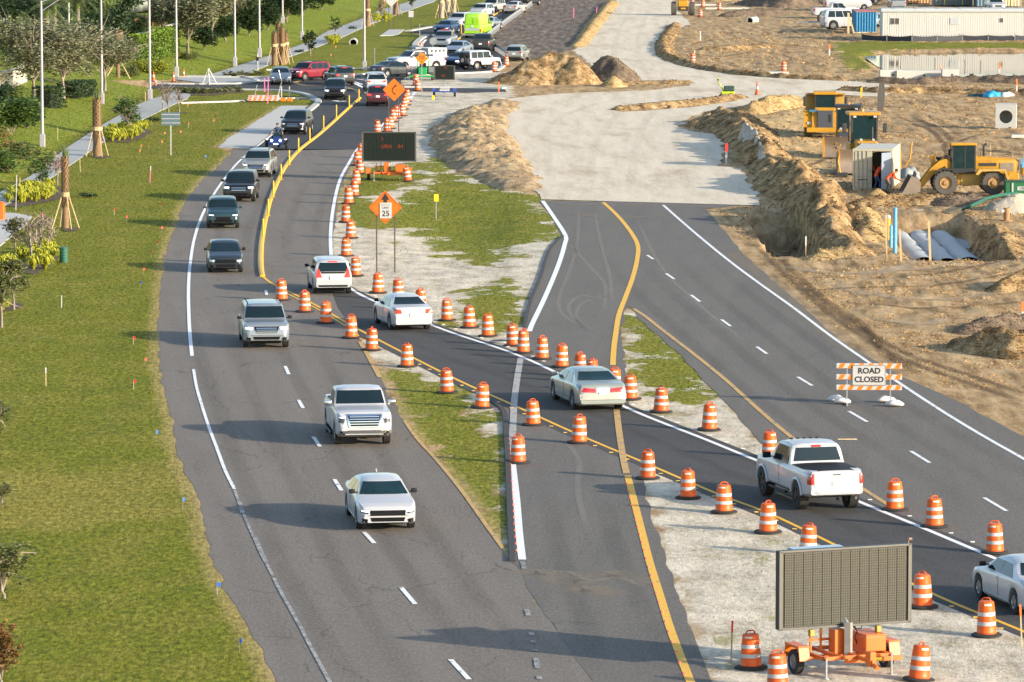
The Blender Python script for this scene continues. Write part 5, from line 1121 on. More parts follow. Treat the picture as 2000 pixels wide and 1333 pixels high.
pl = plate(rnd_rect(1.30, .80, .05), .02, 'white_panel', WH, g, (0, -.085, 1.16))
fr = [(.63, .38), (-.63, .38), (-.63, -.38), (.63, -.38), (.63, .38)]
MB().tube([(a, -.012, b) for a, b in fr], .008, 4).build('panel_border', BLACKP, pl)
text('lettering', 'ROAD', .31, BLACKP, pl, (0, -.013, .17), sx=1.0, bold=.009); text('lettering', 'CLOSED', .31, BLACKP, pl, (0, -.013, -.17), sx=.98, bold=.009)
BAG = mat('sandbag_white', (.58, .57, .55), .9, var=.2, scale=5, bmp=.5)
def sandbag(px, py, lb, rz):
    p = P(px, py); bm = bmesh.new(); bmesh.ops.create_icosphere(bm, subdivisions=3, radius=1)
    for v in bm.verts:
        c = v.co; n = math.sin(c.x * 5 + px) * math.cos(c.y * 4) * .09; v.co = (c.x * .36 * (1 + .1 * math.sin(3 * c.y + px)), c.y * .22, max(-.02, (c.z * .12 + .10) * (1 + n) - .05 * c.x * c.x))
    me = bpy.data.meshes.new('sandbag'); bm.to_mesh(me); bm.free(); me.materials.append(BAG); me.shade_smooth()
    o = link('sandbag', me, loc=(p.x, p.y, .05), rot=(0, 0, rz)); tag(o, lb, 'sandbag', 'sandbags on the barricade feet')
sandbag(1633, 785, 'white sandbag behind the left barricade foot', .4); sandbag(1645, 790, 'white sandbag over the left barricade foot', -.3); sandbag(1731, 787, 'white sandbag behind the right barricade foot', .2); sandbag(1747, 795, 'white sandbag in front of the right barricade foot', -.1)
# message boards
FRAME = mat('board_frame', (.035, .036, .034), .5, .2); OT = mat('trailer_orange', (.58, .125, .012), .45, var=.12, scale=2.); GOLD = mat('brass_clip', (.35, .22, .05), .5, .5)
def dots_mat(name, base, dot, cell, r=.30, rough=.35, orient='y', worn=.5):
    m, t, p = newmat(name); co = objco(t); sx = N(t, 'ShaderNodeSeparateXYZ'); lnk(t, co, sx.inputs[0])
    def fr(o): return math_(t, 'SUBTRACT', math_(t, 'FRACT', math_(t, 'ADD', math_(t, 'DIVIDE', o, cell), 100)), .5)
    a, b = fr(sx.outputs[0]), fr(sx.outputs[2]); d = math_(t, 'SQRT', math_(t, 'ADD', math_(t, 'MULTIPLY', a, a), math_(t, 'MULTIPLY', b, b)))
    k = math_(t, 'MULTIPLY', math_(t, 'SUBTRACT', r, d), 9, clamp=True); n = noise(t, co, 6, 4)
    dm = mixc(t, math_(t, 'MULTIPLY', math_(t, 'SUBTRACT', n, .35), 2, clamp=True), dot, tuple(x * (1 - worn) for x in dot))
    lnk(t, mixc(t, k, base, dm), p.inputs['Base Color']); p.inputs['Roughness'].default_value = rough; p.inputs['Specular IOR Level'].default_value = .3; return m
DOTS = dots_mat('led_modules', (.035, .038, .033), (.13, .128, .098), .066)
LEDOFF = dots_mat('dark_led_modules', (.007, .012, .010), (.014, .022, .018), .12)
LEDRED = mat('lit_red_led', (.16, .02, .008), .4, emit=(1, .12, .03), es=.05)
def board(px, py, rz, w, h, zb, label, nx, nz, dm, tr=OT, depth=.22):
    p = P(px, py); g = thing('message_board', label, 'message board', p, rz)
    y0 = -.14
    MB().cbox(-w / 2, w / 2, y0, y0 + depth, zb, zb + h, .02).build('cabinet', FRAME, g)
    fr = .05
    for nm, x0, x1, z0, z1 in (('frame_bar', -w / 2, w / 2, zb - .01, zb + fr), ('frame_bar', -w / 2, w / 2, zb + h - fr, zb + h + .01), ('frame_bar', -w / 2 - .01, -w / 2 + .1, zb, zb + h), ('frame_bar', w / 2 - .1, w / 2 + .01, zb, zb + h)):
        MB().cbox(x0, x1, y0 - .05, y0 - .002, z0, z1, .01).build(nm, mat('frame_bar_metal', (.09, .09, .082), .5, .3), g)
    mw = (w - .3) / nx; mh = (h - .16) / nz; mm = MB().box(-mw / 2 + .007, mw / 2 - .007, -.02, 0, -mh / 2 + .005, mh / 2 - .005).mesh('display_module', dm)
    for i in range(nx):
        for j in range(nz): link('display_module', mm, g, loc=(-w / 2 + .15 + mw * (i + .5), y0 - .008, zb + .08 + mh * (j + .5)))
    return g, y0
def trailer(g, w, m, wheel=.33, tw=1.7):
    fm = MB(); z = .52
    for x0, x1, y0, y1 in ((-1.0, 1.0, -.95, -.85), (-1.0, 1.0, .75, .85), (-1.0, -.9, -.95, .85), (.9, 1.0, -.95, .85), (-.05, .05, -1.9, .85), (-.5, -.42, -.95, .85), (.42, .5, -.95, .85)): fm.cbox(x0, x1, y0, y1, z - .05, z + .05, .01)
    fm.box(-1.25, 1.25, .02, .12, z - .16, z - .06)
    fm.build('trailer_frame', m, g)
    MB().cbox(-.4, 1.25, -1.02, -.96, .38, .5, .01).build('cross_beam', m, g)
    for s in (-1, 1):
        w_ = bpy.data.objects.new('wheel', None); COL.objects.link(w_); w_.parent = g; w_.location = (s * 1.32, .07, wheel); w_.rotation_euler = (0, 0, -s * math.pi / 2 + math.pi / 2 + (0 if s > 0 else 0))
        a, b = wheel_parts(False, .6); w_.rotation_euler = (0, 0, -math.pi / 2 * s); link('tyre', a, w_, scale=(wheel,) * 3); link('rim', b, w_, scale=(wheel,) * 3)
        pts = [(-.5, .42), (-.42, .74), (.0 + .3, .74), (.62, .42)]
        MB().prism([(-.48, .42), (-.40, .78), (.42, .78), (.52, .42), (.47, .42), (.38, .73), (-.37, .73), (-.44, .42)], s * 1.32 - .15, s * 1.32 + .15, 'x').box(s * 1.32 - .16, s * 1.32 + .16, -.42, .45, .76, .80).build('mudguard', m, g)
        MB().cyl((s * .95, -1.0, .0), (s * .95, -1.0, .55), .03).cyl((s * .95, -1.0, 0), (s * .95, -1.0, .03), .08).build('stabiliser_jack', STEEL, g)
    MB().cbox(.42, 1.02, -.55, .45, .56, .98, .03).build('battery_box', m, g); MB().cbox(.42, 1.02, -.57, .47, .98, 1.02, .01).build('box_lid', m, g)
    MB().cbox(-.32, .0, -.2, .2, .5, 1.15, .02).build('control_cabinet', m, g)
    MB().box(-.85, -.80, .2, .26, .52, 1.05).box(-.55, -.50, .2, .26, .52, 1.15).box(-.9, -.2, .2, .25, .82, .88).build('guard_rail', m, g)
g, y0 = board(1645, 1311, R(22), 3.86, 2.10, 1.22, 'large unlit dotted message board on an orange trailer, nearest to us', 13, 4, DOTS)
trailer(g, 3.8, OT)
MB().cyl((0, -.36, .4), (0, -.36, 1.35), .12, .12, 4).cyl((0, -.3, 1.2), (0, -.02, 1.5), .09, .09, 4).cyl((0, .12, 1.2), (0, .12, 3.1), .09, .09, 4).build('mast', mat('mast_metal', (.34, .33, .30), .5, .3, var=.3), g)
MB().tube([(.26, .0, 1.24), (.42, -.02, 1.05), (.36, 0, .9), (.46, 0, .6)], .016, 6).tube([(.28, -.05, 1.25), (.38, -.06, 1.12), (.52, -.06, 1.12), (.55, -.05, 1.22)], .014, 6).build('cable', TRIM, g)
MB().cyl((0, -1.9, .45), (0, -2.1, .40), .06).cbox(-.09, .09, -1.85, -1.55, .4, .78, .02).build('hitch', OT, g); MB().box(.1, .65, -1.045, -1.025, .41, .49).build('yellow_plate', mat('yellow_tag', (.75, .65, .05), .5), g)
o = MB().cbox(-.75, .75, -.55, .55, 0, .05, .01).build('solar_panel', mat('solar_panel', (.30, .36, .42), .15, .3, var=.2, scale=3.), g); o.location = (-.25, .75, 3.12); o.rotation_euler = (R(2), 0, 0)
o2 = MB().box(-.77, .77, -.57, .57, -.03, -.005).build('panel_frame', STEEL, o)
for x in (-1.0, .95): MB().cbox(x - .09, x + .05, -.3, -.16, 1.02, 1.2, .02).build('latch', GOLD, g)
MB().cyl((1.85, -.14, 3.32), (1.85, -.14, 3.45), .02).cyl((1.85, -.14, 3.45), (1.95, -.14, 3.45), .04).build('light_sensor', mat('sensor_brown', (.18, .11, .07), .6), g)
g, y0 = board(760, 352, R(0), 3.50, 1.90, 1.20, 'dark message board with faint red letters on an orange trailer', 12, 3, LEDOFF)
trailer(g, 3.5, OT); MB().cyl((0, .1, .4), (0, .1, 1.9), .09, .09, 4).build('mast', STEEL, g)
for s_, x, z, sz in ((')', -.45, 2.68, .34), ('URN', -.18, 2.16, .34), ('IN', .72, 2.16, .34)): text('lit_lettering', s_, sz, LEDRED, g, (x, y0 - .045, z), sx=1.0)
g, y0 = board(868, 189, R(0), 1.78, 1.22, 1.42, 'small dark message board on a blue police trailer', 6, 3, LEDOFF, depth=.15)
BLUEP = mat('police_blue', (.03, .06, .25), .4)
MB().cyl((0, .1, .4), (0, .1, 1.9), .06, .06, 6).build('mast', STEEL, g)
MB().cbox(-.85, .85, -.5, -.42, .38, .48, .01).cbox(-.85, .85, .35, .42, .38, .48, .01).cbox(-.06, .06, -1.4, .4, .36, .46, .01).cbox(-.8, -.7, -.5, .4, .38, .48, .01).cbox(.7, .8, -.5, .4, .38, .48, .01).build('trailer_frame', BLUEP, g)
bx = MB().cbox(-.42, .42, -.45, .2, .48, .86, .03).build('equipment_box', WHITES, g); text('lettering', 'POLICE', .24, mat('blue_print', (.08, .10, .2), .5), bx, (0, -.457, .67), sx=1.0)
for s in (-1, 1):
    w_ = bpy.data.objects.new('wheel', None); COL.objects.link(w_); w_.parent = g; w_.location = (s * .88, 0, .33); w_.rotation_euler = (0, 0, -math.pi / 2 * s)
    a, b = wheel_parts(False, .6); link('tyre', a, w_, scale=(.33,) * 3); link('rim', b, w_, scale=(.33,) * 3)
    MB().prism([(-.42, .42), (-.34, .72), (.34, .72), (.42, .42), (.37, .42), (.3, .67), (-.3, .67), (-.37, .42)], s * .88 - .14, s * .88 + .14, 'x').build('mudguard', BLUEP, g)
for s_, x, z in (('O', .12, 2.42), ('I0I', -.1, 1.76)): text('lit_lettering', s_, .30, LEDRED, g, (x, y0 - .045, z))
# light poles
LP = mat('pale_pole_metal', (.34, .325, .35), .4, .25, var=.06)
def light_pole(px, py, label, h=10.3, arm=True, r=.10):
    p = G(px, py); g = thing('light_pole', label, 'light pole', p, group='light poles along the grass strip')
    MB().cyl((0, 0, .5), (0, 0, h), r * 1.15, r * .75, 12).build('pole_shaft', LP, g, smooth=40)
    MB().cbox(-.2, .2, -.2, .2, -.1, .9, .04).build('pole_base', LP, g)
    ax = 3.0
    MB().tube([(0, 0, h - .1), (ax * .3, 0, h + .25), (ax * .75, 0, h + .7), (ax, 0, h + .85)], .04, 6).tube([(0, 0, h - .75), (ax * .35, 0, h - .05), (ax * .75, 0, h + .6)], .035, 6).build('arm', LP, g)
    MB().cbox(ax - .1, ax + .65, -.16, .16, h + .78, h + .92, .04).build('lamp_head', LP, g)
for x, y, lb in ((83, 287, 'pale metal light pole nearest the left edge with its arms in view'), (199, 203, 'light pole rising behind the bare palm trunk by the sidewalk'), (293, 195, 'light pole at the corner sidewalk in front of the clipped hedge'), (345, 150, 'light pole just right of the clipped hedge'), (459, 130, 'light pole left of the brown palm cluster on the grass slope'),
                 (507, 112, 'second light pole left of the brown palm cluster'), (552, 46, 'light pole standing behind the brown palm cluster'), (590, 78, 'light pole between the dark conifers and the small tree'), (712, 138, 'light pole on the grass near the red suv')): light_pole(x, y, lb)
p = P(503, 140); g = thing('short_post', 'short pale signal post at the far corner', 'post', p); MB().cyl((0, 0, 0), (0, 0, 1.7), .07, .06, 10).cbox(-.12, .12, -.12, .12, 0, .1, .02).build('post_shaft', LP, g); MB().cbox(-.12, .12, -.15, -.06, 1.0, 1.35, .02).build('push_button', TRIM, g)
# stakes and little flags
SWOOD = mat('stake_wood', (.45, .33, .18), .8); SPINK = mat('pink_flag', (.75, .15, .35), .6); SORF = mat('orange_flag', (.85, .16, .03), .6); SREDF = mat('red_flag', (.75, .03, .03), .6); SBLU = mat('blue_flag', (.02, .12, .65), .6); PWHT = mat('white_pvc', (.5, .49, .48), .4)
_st = {}
def stake(px, py, h, label, m, top=None, r=.02, group='survey stakes', tz=None):
    p = G(px, py); g = thing('survey_stake', label, 'stake', p, group=group); g.rotation_euler = (random.uniform(-.05, .05), random.uniform(-.06, .06), 0)
    MB().box(-r, r, -r * .6, r * .6, -.1, h).build('stake_shaft', m, g)
    if top: MB().box(-r * 1.25, r * 1.25, -r * .9, r * .9, h * (tz or .6), h * 1.01).build('painted_top', top, g)
def flag(px, py, m, label, group):
    p = G(px, py); k = (m.name)
    if k not in _st: _st[k] = (MB().prism([(0, .28), (.10, .27), (.11, .38), (0, .40)], -.004, .004, 'y').mesh('flag_cloth', m), MB().cyl((0, 0, -.05), (0, 0, .40), .006, n=4).mesh('flag_wire', STEEL))
    g = thing('marker_flag', label, 'marker flag', p, random.uniform(-1, 1), group); g.scale = (1.0,) * 3
    link('flag_cloth', _st[k][0], g); link('flag_wire', _st[k][1], g)
for x, y in ((247, 431), (223, 417), (316, 407), (315, 453), (307, 481), (296, 500), (280, 535), (260, 671), (283, 714), (261, 757), (35, 465), (275, 290), (290, 287), (283, 297), (272, 300), (321, 265), (316, 282), (345, 255), (352, 262), (368, 246), (417, 240), (404, 219), (330, 232), (366, 209), (395, 205), (52, 440), (460, 100), (655, 94), (646, 110), (420, 272)):
    flag(x, y + 4, SORF if y < 400 else SREDF, 'small orange marker flag in the far grass' if y < 400 else 'small red marker flag standing in the near lawn', 'orange marker flags in the far grass' if y < 400 else 'red marker flags in the near lawn')
for x, y in ((274, 565), (305, 862), (357, 996), (424, 1164), (468, 1275), (401, 315)): flag(x, y, SBLU, 'small blue marker flag near the road edge of the lawn', 'blue marker flags by the road edge')
for a in ((293, 357, 1.05, 'pink topped white stake in the middle of the lawn', SPINK, PWHT), (31, 411, 2.1, 'tall thin white stake beside the yellow plants', PWHT, None), (38, 385, 1.2, 'wooden stake behind the yellow plants near the sidewalk', SWOOD, None), (90, 755, .75, 'short white topped wood stake in the near lawn', SWOOD, PWHT), (120, 602, .6, 'short white stake by the lower left shrubs', PWHT, None),
          (157, 337, .9, 'wooden stake between the two bare palms', SWOOD, None), (113, 275, .95, 'wooden stake on the bare soil by the first light pole', SWOOD, None), (85, 450, .95, 'purple topped stake among the lower yellow plants', SWOOD, SPINK), (1428, 1293, 1.1, 'thin dark stake with red ribbon beside the dark barrel', SWOOD, SREDF), (1996, 1262, 1.15, 'thin wooden stake with orange ribbon by the leaving white sedan', SWOOD, SORF)):
    stake(a[0], a[1], a[2], a[3], a[4], a[5], tz=.72)
for x, y, h, lb, m, tp, rr in ((1418, 320, 1.35, 'red topped white pipe at the foot of the shaded dirt berm', PWHT, SREDF, .07), (1998, 634, 1.0, 'orange topped white post at the right edge of the dirt', PWHT, SORF, .09), (1620, 109, 1.1, 'orange topped white post beside the grass bank', PWHT, SORF, .07), (1952, 152, 1.4, 'orange topped white post in the pond edge', PWHT, SORF, .06),
                               (1986, 186, 1.35, 'orange topped white post right of the blue tarp', PWHT, SORF, .06), (1357, 122, 1.15, 'thin white pipe beside the dirt edge barrel', PWHT, None, .05), (1368, 79, 1.0, 'thin white pipe standing on the upper dirt', PWHT, None, .06), (1546, 12, 1.2, 'orange topped pipe on the far dirt', PWHT, SORF, .06), (1262, 200, .8, 'thin wire stake on the dirt strip', SWOOD, None, .02), (1682, 191, .85, 'yellow post on the dirt behind the dump truck', YEL, YEL, .07),
                               (1574, 505, 1.15, 'thin stake with white top at the corner of the dark pit', SWOOD, PWHT, .03), (1731, 510, 2.4, 'brown wooden post left of the blue pipes', SWOOD, None, .05), (1817, 510, 2.1, 'brown wooden post at the middle of the pipe trench', SWOOD, None, .06), (1760, 512, 1.7, 'leaning brown plank beside the blue pipes', SWOOD, None, .05),
                               (550, 192, 1.0, 'thin white pipe in front of the far kerb', PWHT, None, .04), (565, 190, .9, 'second thin white pipe in front of the far kerb', PWHT, None, .04), (523, 203, 2.2, 'tall purple ribboned stake beside the fallen barricade', SPINK, None, .035), (517, 180, 1.2, 'purple ribboned stake behind the fallen barricade', SPINK, None, .04), (284, 199, .8, 'wooden stake near the corner sidewalk', SWOOD, None, .03),
                               (1120, 35, 1.2, 'pink ribbon stake on the dark soil', SPINK, None, .04), (1165, 30, 1.0, 'pink topped stake at the dark soil edge', SPINK, None, .04), (974, 181, .9, 'orange stake at the end of the pale kerb', SORF, None, .05), (1935, 310, .9, 'thin stake behind the loader', SWOOD, None, .03)):
    stake(x, y, h, lb, m, tp, rr)
# fallen barricade and a folding stand
p = P(515, 199); g = thing('fallen_barricade', 'striped barricade lying flat on the grass strip', 'barricade', p)
for k in range(3):
    bd = MB().cbox(-1.3, 1.25, -.9 + .75 * k, -.4 + .75 * k, .10 + .1 * k, .30 + .1 * k, .02).build('board', WH, g)
    for q in range(6): MB().prism([(-1.28 + .42 * q, .105 + .1 * k), (-1.08 + .42 * q, .105 + .1 * k), (-.95 + .42 * q, .295 + .1 * k), (-1.15 + .42 * q, .295 + .1 * k)], -.915 + .75 * k, -.905 + .75 * k, 'y').build('orange_stripe', OS, bd)
MB().tube([(1.1, 0, .2), (1.5, .3, 1.7), (1.25, .3, 2.6)], .03, 5).tube([(-.8, 0, .2), (-.55, .3, 1.4)], .03, 5).build('upright', STEEL, g)
for s in (0, 1): MB().cbox(1.4 + .55 * s, 1.85 + .55 * s, -.3, .2, .02, .32, .04).build('orange_foot', OS, g)
p = P(408, 166); g = thing('folding_stand', 'white folding frame stand at the far corner', 'sign stand', p)
MB().tube([(-.6, 0, 0), (-.05, .1, 1.4), (.1, -.3, 0)], .045, 6).tube([(0.05, .5, 0), (0, .1, 1.42), (.75, 0, 0)], .045, 6).tube([(-.45, 0, .4), (.55, 0, .4)], .03, 6).tube([(-.3, .1, .9), (.3, .1, .9)], .03, 5).build('stand_frame', PWHT, g)
p = G(125, 513); g = thing('drain_riser', 'dark green ribbed plastic bin standing in the lawn', 'bin', p)
GRN = mat('green_plastic', (.02, .10, .06), .5)
MB().lathe([(.22, 0), (.22, .78), (.2, .8)], 18).build('drum_shell', GRN, g)
for k in range(5): MB().lathe([(.222, .08 + .15 * k), (.235, .10 + .15 * k), (.235, .13 + .15 * k), (.222, .15 + .15 * k)], 18).build('rib', GRN, g)
p = P(0, 430); g = thing('orange_barrier', 'orange plastic barrier on the concrete at the left edge', 'barrier', p); MB().cbox(-1.2, .28, -.3, .3, 0, 1.0, .06).build('barrier_body', OT, g); MB().cbox(-1.1, .2, -.25, .25, 1.0, 1.06, .03).build('barrier_top', OT, g)
# guardrails
def guardrail(pts, label, step=1.9):
    v = smooth_line(strip_pts(pts), 4); o = v[0].copy(); g = thing('guardrail', label, 'guardrail', o)
    prof = [(.0, .42), (.05, .46), (.05, .52), (.0, .57), (.05, .62), (.05, .68), (0, .73)]
    mb = MB()
    for i, p in enumerate(v):
        d = (v[min(i + 1, len(v) - 1)] - v[max(i - 1, 0)]).normalized(); n = Vector((-d.y, d.x, 0))
        for u, z in prof: q = p - o + n * u; mb.v.append((q.x, q.y, z))
    k = len(prof)
    for i in range(len(v) - 1):
        for j in range(k - 1): mb.f.append((i * k + j, i * k + j + 1, (i + 1) * k + j + 1, (i + 1) * k + j))
    b = mb.build('rail', mat('bright_galvanised', (.40, .43, .47), .4, .3, var=.08), g); md = b.modifiers.new('t', 'SOLIDIFY'); md.thickness = .01
    for p in resample(pts, step): q = p - o; MB().box(q.x - .05, q.x + .05, q.y - .03, q.y + .09, 0, .72).build('rail_post', STEEL, g)
guardrail([(953, 76), (975, 59), (1003, 38), (1030, 19), (1062, -4)], 'long bright guardrail along the dark soil at the top of the road')
guardrail([(958, 95), (972, 102), (988, 113)], 'short guardrail piece beside the charcoal pickup')
# ================================================================ PLANTS
def leafmat(name, lo, hi, rough=.6, trans=.25):
    m, t, p = newmat(name)
    g = N(t, 'ShaderNodeNewGeometry'); n = noise(t, g.outputs['Position'], 1.1, 4)
    r = g.outputs['Random Per Island']
    c = mixc(t, math_(t, 'ADD', math_(t, 'MULTIPLY', r, .6), math_(t, 'MULTIPLY', n, .4)), lo, hi)
    lnk(t, c, p.inputs['Base Color']); p.inputs['Roughness'].default_value = rough; p.inputs['Specular IOR Level'].default_value = .25
    return m
BARK = mat('bark_grey', (.24, .20, .155), .9, var=.3, scale=4, bmp=.4)
L_GREY = leafmat('grey_oak_leaves', (.07, .085, .04), (.26, .26, .15)); L_DARK = leafmat('dark_leaves', (.010, .028, .012), (.045, .075, .025)); L_MID = leafmat('mid_leaves', (.025, .06, .012), (.10, .16, .03))
L_HEDGE = leafmat('hedge_leaves', (.03, .07, .008), (.15, .22, .03)); L_YEL = leafmat('yellow_leaves', (.13, .16, .012), (.42, .40, .03)); L_PINE = leafmat('pine_needles', (.03, .08, .02), (.12, .20, .05)); L_TWIG = leafmat('bare_twigs', (.10, .085, .065), (.24, .20, .15))
L_OLIVE = leafmat('olive_leaves', (.05, .07, .018), (.17, .18, .06)); L_RED = leafmat('reddish_leaves', (.06, .04, .015), (.28, .14, .04)); L_PALM = leafmat('palm_fronds', (.03, .055, .02), (.14, .17, .06)); L_REED = leafmat('dry_reeds', (.28, .17, .07), (.50, .34, .16)); L_PINKF = leafmat('pink_flowers', (.35, .08, .15), (.55, .2, .3))
def leaves(mb, pts, size, rnd, flat=.5):
    """one small bent leaf spray at each point"""
    for p in pts:
        a = rnd.uniform(0, 6.283); b = rnd.uniform(-1, 1) * flat * 1.57 + (1 - flat) * .4; s = size * rnd.uniform(.6, 1.35)
        u = Vector((math.cos(a), math.sin(a), .3 * math.sin(b))) * s; v = Vector((-math.sin(a) * math.cos(b), math.cos(a) * math.cos(b), math.sin(b))) * s * .6
        p = Vector(p); o = len(mb.v)
        mb.v += [tuple(p - u), tuple(p - v * .9), tuple(p + u), tuple(p + v)]
        mb.f.append((o, o + 1, o + 2, o + 3))
def lobes(rnd, c, rad, n, cl, hollow=.55, clump=14, spread=.28):
    """points gathered into small clumps over a lumpy crown"""
    pts = []
    for _ in range(n // clump):
        l = rnd.choice(cl); d = Vector((rnd.gauss(0, 1), rnd.gauss(0, 1), rnd.gauss(0, 1))).normalized() * (hollow + (1 - hollow) * rnd.random() ** .5)
        q = Vector((c[0] + l[0] + d.x * l[3], c[1] + l[1] + d.y * l[3], c[2] + l[2] + d.z * l[3] * l[4]))
        for _ in range(clump): pts.append((q.x + rnd.gauss(0, spread), q.y + rnd.gauss(0, spread), max(.1, q.z + rnd.gauss(0, spread * .7))))
    return pts
def crown_lobes(rnd, w, h, n=9, flat=.75):
    out = []
    for i in range(n):
        a = 6.283 * i / n + rnd.uniform(-.4, .4); rr = rnd.uniform(.2, .62) * w / 2; z = rnd.uniform(.25, .8) * h
        out.append((rr * math.cos(a), rr * math.sin(a), z, rnd.uniform(.26, .42) * w / 2 + .1, flat))
    out.append((0, 0, h * .62, w * .27, flat)); return out
_tm = {}
def tree_mesh(key, w, h, trunk_h, lm, n, size, seed, twig=0, flat=.8, lean=0):
    if key in _tm: return _tm[key]
    rnd = random.Random(seed); cl = crown_lobes(rnd, w, h - trunk_h * .7, 10, flat)
    tr = MB(); r0 = max(.04, .022 * h)
    tr.tube([(0, 0, -.3), (.02 * h * lean, 0, trunk_h * .5), (.05 * lean, .05, trunk_h), (.1, 0, trunk_h + (h - trunk_h) * .4)], [r0 * 1.3, r0, r0 * .85, r0 * .4], 8)
    for l in cl:
        t = Vector((l[0], l[1], trunk_h * .7 + l[2])); b = Vector((.05, .02, trunk_h * rnd.uniform(.85, 1.1))); m = b.lerp(t, .5) + Vector((rnd.uniform(-.2, .2), rnd.uniform(-.2, .2), .15))
        tr.tube([b, m, t], [r0 * .5, r0 * .3, r0 * .12], 5)
        for _ in range(twig):
            e = t + Vector((rnd.gauss(0, 1), rnd.gauss(0, 1), rnd.gauss(.2, .7))) * l[3] * .95; k = m.lerp(t, rnd.random()); tr.tube([k, k.lerp(e, .5) + Vector((0, 0, rnd.uniform(-.15, .2))), e], [.03, .02, .008], 3)
    cr = MB(); leaves(cr, lobes(rnd, (0, 0, trunk_h * .7), w, n, cl, spread=.035 * w), size, rnd)
    _tm[key] = (tr.mesh('trunk', BARK, 60), cr.mesh('crown', lm)); return _tm[key]
def tree(px, py, label, key, cat='tree', rz=None, sc=1., name='broadleaf_tree', group=None, zoff=0, **kw):
    p = G(px, py); tm = tree_mesh(key, **kw) if kw else _tm[key]
    g = thing(name, label, cat, (p.x, p.y, p.z + zoff), random.uniform(0, 6) if rz is None else rz, group); g.scale = (sc, sc, sc)
    link('trunk', tm[0], g); link('crown', tm[1], g); return g
tree(66, 199, 'broad grey leafless looking oak at the left edge, left of the light pole', 'oak1', w=8.2, h=6.0, trunk_h=1.7, lm=L_GREY, n=9000, size=.12, seed=1, twig=8, rz=.4, name='oak_tree', sc=1.12)
tree(124, 196, 'grey green oak leaning over the clipped hedge by the sidewalk', 'oak2', w=8.0, h=6.0, trunk_h=1.6, lm=L_GREY, n=10000, size=.12, seed=2, twig=8, rz=1.4, name='oak_tree', sc=1.15)
tree(205, 178, 'grey green oak behind the bare palm trunk', 'oak2', rz=3.4, sc=.9, name='oak_tree')
tree(367, 106, 'dense grey green oak with a pale trunk right of the hedge', 'oak3', w=6.8, h=6.2, trunk_h=1.3, lm=L_GREY, n=9000, size=.15, seed=4, twig=4, rz=.2, name='oak_tree')
tree(415, 84, 'grey green oak behind the pale trunked oak on the slope', 'oak3', rz=2., sc=1.05, name='oak_tree')
tree(445, 62, 'pale grey oak highest on the slope beside the light pole', 'oak1', rz=2.6, sc=.9, name='oak_tree'); tree(392, 60, 'grey oak at the top edge above the hedge', 'oak3', rz=4., sc=1.1, name='oak_tree')
tree(480, 40, 'grey oak at the top edge between two light poles', 'oak3', rz=5., sc=1.0, name='oak_tree')
# dark rounded conifers on the slope
for i, (x, y, s, lb) in enumerate(((398, 98, .62, 'low dark evergreen bush under the pale trunked oak'), (441, 84, .66, 'dark evergreen bush left of the third slope light pole'), (486, 70, .72, 'dark evergreen bush between the two slope light poles'), (523, 59, .72, 'dark evergreen bush behind the brown palm cluster'), (560, 43, .95, 'tall dark evergreen behind the palm cluster light pole'), (592, 31, .95, 'dark evergreen beside the light pole at the grass slope'), (628, 19, .85, 'dark evergreen farthest down the grass slope'),
                             (530, 25, 1.25, 'large dark evergreen at the top edge of the slope'), (575, 12, 1.2, 'large dark evergreen at the top edge right of the poles'))):
    if i == 0: tree_mesh('ever', w=4.2, h=4.4, trunk_h=.3, lm=L_DARK, n=6500, size=.13, seed=8, flat=1.15)
    tree(x, y, lb, 'ever', 'evergreen', sc=s * 1.25, name='evergreen_tree', group='dark evergreens on the slope')
tree(606, 110, 'small dense dark green tree beside a leaning white stake', 'small1', w=1.6, h=3.0, trunk_h=.3, lm=L_DARK, n=1400, size=.12, seed=11, flat=1.3, name='young_tree')
tree(655, 74, 'small airy green tree by the far sidewalk', 'small2', w=1.6, h=2.8, trunk_h=.6, lm=L_MID, n=700, size=.11, seed=12, flat=1.2, name='young_tree')
tree(805, 18, 'small dark green tree at the top edge near the white rectangular sign', 'small1', rz=1., sc=.9, name='young_tree'); tree(745, 40, 'brownish bare young tree by the far yellow plants', 'bare', w=1.4, h=2.8, trunk_h=.5, lm=L_RED, n=350, size=.08, seed=13, twig=8, flat=1.2, name='young_tree')
tree(80, 372, 'small leafy green tree with pink flowers above the yellow plants', 'small3', w=2.1, h=2.6, trunk_h=.5, lm=L_MID, n=1500, size=.085, seed=14, name='young_tree', flat=1.0)
tree(112, 362, 'pink flowered sparse young tree beside the sidewalk', 'small4', w=1.6, h=2.2, trunk_h=.7, lm=L_PINKF, n=300, size=.06, seed=15, twig=6, name='young_tree')
tree(250, 262, 'young bright green pine above the yellow plants', 'pine', w=2.4, h=3.0, trunk_h=.2, lm=L_PINE, n=2300, size=.10, seed=16, twig=5, flat=1.1, name='young_pine')
for i, (x, y, s, lb, l) in enumerate(((62, 520, 1., 'bare staked young tree among the lower yellow plants', L_TWIG), (78, 505, .9, 'second bare young tree among the lower yellow plants', L_TWIG), (95, 500, .85, 'thin bare young tree right of the lower yellow plants', L_TWIG), (318, 215, .8, 'left bare sapling by the corner sidewalk', L_TWIG), (329, 222, .9, 'middle bare sapling by the corner sidewalk', L_TWIG), (350, 221, .8, 'right bare sapling with a dark mulch ring', L_TWIG))):
    if i == 0: tree_mesh('sap', w=1.3, h=3.0, trunk_h=.9, lm=L_TWIG, n=420, size=.05, seed=17, twig=4, flat=1.3)
    tree(x, y, lb, 'sap', 'sapling', sc=s, name='bare_sapling', group='bare young trees')
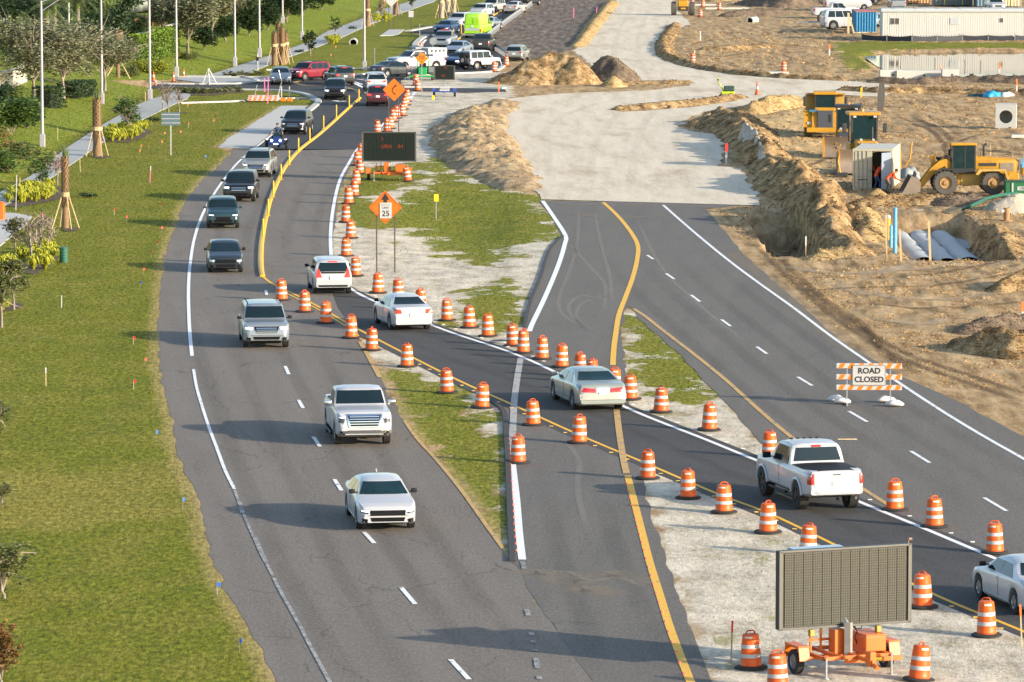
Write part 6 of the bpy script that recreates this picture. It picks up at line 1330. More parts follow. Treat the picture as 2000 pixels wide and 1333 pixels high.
tree(3, 640, 'dark small tree with two stakes at the left edge', 'edge1', w=1.7, h=2.7, trunk_h=1.0, lm=L_OLIVE, n=2600, size=.07, seed=21, twig=3, name='young_tree'); tree(27, 606, 'sparse small tree above the small yellow flowers', 'edge1', sc=.95, rz=2.2, name='young_tree')
tree(30, 500, 'sparse olive small tree at the edge of the concrete landing', 'edge1', sc=.8, rz=3.2, name='young_tree')
tree(-12, 850, 'low twiggy shrub at the left edge above a wooden stake', 'edge2', w=1.5, h=1.3, trunk_h=.2, lm=L_OLIVE, n=2200, size=.05, seed=22, twig=1, name='shrub', cat='shrub')
tree(8, 1170, 'twiggy shrub with a few yellow leaves at the lower left edge', 'edge2', sc=1.25, rz=2., name='shrub', cat='shrub'); tree(2, 1335, 'dark reddish green shrub in the bottom left corner', 'edge3', w=1.15, h=1.7, trunk_h=.15, lm=L_RED, n=3400, size=.05, seed=23, twig=1, flat=1.2, name='shrub', cat='shrub')
tree(4, 990, 'low bush and stake at the left edge by the dry grass band', 'edge2', sc=.6, rz=4., name='shrub', cat='shrub')
# clipped hedges and rounded shrubs
def hedge(name, pts, w, h, lm, label, cat='hedge', dens=190, size=.11, top=None):
    o = G(*pts[0]); rnd = random.Random(len(label)); g = thing(name, label, cat, o)
    ps = [G(*q) for q in pts]; mb = MB(); tp = MB()
    for a, b in zip(ps, ps[1:]):
        d = b - a; L = math.hypot(d.x, d.y); n = int(dens * (L * h * 2 + L * w)); s = Vector((-d.y, d.x, 0)).normalized()
        pl = []; pt = []
        for _ in range(n):
            q = rnd.random(); u = rnd.uniform(-.5, .5) * w; z = rnd.random() * h
            if rnd.random() < w / (w + 2 * h): z = h + rnd.gauss(0, .05); 
            else: u = math.copysign(w / 2, u) + rnd.gauss(0, .05); q = q if rnd.random() > .25 else rnd.choice((.004, .996))
            if q in (.004, .996): u = rnd.uniform(-.5, .5) * w
            (pt if (top and z > h * .9) else pl).append(tuple(a + d * q - o + s * u + Vector((0, 0, z))))
        leaves(mb, pl, size, rnd, .9); leaves(tp, pt, size, rnd, .9)
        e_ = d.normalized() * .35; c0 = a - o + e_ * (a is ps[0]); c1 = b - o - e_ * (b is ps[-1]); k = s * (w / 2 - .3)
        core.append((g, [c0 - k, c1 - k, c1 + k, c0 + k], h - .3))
    mb.build('foliage', lm, g, fix=False)
    if top: tp.build('top_foliage', top, g, fix=False)  # top leaves take their own brighter leaf colour
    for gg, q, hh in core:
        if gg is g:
            b = MB(); b.add([(v.x, v.y, v.z - .2) for v in q] + [(v.x, v.y, v.z + hh) for v in q], [(0, 3, 2, 1), (4, 5, 6, 7), (0, 1, 5, 4), (1, 2, 6, 5), (2, 3, 7, 6), (3, 0, 4, 7)]).build('dark_core', mat('hedge_core', (.015, .022, .008), .95), g)  # solid dark box filling the hedge behind its leaves
core = []
hedge('clipped_hedge', [(255, 119), (300, 116), (334, 100)], 1.6, 2.35, L_HEDGE, 'tall clipped green hedge with a bright top beside the light pole', top=leafmat('bright_hedge_top', (.06, .12, .008), (.16, .23, .02)), dens=110, size=.12)
hedge('clipped_hedge', [(82, 210), (110, 210)], 1.8, 1.6, L_DARK, 'dark clipped hedge block right of the first light pole', dens=110)
hedge('clipped_hedge', [(132, 192), (168, 186)], 1.8, 1.2, L_DARK, 'low dark clipped hedge under the leaning oak', dens=110)
def bush(px, py, w, h, lm, label, n=1400, size=.10, cat='shrub', name='shrub', seed=3, d=None, group=None):
    rnd = random.Random(seed + px); p = G(px, py); g = thing(name, label, cat, p, 0, group); mb = MB(); d = d or w
    cl = [(rnd.uniform(-.36, .36) * w, rnd.uniform(-.3, .3) * d, h * rnd.uniform(.25, .55), min(w, h * 1.4) * rnd.uniform(.22, .34), .95) for _ in range(9)]
    leaves(mb, lobes(rnd, (0, 0, 0), w, n, cl, .6, 10, .05 * w + .03), size, rnd); mb.build('foliage', lm, g, fix=False)
    st = MB()
    for l in cl: st.tube([(0, 0, -.1), (l[0] * .5, l[1] * .5, l[2] * .6), (l[0], l[1], l[2])], [.03, .02, .01], 4)
    st.build('stems', BARK, g)
bush(22, 262, 3.6, 3.6, L_MID, 'tall dark green leafy shrub mass at the left edge', 5200, .12, seed=1); bush(52, 250, 2.2, 2.6, L_DARK, 'dark leafy shrub left of the first light pole', 2600, .11, seed=2)
bush(-6, 300, 2.6, 2.2, L_RED, 'brownish fern like shrub at the left edge', 2200, .10, seed=5); bush(14, 338, 2.4, 1.7, L_MID, 'dark low shrub by the sidewalk at the left edge', 2200, .10, seed=6); bush(44, 312, 2.0, 1.3, L_OLIVE, 'olive low shrub by the first light pole', 1500, .10, seed=7)
bush(10, 215, 3.0, 2.6, L_DARK, 'dark evergreen shrub below the white balustrade', 2600, .12, seed=8); bush(60, 226, 2., 1.6, L_DARK, 'low dark shrub under the broad grey oak', 1200, .11, seed=9)
bush(370, 118, 2.2, 1.0, L_OLIVE, 'low olive shrub at the foot of the pale trunked oak', 900, .1); bush(255, 150, 1.5, 1.1, L_OLIVE, 'small olive shrub left of the yellow mound', 800, .1)
bush(296, 143, 4.4, 1.3, leafmat('yellow_green_leaves', (.10, .14, .012), (.32, .32, .03)), 'rounded yellow green shrub mound before the tall hedge', 3400, .10, seed=4, d=2)
for i, (x, y) in enumerate(((352, 181), (364, 183), (377, 184), (389, 182), (402, 184), (416, 183), (430, 182), (446, 181), (462, 180))): bush(x, y, .9, .62, L_OLIVE, 'small green bush, %s from the left in the corner planting bed' % ORD[i], 420, .08, seed=i, group='bushes in the corner planting bed')
for i, (x, y) in enumerate(((445, 149), (460, 149), (476, 148), (492, 148), (508, 147))): bush(x, y, .9, .55, L_OLIVE, 'low green bush, %s from the left behind the far kerb' % ORD[i], 350, .08, seed=i, group='bushes behind the far kerb')
for x, y, lb in ((170, 386, 'small dark grass clump under the staked pole in the lawn'), (583, 104, 'dark low plants at the foot of the brown palm cluster'), (690, 58, 'dark low plants beside the far sidewalk'), (300, 238, 'low green plants along the corner sidewalk')): bush(x, y, 1.3, .35, L_DARK, lb, 500, .07)
# yellow strap-leaf plants
def blades(mb, c, rnd, n, h, r):
    for _ in range(n):
        a = rnd.uniform(0, 6.283); rr = rnd.uniform(.5, 1) * r; hh = rnd.uniform(.55, 1.) * h; w = .022; s = Vector((-math.sin(a), math.cos(a), 0)) * w; d = Vector((math.cos(a), math.sin(a), 0))
        pts = [c + d * rr * .08, c + d * rr * .4 + Vector((0, 0, hh * .75)), c + d * rr * .8 + Vector((0, 0, hh)), c + d * rr * 1.15 + Vector((0, 0, hh * .7))]
        o = len(mb.v)
        for i, p in enumerate(pts):
            k = s * (1 if i < 3 else .3); mb.v += [tuple(p - k), tuple(p + k)]
        for i in range(3): mb.f.append((o + 2 * i, o + 2 * i + 1, o + 2 * i + 3, o + 2 * i + 2))
ym = []
for k in range(4):
    mb = MB(); rnd = random.Random(40 + k); blades(mb, Vector((0, 0, 0)), rnd, 90, .62, .42); ym.append(mb.mesh('leaf_blades', L_YEL))
def yclump(px, py, label, s=1., grp='yellow strap leaved plants'):
    p = G(px, py); g = link('yellow_plant', random.choice(ym), loc=(p.x, p.y, p.z), rot=(0, 0, random.uniform(0, 6)), scale=(s * 1.25, s * 1.25, s * 1.1)); tag(g, label, 'plant', grp)
rn = random.Random(5)
def ybed(poly, n, where, s=1.):
    w = PN(poly); lo = w.min(0); hi = w.max(0); k = 0
    while k < n:
        x = rn.uniform(lo[0], hi[0]); y = rn.uniform(lo[1], hi[1])
        if sdf(np.array([x]), np.array([y]), w)[0] < .05: continue
        o = link('yellow_plant', rn.choice(ym), loc=(x, y, hz(x, y)), rot=(0, 0, rn.uniform(0, 6)), scale=(s * rn.uniform(1.1, 1.5), s * rn.uniform(1.1, 1.5), s * rn.uniform(1., 1.3))); tag(o, 'yellow green strap leaved plant in the bed ' + where, 'plant', 'yellow plants in the bed ' + where); k += 1
ybed([(14, 400), (20, 380), (60, 368), (100, 368), (122, 374), (112, 388), (60, 398), (30, 402)], 34, 'by the sidewalk above the green bin')
ybed([(34, 525), (40, 505), (60, 492), (100, 486), (112, 492), (108, 510), (90, 528), (60, 532)], 26, 'left of the green bin')
ybed([(204, 276), (206, 262), (235, 252), (284, 250), (290, 262), (262, 274), (225, 279)], 30, 'below the young pine')
ybed([(638, 88), (640, 80), (658, 77), (666, 82), (655, 89)], 12, 'beside the far sidewalk'); ybed([(722, 45), (722, 38), (760, 33), (766, 41), (745, 46)], 14, 'near the top edge of the grass')
ybed([(-5, 612), (0, 596), (14, 592), (24, 600), (10, 612)], 8, 'at the left edge under the sparse trees', .5); ybed([(0, 540), (0, 520), (20, 515), (28, 528), (16, 545)], 8, 'at the left edge below the concrete landing')
# mulch beds under them
MULCH = mat('mulch', (.075, .05, .035), .95, var=.4, scale=12, bmp=.5)
for q in ([(10, 404), (20, 376), (100, 362), (126, 374), (112, 392), (40, 406)], [(28, 530), (36, 500), (104, 482), (116, 494), (104, 520), (70, 538)], [(198, 278), (206, 258), (284, 247), (296, 262), (255, 280)], [(118, 449), (128, 443), (160, 447), (150, 452), (125, 453)], [(176, 307), (190, 303), (216, 306), (200, 311)], [(333, 222), (348, 219), (368, 221), (352, 224)], [(0, 598), (20, 590), (55, 596), (30, 606), (0, 612)], [(252, 146), (330, 138), (342, 144), (300, 149)], [(340, 187), (350, 176), (470, 174), (480, 181), (420, 187)]):
    sheet('mulch_bed', wob_poly(PN(q), .15, .5, 5), .03 if q[0][0] != 252 else .3, MULCH)
# palms
BOOT = mat('palm_trunk_boots', (.19, .12, .06), .85, var=.45, scale=5, bmp=.6); PTRUNK = mat('smooth_palm_trunk', (.30, .26, .20), .8, var=.2, scale=3); PGREEN = mat('green_crownshaft', (.22, .30, .03), .5, var=.2)
def boots(mb, h, r, rnd, z0=.3):
    z = z0; k = 0
    while z < h:
        for q in range(7):
            a = 6.283 * (q + .5 * (k % 2)) / 7 + rnd.uniform(-.1, .1); d = Vector((math.cos(a), math.sin(a), 0)); s = Vector((-d.y, d.x, 0)) * .065
            b = Vector((0, 0, z)) + d * r * .85; mb.add([b - s, b + s, b + d * .08 + s * .7 + Vector((0, 0, .22)), b + d * .08 - s * .7 + Vector((0, 0, .22)), b + d * -.02 + Vector((0, 0, .2))], [(0, 1, 2, 3), (0, 3, 4), (1, 4, 2), (3, 2, 4)])
        z += .15; k += 1
def bare_palm(px, py, label, h, r, tuft=.9, brace=True, group='bare braced palms', pale=False, sc=1.):
    rnd = random.Random(px); p = G(px, py); g = thing('palm_tree', label, 'palm tree', p, 0, group)
    tm = PTRUNK if pale else BOOT
    MB().cyl((0, 0, -.2), (.03, 0, h), r * 1.05, r * .8, 12).build('trunk', tm, g, smooth=60)
    if not pale: mb = MB(); boots(mb, h, r, rnd, h * .3); mb.build('leaf_boots', BOOT, g, fix=False)
    if tuft:
        tf = MB()
        for _ in range(46):
            a = rnd.uniform(0, 6.28); l = rnd.uniform(.6, 1.) * tuft; d = Vector((math.cos(a) * .20, math.sin(a) * .20, 1)).normalized(); s = Vector((-math.sin(a), math.cos(a), 0)) * .035
            b = Vector((.03, 0, h - .1)) + Vector((math.cos(a), math.sin(a), 0)) * r * .5; o = len(tf.v); tf.v += [tuple(b - s), tuple(b + s), tuple(b + d * l)]; tf.f.append((o, o + 1, o + 2))
        tf.build('tied_fronds', L_PALM if not pale else L_PALM, g, fix=False)
    if brace:
        for k in range(4): a = 6.283 * k / 4 + .5; d = Vector((math.cos(a), math.sin(a), 0)); MB().cyl(d * r + Vector((0, 0, 1.9)), d * .85 + Vector((0, 0, -.05)), .035, n=6).build('support_brace', SWOOD, g)
        MB().cyl((0, 0, 1.8), (0, 0, 2.05), r * 1.25, n=10).build('brace_collar', SWOOD, g)
bare_palm(190, 306, 'thick brown bare palm trunk with braces beside the sidewalk', 3.9, .30, 1.1); bare_palm(128, 447, 'slim leaning bare palm trunk with braces in the lawn', 3.9, .19, 1.0)
for x, y, h, r, lb in ((536, 128, 3.0, .27, 'left trunk of the brown braced palm cluster'), (544, 126, 3.9, .26, 'second trunk of the brown braced palm cluster with the green tuft'), (551, 127, 3.6, .27, 'third trunk of the brown braced palm cluster'), (558, 124, 2.9, .26, 'right trunk of the brown braced palm cluster')): bare_palm(x, y, lb, h, r, .7)
bare_palm(718, 52, 'bare braced palm beside the light pole at the top edge', 4.2, .27, .6); bare_palm(773, 30, 'short reddish braced palm at the top edge', 2.6, .3, .5)
for x, y, lb in ((862, 36, 'leftmost pale braced palm of the top edge cluster'), (874, 32, 'second pale braced palm of the top edge cluster'), (886, 30, 'third pale braced palm of the top edge cluster'), (866, 22, 'pale braced palm at the back of the top edge cluster')): bare_palm(x, y, lb, 5., .30, 0, True, 'pale braced palms', pale=True)
def frond_palm(px, py, label, h, r, fr=22, fl=2.2, droop=1.3, shaft=False, name='palm_tree', trunk=None):
    rnd = random.Random(px * 3); p = G(px, py); g = thing(name, label, 'palm tree', p)
    MB().cyl((0, 0, -.3), (0, 0, h * (.78 if shaft else 1)), r * 1.1, r * .9, 12).build('trunk', trunk or PTRUNK, g, smooth=60)
    if shaft: MB().lathe([(r * .9, h * .78), (r * 1.05, h * .82), (r * .8, h * .95), (r * .5, h)], 12).build('crownshaft', PGREEN, g, smooth=60)
    mb = MB()
    for k in range(fr):
        a = rnd.uniform(0, 6.283); el = rnd.uniform(-.5, 1.2); L = fl * rnd.uniform(.8, 1.1); d = Vector((math.cos(a), math.sin(a), 0)); pts = []
        for i in range(9): u = i / 8; pts.append(Vector((0, 0, h)) + d * L * u * math.cos(el * (1 - u * .4)) + Vector((0, 0, L * (u * math.sin(el) - droop * .5 * u * u))))
        for i in range(1, 9):
            q = pts[i]; t = (pts[i] - pts[i - 1]).normalized(); s = t.cross(Vector((0, 0, 1))).normalized(); ll = .42 * fl / 2.2 * (1 - abs(i / 8 - .5) * .7)
            for sg in (1, -1):
                for j in (0, .5):
                    b = pts[i - 1].lerp(q, j); o = len(mb.v); mb.v += [tuple(b - t * .04), tuple(b + t * .04), tuple(b + s * sg * ll + t * ll * .5 + Vector((0, 0, -ll * .5)))]; mb.f.append((o, o + 1, o + 2))
    mb.build('fronds', L_PALM, g, fix=False)
frond_palm(32, 95, 'shaggy palm with hanging fronds in the top left corner', 3.2, .25, 60, 2.3, 2.2); frond_palm(92, 105, 'royal palm with a yellow green shaft, left of the pair', 4.4, .22, 26, 2.6, 1.6, True); frond_palm(107, 95, 'royal palm with a yellow green shaft, right of the pair', 4.3, .22, 26, 2.6, 1.6, True); frond_palm(153, 80, 'royal palm standing alone right of the thin white pole', 4.0, .2, 26, 2.4, 1.6, True)
frond_palm(18, 60, 'dark palm crown at the very top left', 3.6, .25, 50, 2.6, 1.8)
# tied leaning palm
p = G(231, 152); g = thing('palm_tree', 'palm with tied dark fronds leaning right above the yellow mound', 'palm tree', p); rnd = random.Random(9)
MB().cyl((0, 0, -.2), (0, 0, 3.2), .19, .17, 12).build('trunk', BOOT, g, smooth=60); MB().lathe([(.2, 2.9), (.42, 3.6), (.45, 4.2), (.2, 4.3)], 12).build('wrapped_head', BOOT, g, smooth=60)
mb = MB(); path = [Vector((.0, 0, 4.0)), Vector((0, 0, 5.2)), Vector((.5, 0, 6.2)), Vector((1.3, 0, 7.0)), Vector((2.2, 0, 7.4))]
for _ in range(2600):
    u = rnd.random() * 3.99; i = int(u); c = path[i].lerp(path[i + 1], u - i); mb2 = [(c.x + rnd.gauss(0, .42), c.y + rnd.gauss(0, .4), c.z + rnd.gauss(0, .35))]; leaves(mb, mb2, .13, rnd, 1)
mb.build('tied_fronds', L_DARK, g, fix=False); MB().tube([(1.1, -.6, 1.9 - 2), (.15, 0, 1.6)], .05, 6).tube([(-1.1, -.6, -.1), (-.15, 0, 1.6)], .05, 6).build('support_brace', SWOOD, g)
# white posts, balustrade, far water and reeds
for x, y, h, lb in ((8, 98, 2.9, 'thin white post among the palms in the top left corner'), (135, 86, 3.9, 'thin white pole between the royal palms')):
    p = G(x, y); g = thing('white_post', lb, 'post', p); MB().cyl((0, 0, 0), (0, 0, h), .09, .07, 8).build('post_shaft', PWHT, g); MB().cyl((0, 0, h), (0, 0, h + .15), .09, .02, 8).build('post_cap', PWHT, g)
BAL = mat('cream_balustrade', (.50, .47, .38), .8, var=.15)
def balustrade(pts, label, h=1.1):
    ps = [G(*q) for q in pts]; o = ps[0].copy(); g = thing('balustrade_wall', label, 'wall', o)
    for a, b in zip(ps, ps[1:]):
        d = b - a; L = d.length; n = max(1, int(L / .55)); s = Vector((-d.y, d.x, 0)).normalized() * .15
        q = [a - o - s, b - o - s, b - o + s, a - o + s]
        for z0, z1, nm in ((0, .45, 'base_wall'), (h - .18, h, 'top_rail')):
            MB().add([(v.x, v.y, v.z + z0) for v in q] + [(v.x, v.y, v.z + z1) for v in q], [(0, 3, 2, 1), (4, 5, 6, 7), (0, 1, 5, 4), (1, 2, 6, 5), (2, 3, 7, 6), (3, 0, 4, 7)]).build(nm, BAL, g)
        for k in range(n): c = a - o + d * (k + .5) / n; MB().lathe([(.10, c.z + .45), (.13, c.z + .6), (.07, c.z + .75), (.11, c.z + h - .18)], 6, Matrix.Translation((c.x, c.y, 0))).build('baluster', BAL, g)
balustrade([(-30, 186), (0, 178), (25, 170), (50, 160)], 'cream balustrade wall at the left edge behind the grey oak', 1.5); balustrade([(246, 96), (290, 88), (318, 78), (346, 68)], 'cream balustrade wall behind the clipped hedge', 1.3)
sheet('garden_water', PN([(150, 62), (240, 64), (330, 50), (345, 30), (300, 20), (200, 24), (150, 36)]), 2.05, mat('dark_water', (.03, .045, .035), .08, var=.4, scale=.3))
def reeds(x0, x1, y0, y1, n, lm, label, h, name, seed):
    rnd = random.Random(seed); mb = MB(); o = G((x0 + x1) / 2, (y0 + y1) / 2)
    for _ in range(n): q = G(rnd.uniform(x0, x1), rnd.uniform(y0, y1)) if n < 60 else None; q = q or P(rnd.uniform(x0, x1), rnd.uniform(y0, y1), o.z); blades(mb, q - o, rnd, 14, h, h * .35)
    for v in range(len(mb.v)): pass
    ob = mb.build(name, lm, fix=False); ob.location = o; tag(ob, label, 'reeds', kind='stuff')
reeds(292, 340, 10, 24, 260, L_REED, 'dry orange brown reeds beyond the garden pond', 2.6, 'dry_reeds', 1); reeds(200, 330, 44, 52, 160, L_REED, 'dry reeds along the garden pond bank', .9, 'pond_reeds', 2)
reeds(150, 240, 20, 34, 220, leafmat('green_reeds', (.05, .09, .02), (.20, .24, .06)), 'tall green reeds by the garden pond', 1.8, 'green_reeds', 3)
tree_mesh('bg', w=9, h=7.5, trunk_h=1.0, lm=L_DARK, n=6500, size=.22, seed=30, flat=.9); tree_mesh('bg2', w=8, h=7.0, trunk_h=.8, lm=L_MID, n=6000, size=.20, seed=31, flat=.9)
for i, (x, y, k, s) in enumerate(sorted(((-20, 70, 'bg', .8), (20, 40, 'bg2', .8), (55, 55, 'bg', .75), (90, 30, 'bg', .9), (130, 45, 'bg', .7), (160, 12, 'bg2', .8), (200, 8, 'bg', .7), (245, 6, 'bg2', .6), (70, 90, 'bg', .55), (175, 95, 'bg2', .45), (205, 100, 'bg', .4), (300, 2, 'bg', .7), (345, 4, 'bg', .8), (265, 78, 'bg', .3), (330, -6, 'bg', 1.), (110, 0, 'bg', 1.), (228, 96, 'bg', .42), (60, 30, 'bg', 1.), (150, 58, 'bg', .7), (95, 62, 'bg', .7), (0, 95, 'bg', .6), (390, 2, 'bg', 1.), (500, -4, 'bg', 1.), (188, 118, 'bg', .36), (318, 60, 'bg', .4), (30, 0, 'bg', 1.1), (660, -4, 'bg', .5), (700, -8, 'bg2', .5), (740, -10, 'bg', .5), (-30, 130, 'bg2', .6), (10, 120, 'bg', .4), (455, -5, 'bg2', 1.), (420, 10, 'bg', .8), (370, 20, 'bg', .8)))):
    tree(x, y, ('dark dense' if k == 'bg' else 'mid green') + ' background tree %s, %s counted from the left' % (('at the top edge' if y < 15 else 'behind the oaks'), ORD[i] if i < 22 else 'thirtieth' if i == 29 else (['twenty ', 'thirty '][i > 29] + ORD[(i + 1) % 10 - 1])), k, sc=s * 1.2, name='background_tree', group='background trees beyond the slope')
# ================================================================ THE DIRT WORKS
def dirtmat(name, stops, bs=.7, sc=1.):
    m, t, p = newmat(name); co = geoco(t)
    n = noise(t, mapping(t, co, (1, .6, 1)), 1.4 * sc, 7, .68); f = noise(t, co, 9, 5, .75)
    c = ramp(t, math_(t, 'ADD', math_(t, 'MULTIPLY', n, .65), math_(t, 'MULTIPLY', f, .35)), stops)
    lnk(t, c, p.inputs['Base Color']); p.inputs['Roughness'].default_value = .96; p.inputs['Specular IOR Level'].default_value = .08
    bump(t, p, math_(t, 'ADD', f, math_(t, 'MULTIPLY', n, 1.5)), bs, .14); return m
DIRT = dirtmat('dug_dirt', [(.38, (.085, .053, .026)), (.47, (.22, .14, .066)), (.55, (.42, .285, .14)), (.64, (.57, .42, .23))])
DIRTD = dirtmat('dark_dug_dirt', [(.34, (.075, .06, .045)), (.5, (.16, .12, .085)), (.62, (.27, .20, .13)), (.72, (.34, .26, .17))])
DIRTG = dirtmat('golden_sand', [(.38, (.19, .12, .05)), (.5, (.42, .29, .13)), (.62, (.56, .41, .22))])
CLOD = None
def clods(g, pts, m, rnd, s0=.08, s1=.28):
    mb = MB()
    for p in pts:
        s = rnd.uniform(s0, s1) * rnd.uniform(.6, 1); v = [Vector((rnd.uniform(.6, 1) * a, rnd.uniform(.6, 1) * b, rnd.uniform(.6, 1) * c)) * s for a, b, c in ((1, .2, 0), (-.2, 1, .1), (-1, -.1, 0), (.2, -1, .1), (.25, .2, .42), (-.1, 0, -.5))]
        mb.add([tuple(p + q) for q in v], [(0, 1, 4), (1, 2, 4), (2, 3, 4), (3, 0, 4), (1, 0, 5), (2, 1, 5), (3, 2, 5), (0, 3, 5)])
    o = mb.build('clods', m, g, fix=False); o['kind'] = 'stuff'
def pile(name, label, ridge, m, seed=1, lump=.35, nclod=120, cat='dirt pile', res=.28, power=1.25, cs=.28, cl=.35, clm=None):
    """heap with a ridge line; ridge = [(photo x, photo y, half width m, height m), ...]"""
    pts = [(G(a, b), w, h) for a, b, w, h in ridge]; o = pts[0][0].copy()
    xs = [p.x for p, w, h in pts]; ys = [p.y for p, w, h in pts]; wm = max(w for _, w, _ in pts) * 1.35
    x0, x1, y0, y1 = min(xs) - wm, max(xs) + wm, min(ys) - wm * 1.8, max(ys) + wm * 1.8
    nx = min(220, int((x1 - x0) / res) + 2); ny = min(260, int((y1 - y0) / (res * 1.5)) + 2)
    X, Y = np.meshgrid(np.linspace(x0, x1, nx), np.linspace(y0, y1, ny)); X = X.ravel(); Y = Y.ravel()
    H = np.full(X.shape, -9.); wob = (fbm(X * .5, Y * .3, 4, seed) - .5)
    segs = list(zip(pts, pts[1:])) if len(pts) > 1 else [(pts[0], pts[0])]
    for (a, wa, ha), (b, wb, hb) in segs:
        ex, ey = b.x - a.x, b.y - a.y; L = ex * ex + ey * ey + 1e-6
        t = np.clip(((X - a.x) * ex + (Y - a.y) * ey) / L, 0, 1); w = wa + (wb - wa) * t; h = ha + (hb - ha) * t
        d = np.sqrt((X - a.x - t * ex) ** 2 + ((Y - a.y - t * ey) / 1.5) ** 2) / w + wob * .55
        H = np.maximum(H, h * (1 - np.clip(d, 0, 1.4) ** power))
    n = fbm(X * 1.3, Y * .9, 5, seed + 3) - .5; n2 = 1 - np.abs(fbm(X * .45, Y * .3, 3, seed + 8) - .5) * 3
    hm = max(h for _, _, h in pts)
    H = H + np.clip(H / hm + .15, 0, 1) * (n * lump * 1.6 + (n2 - .6) * lump * .5)
    base = height(X, Y); Z = np.where(H > -.1, base + np.maximum(H, -.08) , base - .25)
    me = bpy.data.meshes.new('heap'); i, j = np.meshgrid(np.arange(ny - 1), np.arange(nx - 1), indexing='ij'); q = np.stack([i * nx + j, i * nx + j + 1, (i + 1) * nx + j + 1, (i + 1) * nx + j], -1).reshape(-1, 4)
    keep = (H[q].max(1) > -.15); q = q[keep]
    used = np.unique(q); mp = np.full(len(X), -1); mp[used] = np.arange(len(used))
    me.from_pydata(np.stack([X[used] - o.x, Y[used] - o.y, Z[used] - o.z], 1).tolist(), [], mp[q].tolist()); me.materials.append(m); me.shade_smooth(); me.update()
    g = thing(name, label, cat, o); link('heap', me, g)
    if nclod:
        rnd = random.Random(seed); idx = np.where(H > -.05)[0]; cp = [Vector((X[k] - o.x, Y[k] - o.y, Z[k] - o.z + .03)) for k in rng.choice(idx, min(nclod, len(idx)), replace=False)]
        clods(g, cp, clm or m, rnd, .04, cs * .8)
    return g
pile('dirt_pile', 'large brown dirt pile at the junction between road and limerock', [(985, 163, 1.6, .5), (1030, 162, 3.2, 1.9), (1080, 160, 3.9, 2.7), (1120, 162, 2.8, 2.2)], DIRT, 3, .42, 260, cl=1, res=.2)
pile('dirt_pile', 'darker conical dirt pile right of the large brown pile', [(1185, 156, 2.6, 2.2), (1205, 158, 2.2, 1.7)], DIRTD, 5, .3, 160, res=.2)
pile('sand_pile', 'small golden sand heap on the foot of the dark conical pile', [(1198, 169, 1.3, .95)], DIRTG, 6, .12, 20, 'sand pile', res=.14, cs=.12)
pile('dirt_windrow', 'thin brown dirt strip trailing from the piles into the limerock', [(1220, 165, 1., .3), (1290, 164, .9, .25), (1345, 163, .8, .3)], DIRT, 7, .12, 60, 'dirt ridge')
pile('dirt_windrow', 'low dirt strip along the limerock island with the plate compactor', [(1212, 215, .8, .35), (1300, 210, .9, .4), (1380, 202, 1., .45), (1445, 191, .9, .35)], DIRT, 8, .16, 160, 'dirt ridge', res=.2)
pile('dirt_berm', 'long shaded dirt berm running from the limerock edge to the pipe trench', [(1365, 247, 1.2, .5), (1400, 242, 2.2, 1.1), (1440, 252, 2.6, 1.3), (1472, 282, 1.8, .9), (1492, 312, 1.9, 1.5), (1512, 338, 1.3, .6), (1556, 370, 2.8, 1.7), (1594, 400, 1.9, 1.1), (1606, 438, 2.0, 2.0), (1624, 478, 1.7, 1.0), (1665, 492, 1.3, .6)], DIRT, 11, .8, 900, 'dirt berm', res=.17, cs=.3)
pile('dirt_mound', 'yellowish rough dirt bank between the berm and the dump truck', [(1470, 222, 1.4, .9), (1520, 212, 1.5, 1.1), (1555, 205, 1.2, .8)], DIRTG, 13, .35, 160, res=.2)
pile('dirt_mound', 'pale ridge of limerock rubble on top of the berm', [(1455, 283, .7, 1.7), (1475, 300, .7, 1.6), (1490, 330, .5, 1.4)], dirtmat('pale_rubble', [(.35, (.35, .30, .24)), (.6, (.55, .50, .42))]), 14, .3, 90, res=.17)
pile('dirt_mound', 'rough dirt bank between the container and the pipe trench', [(1690, 402, 1.2, .5), (1760, 398, 1.3, .6), (1830, 398, 1.2, .5)], DIRT, 15, .3, 260, res=.18)
pile('sand_pile', 'golden sand heap in front of the open container', [(1712, 383, .95, .5)], DIRTG, 16, .1, 20, 'sand pile', res=.12, cs=.1)
pile('dirt_mound', 'broad cloddy dirt mound between the berm and the blue standpipes', [(1650, 432, 1.8, .9), (1690, 440, 1.6, .8), (1700, 465, 1.3, .6)], DIRTG, 34, .5, 260, res=.16)
pile('dirt_mound', 'grey earth mound behind the green hose', [(1860, 400, 1.4, .5), (1900, 392, 1.3, .5)], DIRTD, 17, .25, 120, res=.18)
pile('sand_pile', 'pale sand pile below the green container at the right edge', [(1975, 412, 1.5, .9), (2020, 410, 1.6, .9)], dirtmat('pale_sand', [(.35, (.36, .30, .22)), (.6, (.56, .49, .38))]), 18, .12, 40, 'sand pile', res=.16)
pile('dirt_mound', 'golden lumpy dirt bank beside the dark pit', [(1600, 505, 1.0, .35), (1640, 498, 1.1, .4), (1680, 492, .9, .35)], DIRTG, 19, .25, 200, res=.14, cs=.2)
pile('dirt_mound', 'rutted earth ramp right of the pipe trench', [(1940, 450, 1.3, .5), (1965, 480, 1.2, .45), (1960, 505, .9, .3)], DIRT, 20, .3, 120, res=.15)
pile('dirt_mound', 'dirt mound at the right edge above the wheel tracks', [(1955, 568, .8, .5), (1990, 560, 1.1, .8), (2040, 560, 1.2, .9)], DIRT, 21, .25, 220, res=.12, cs=.2)
pile('dirt_mound', 'dark rough dirt mound with the orange topped post', [(1890, 650, .7, .35), (1940, 642, 1., .6), (2010, 640, 1.1, .7)], DIRTD, 22, .22, 320, res=.11, cs=.16)
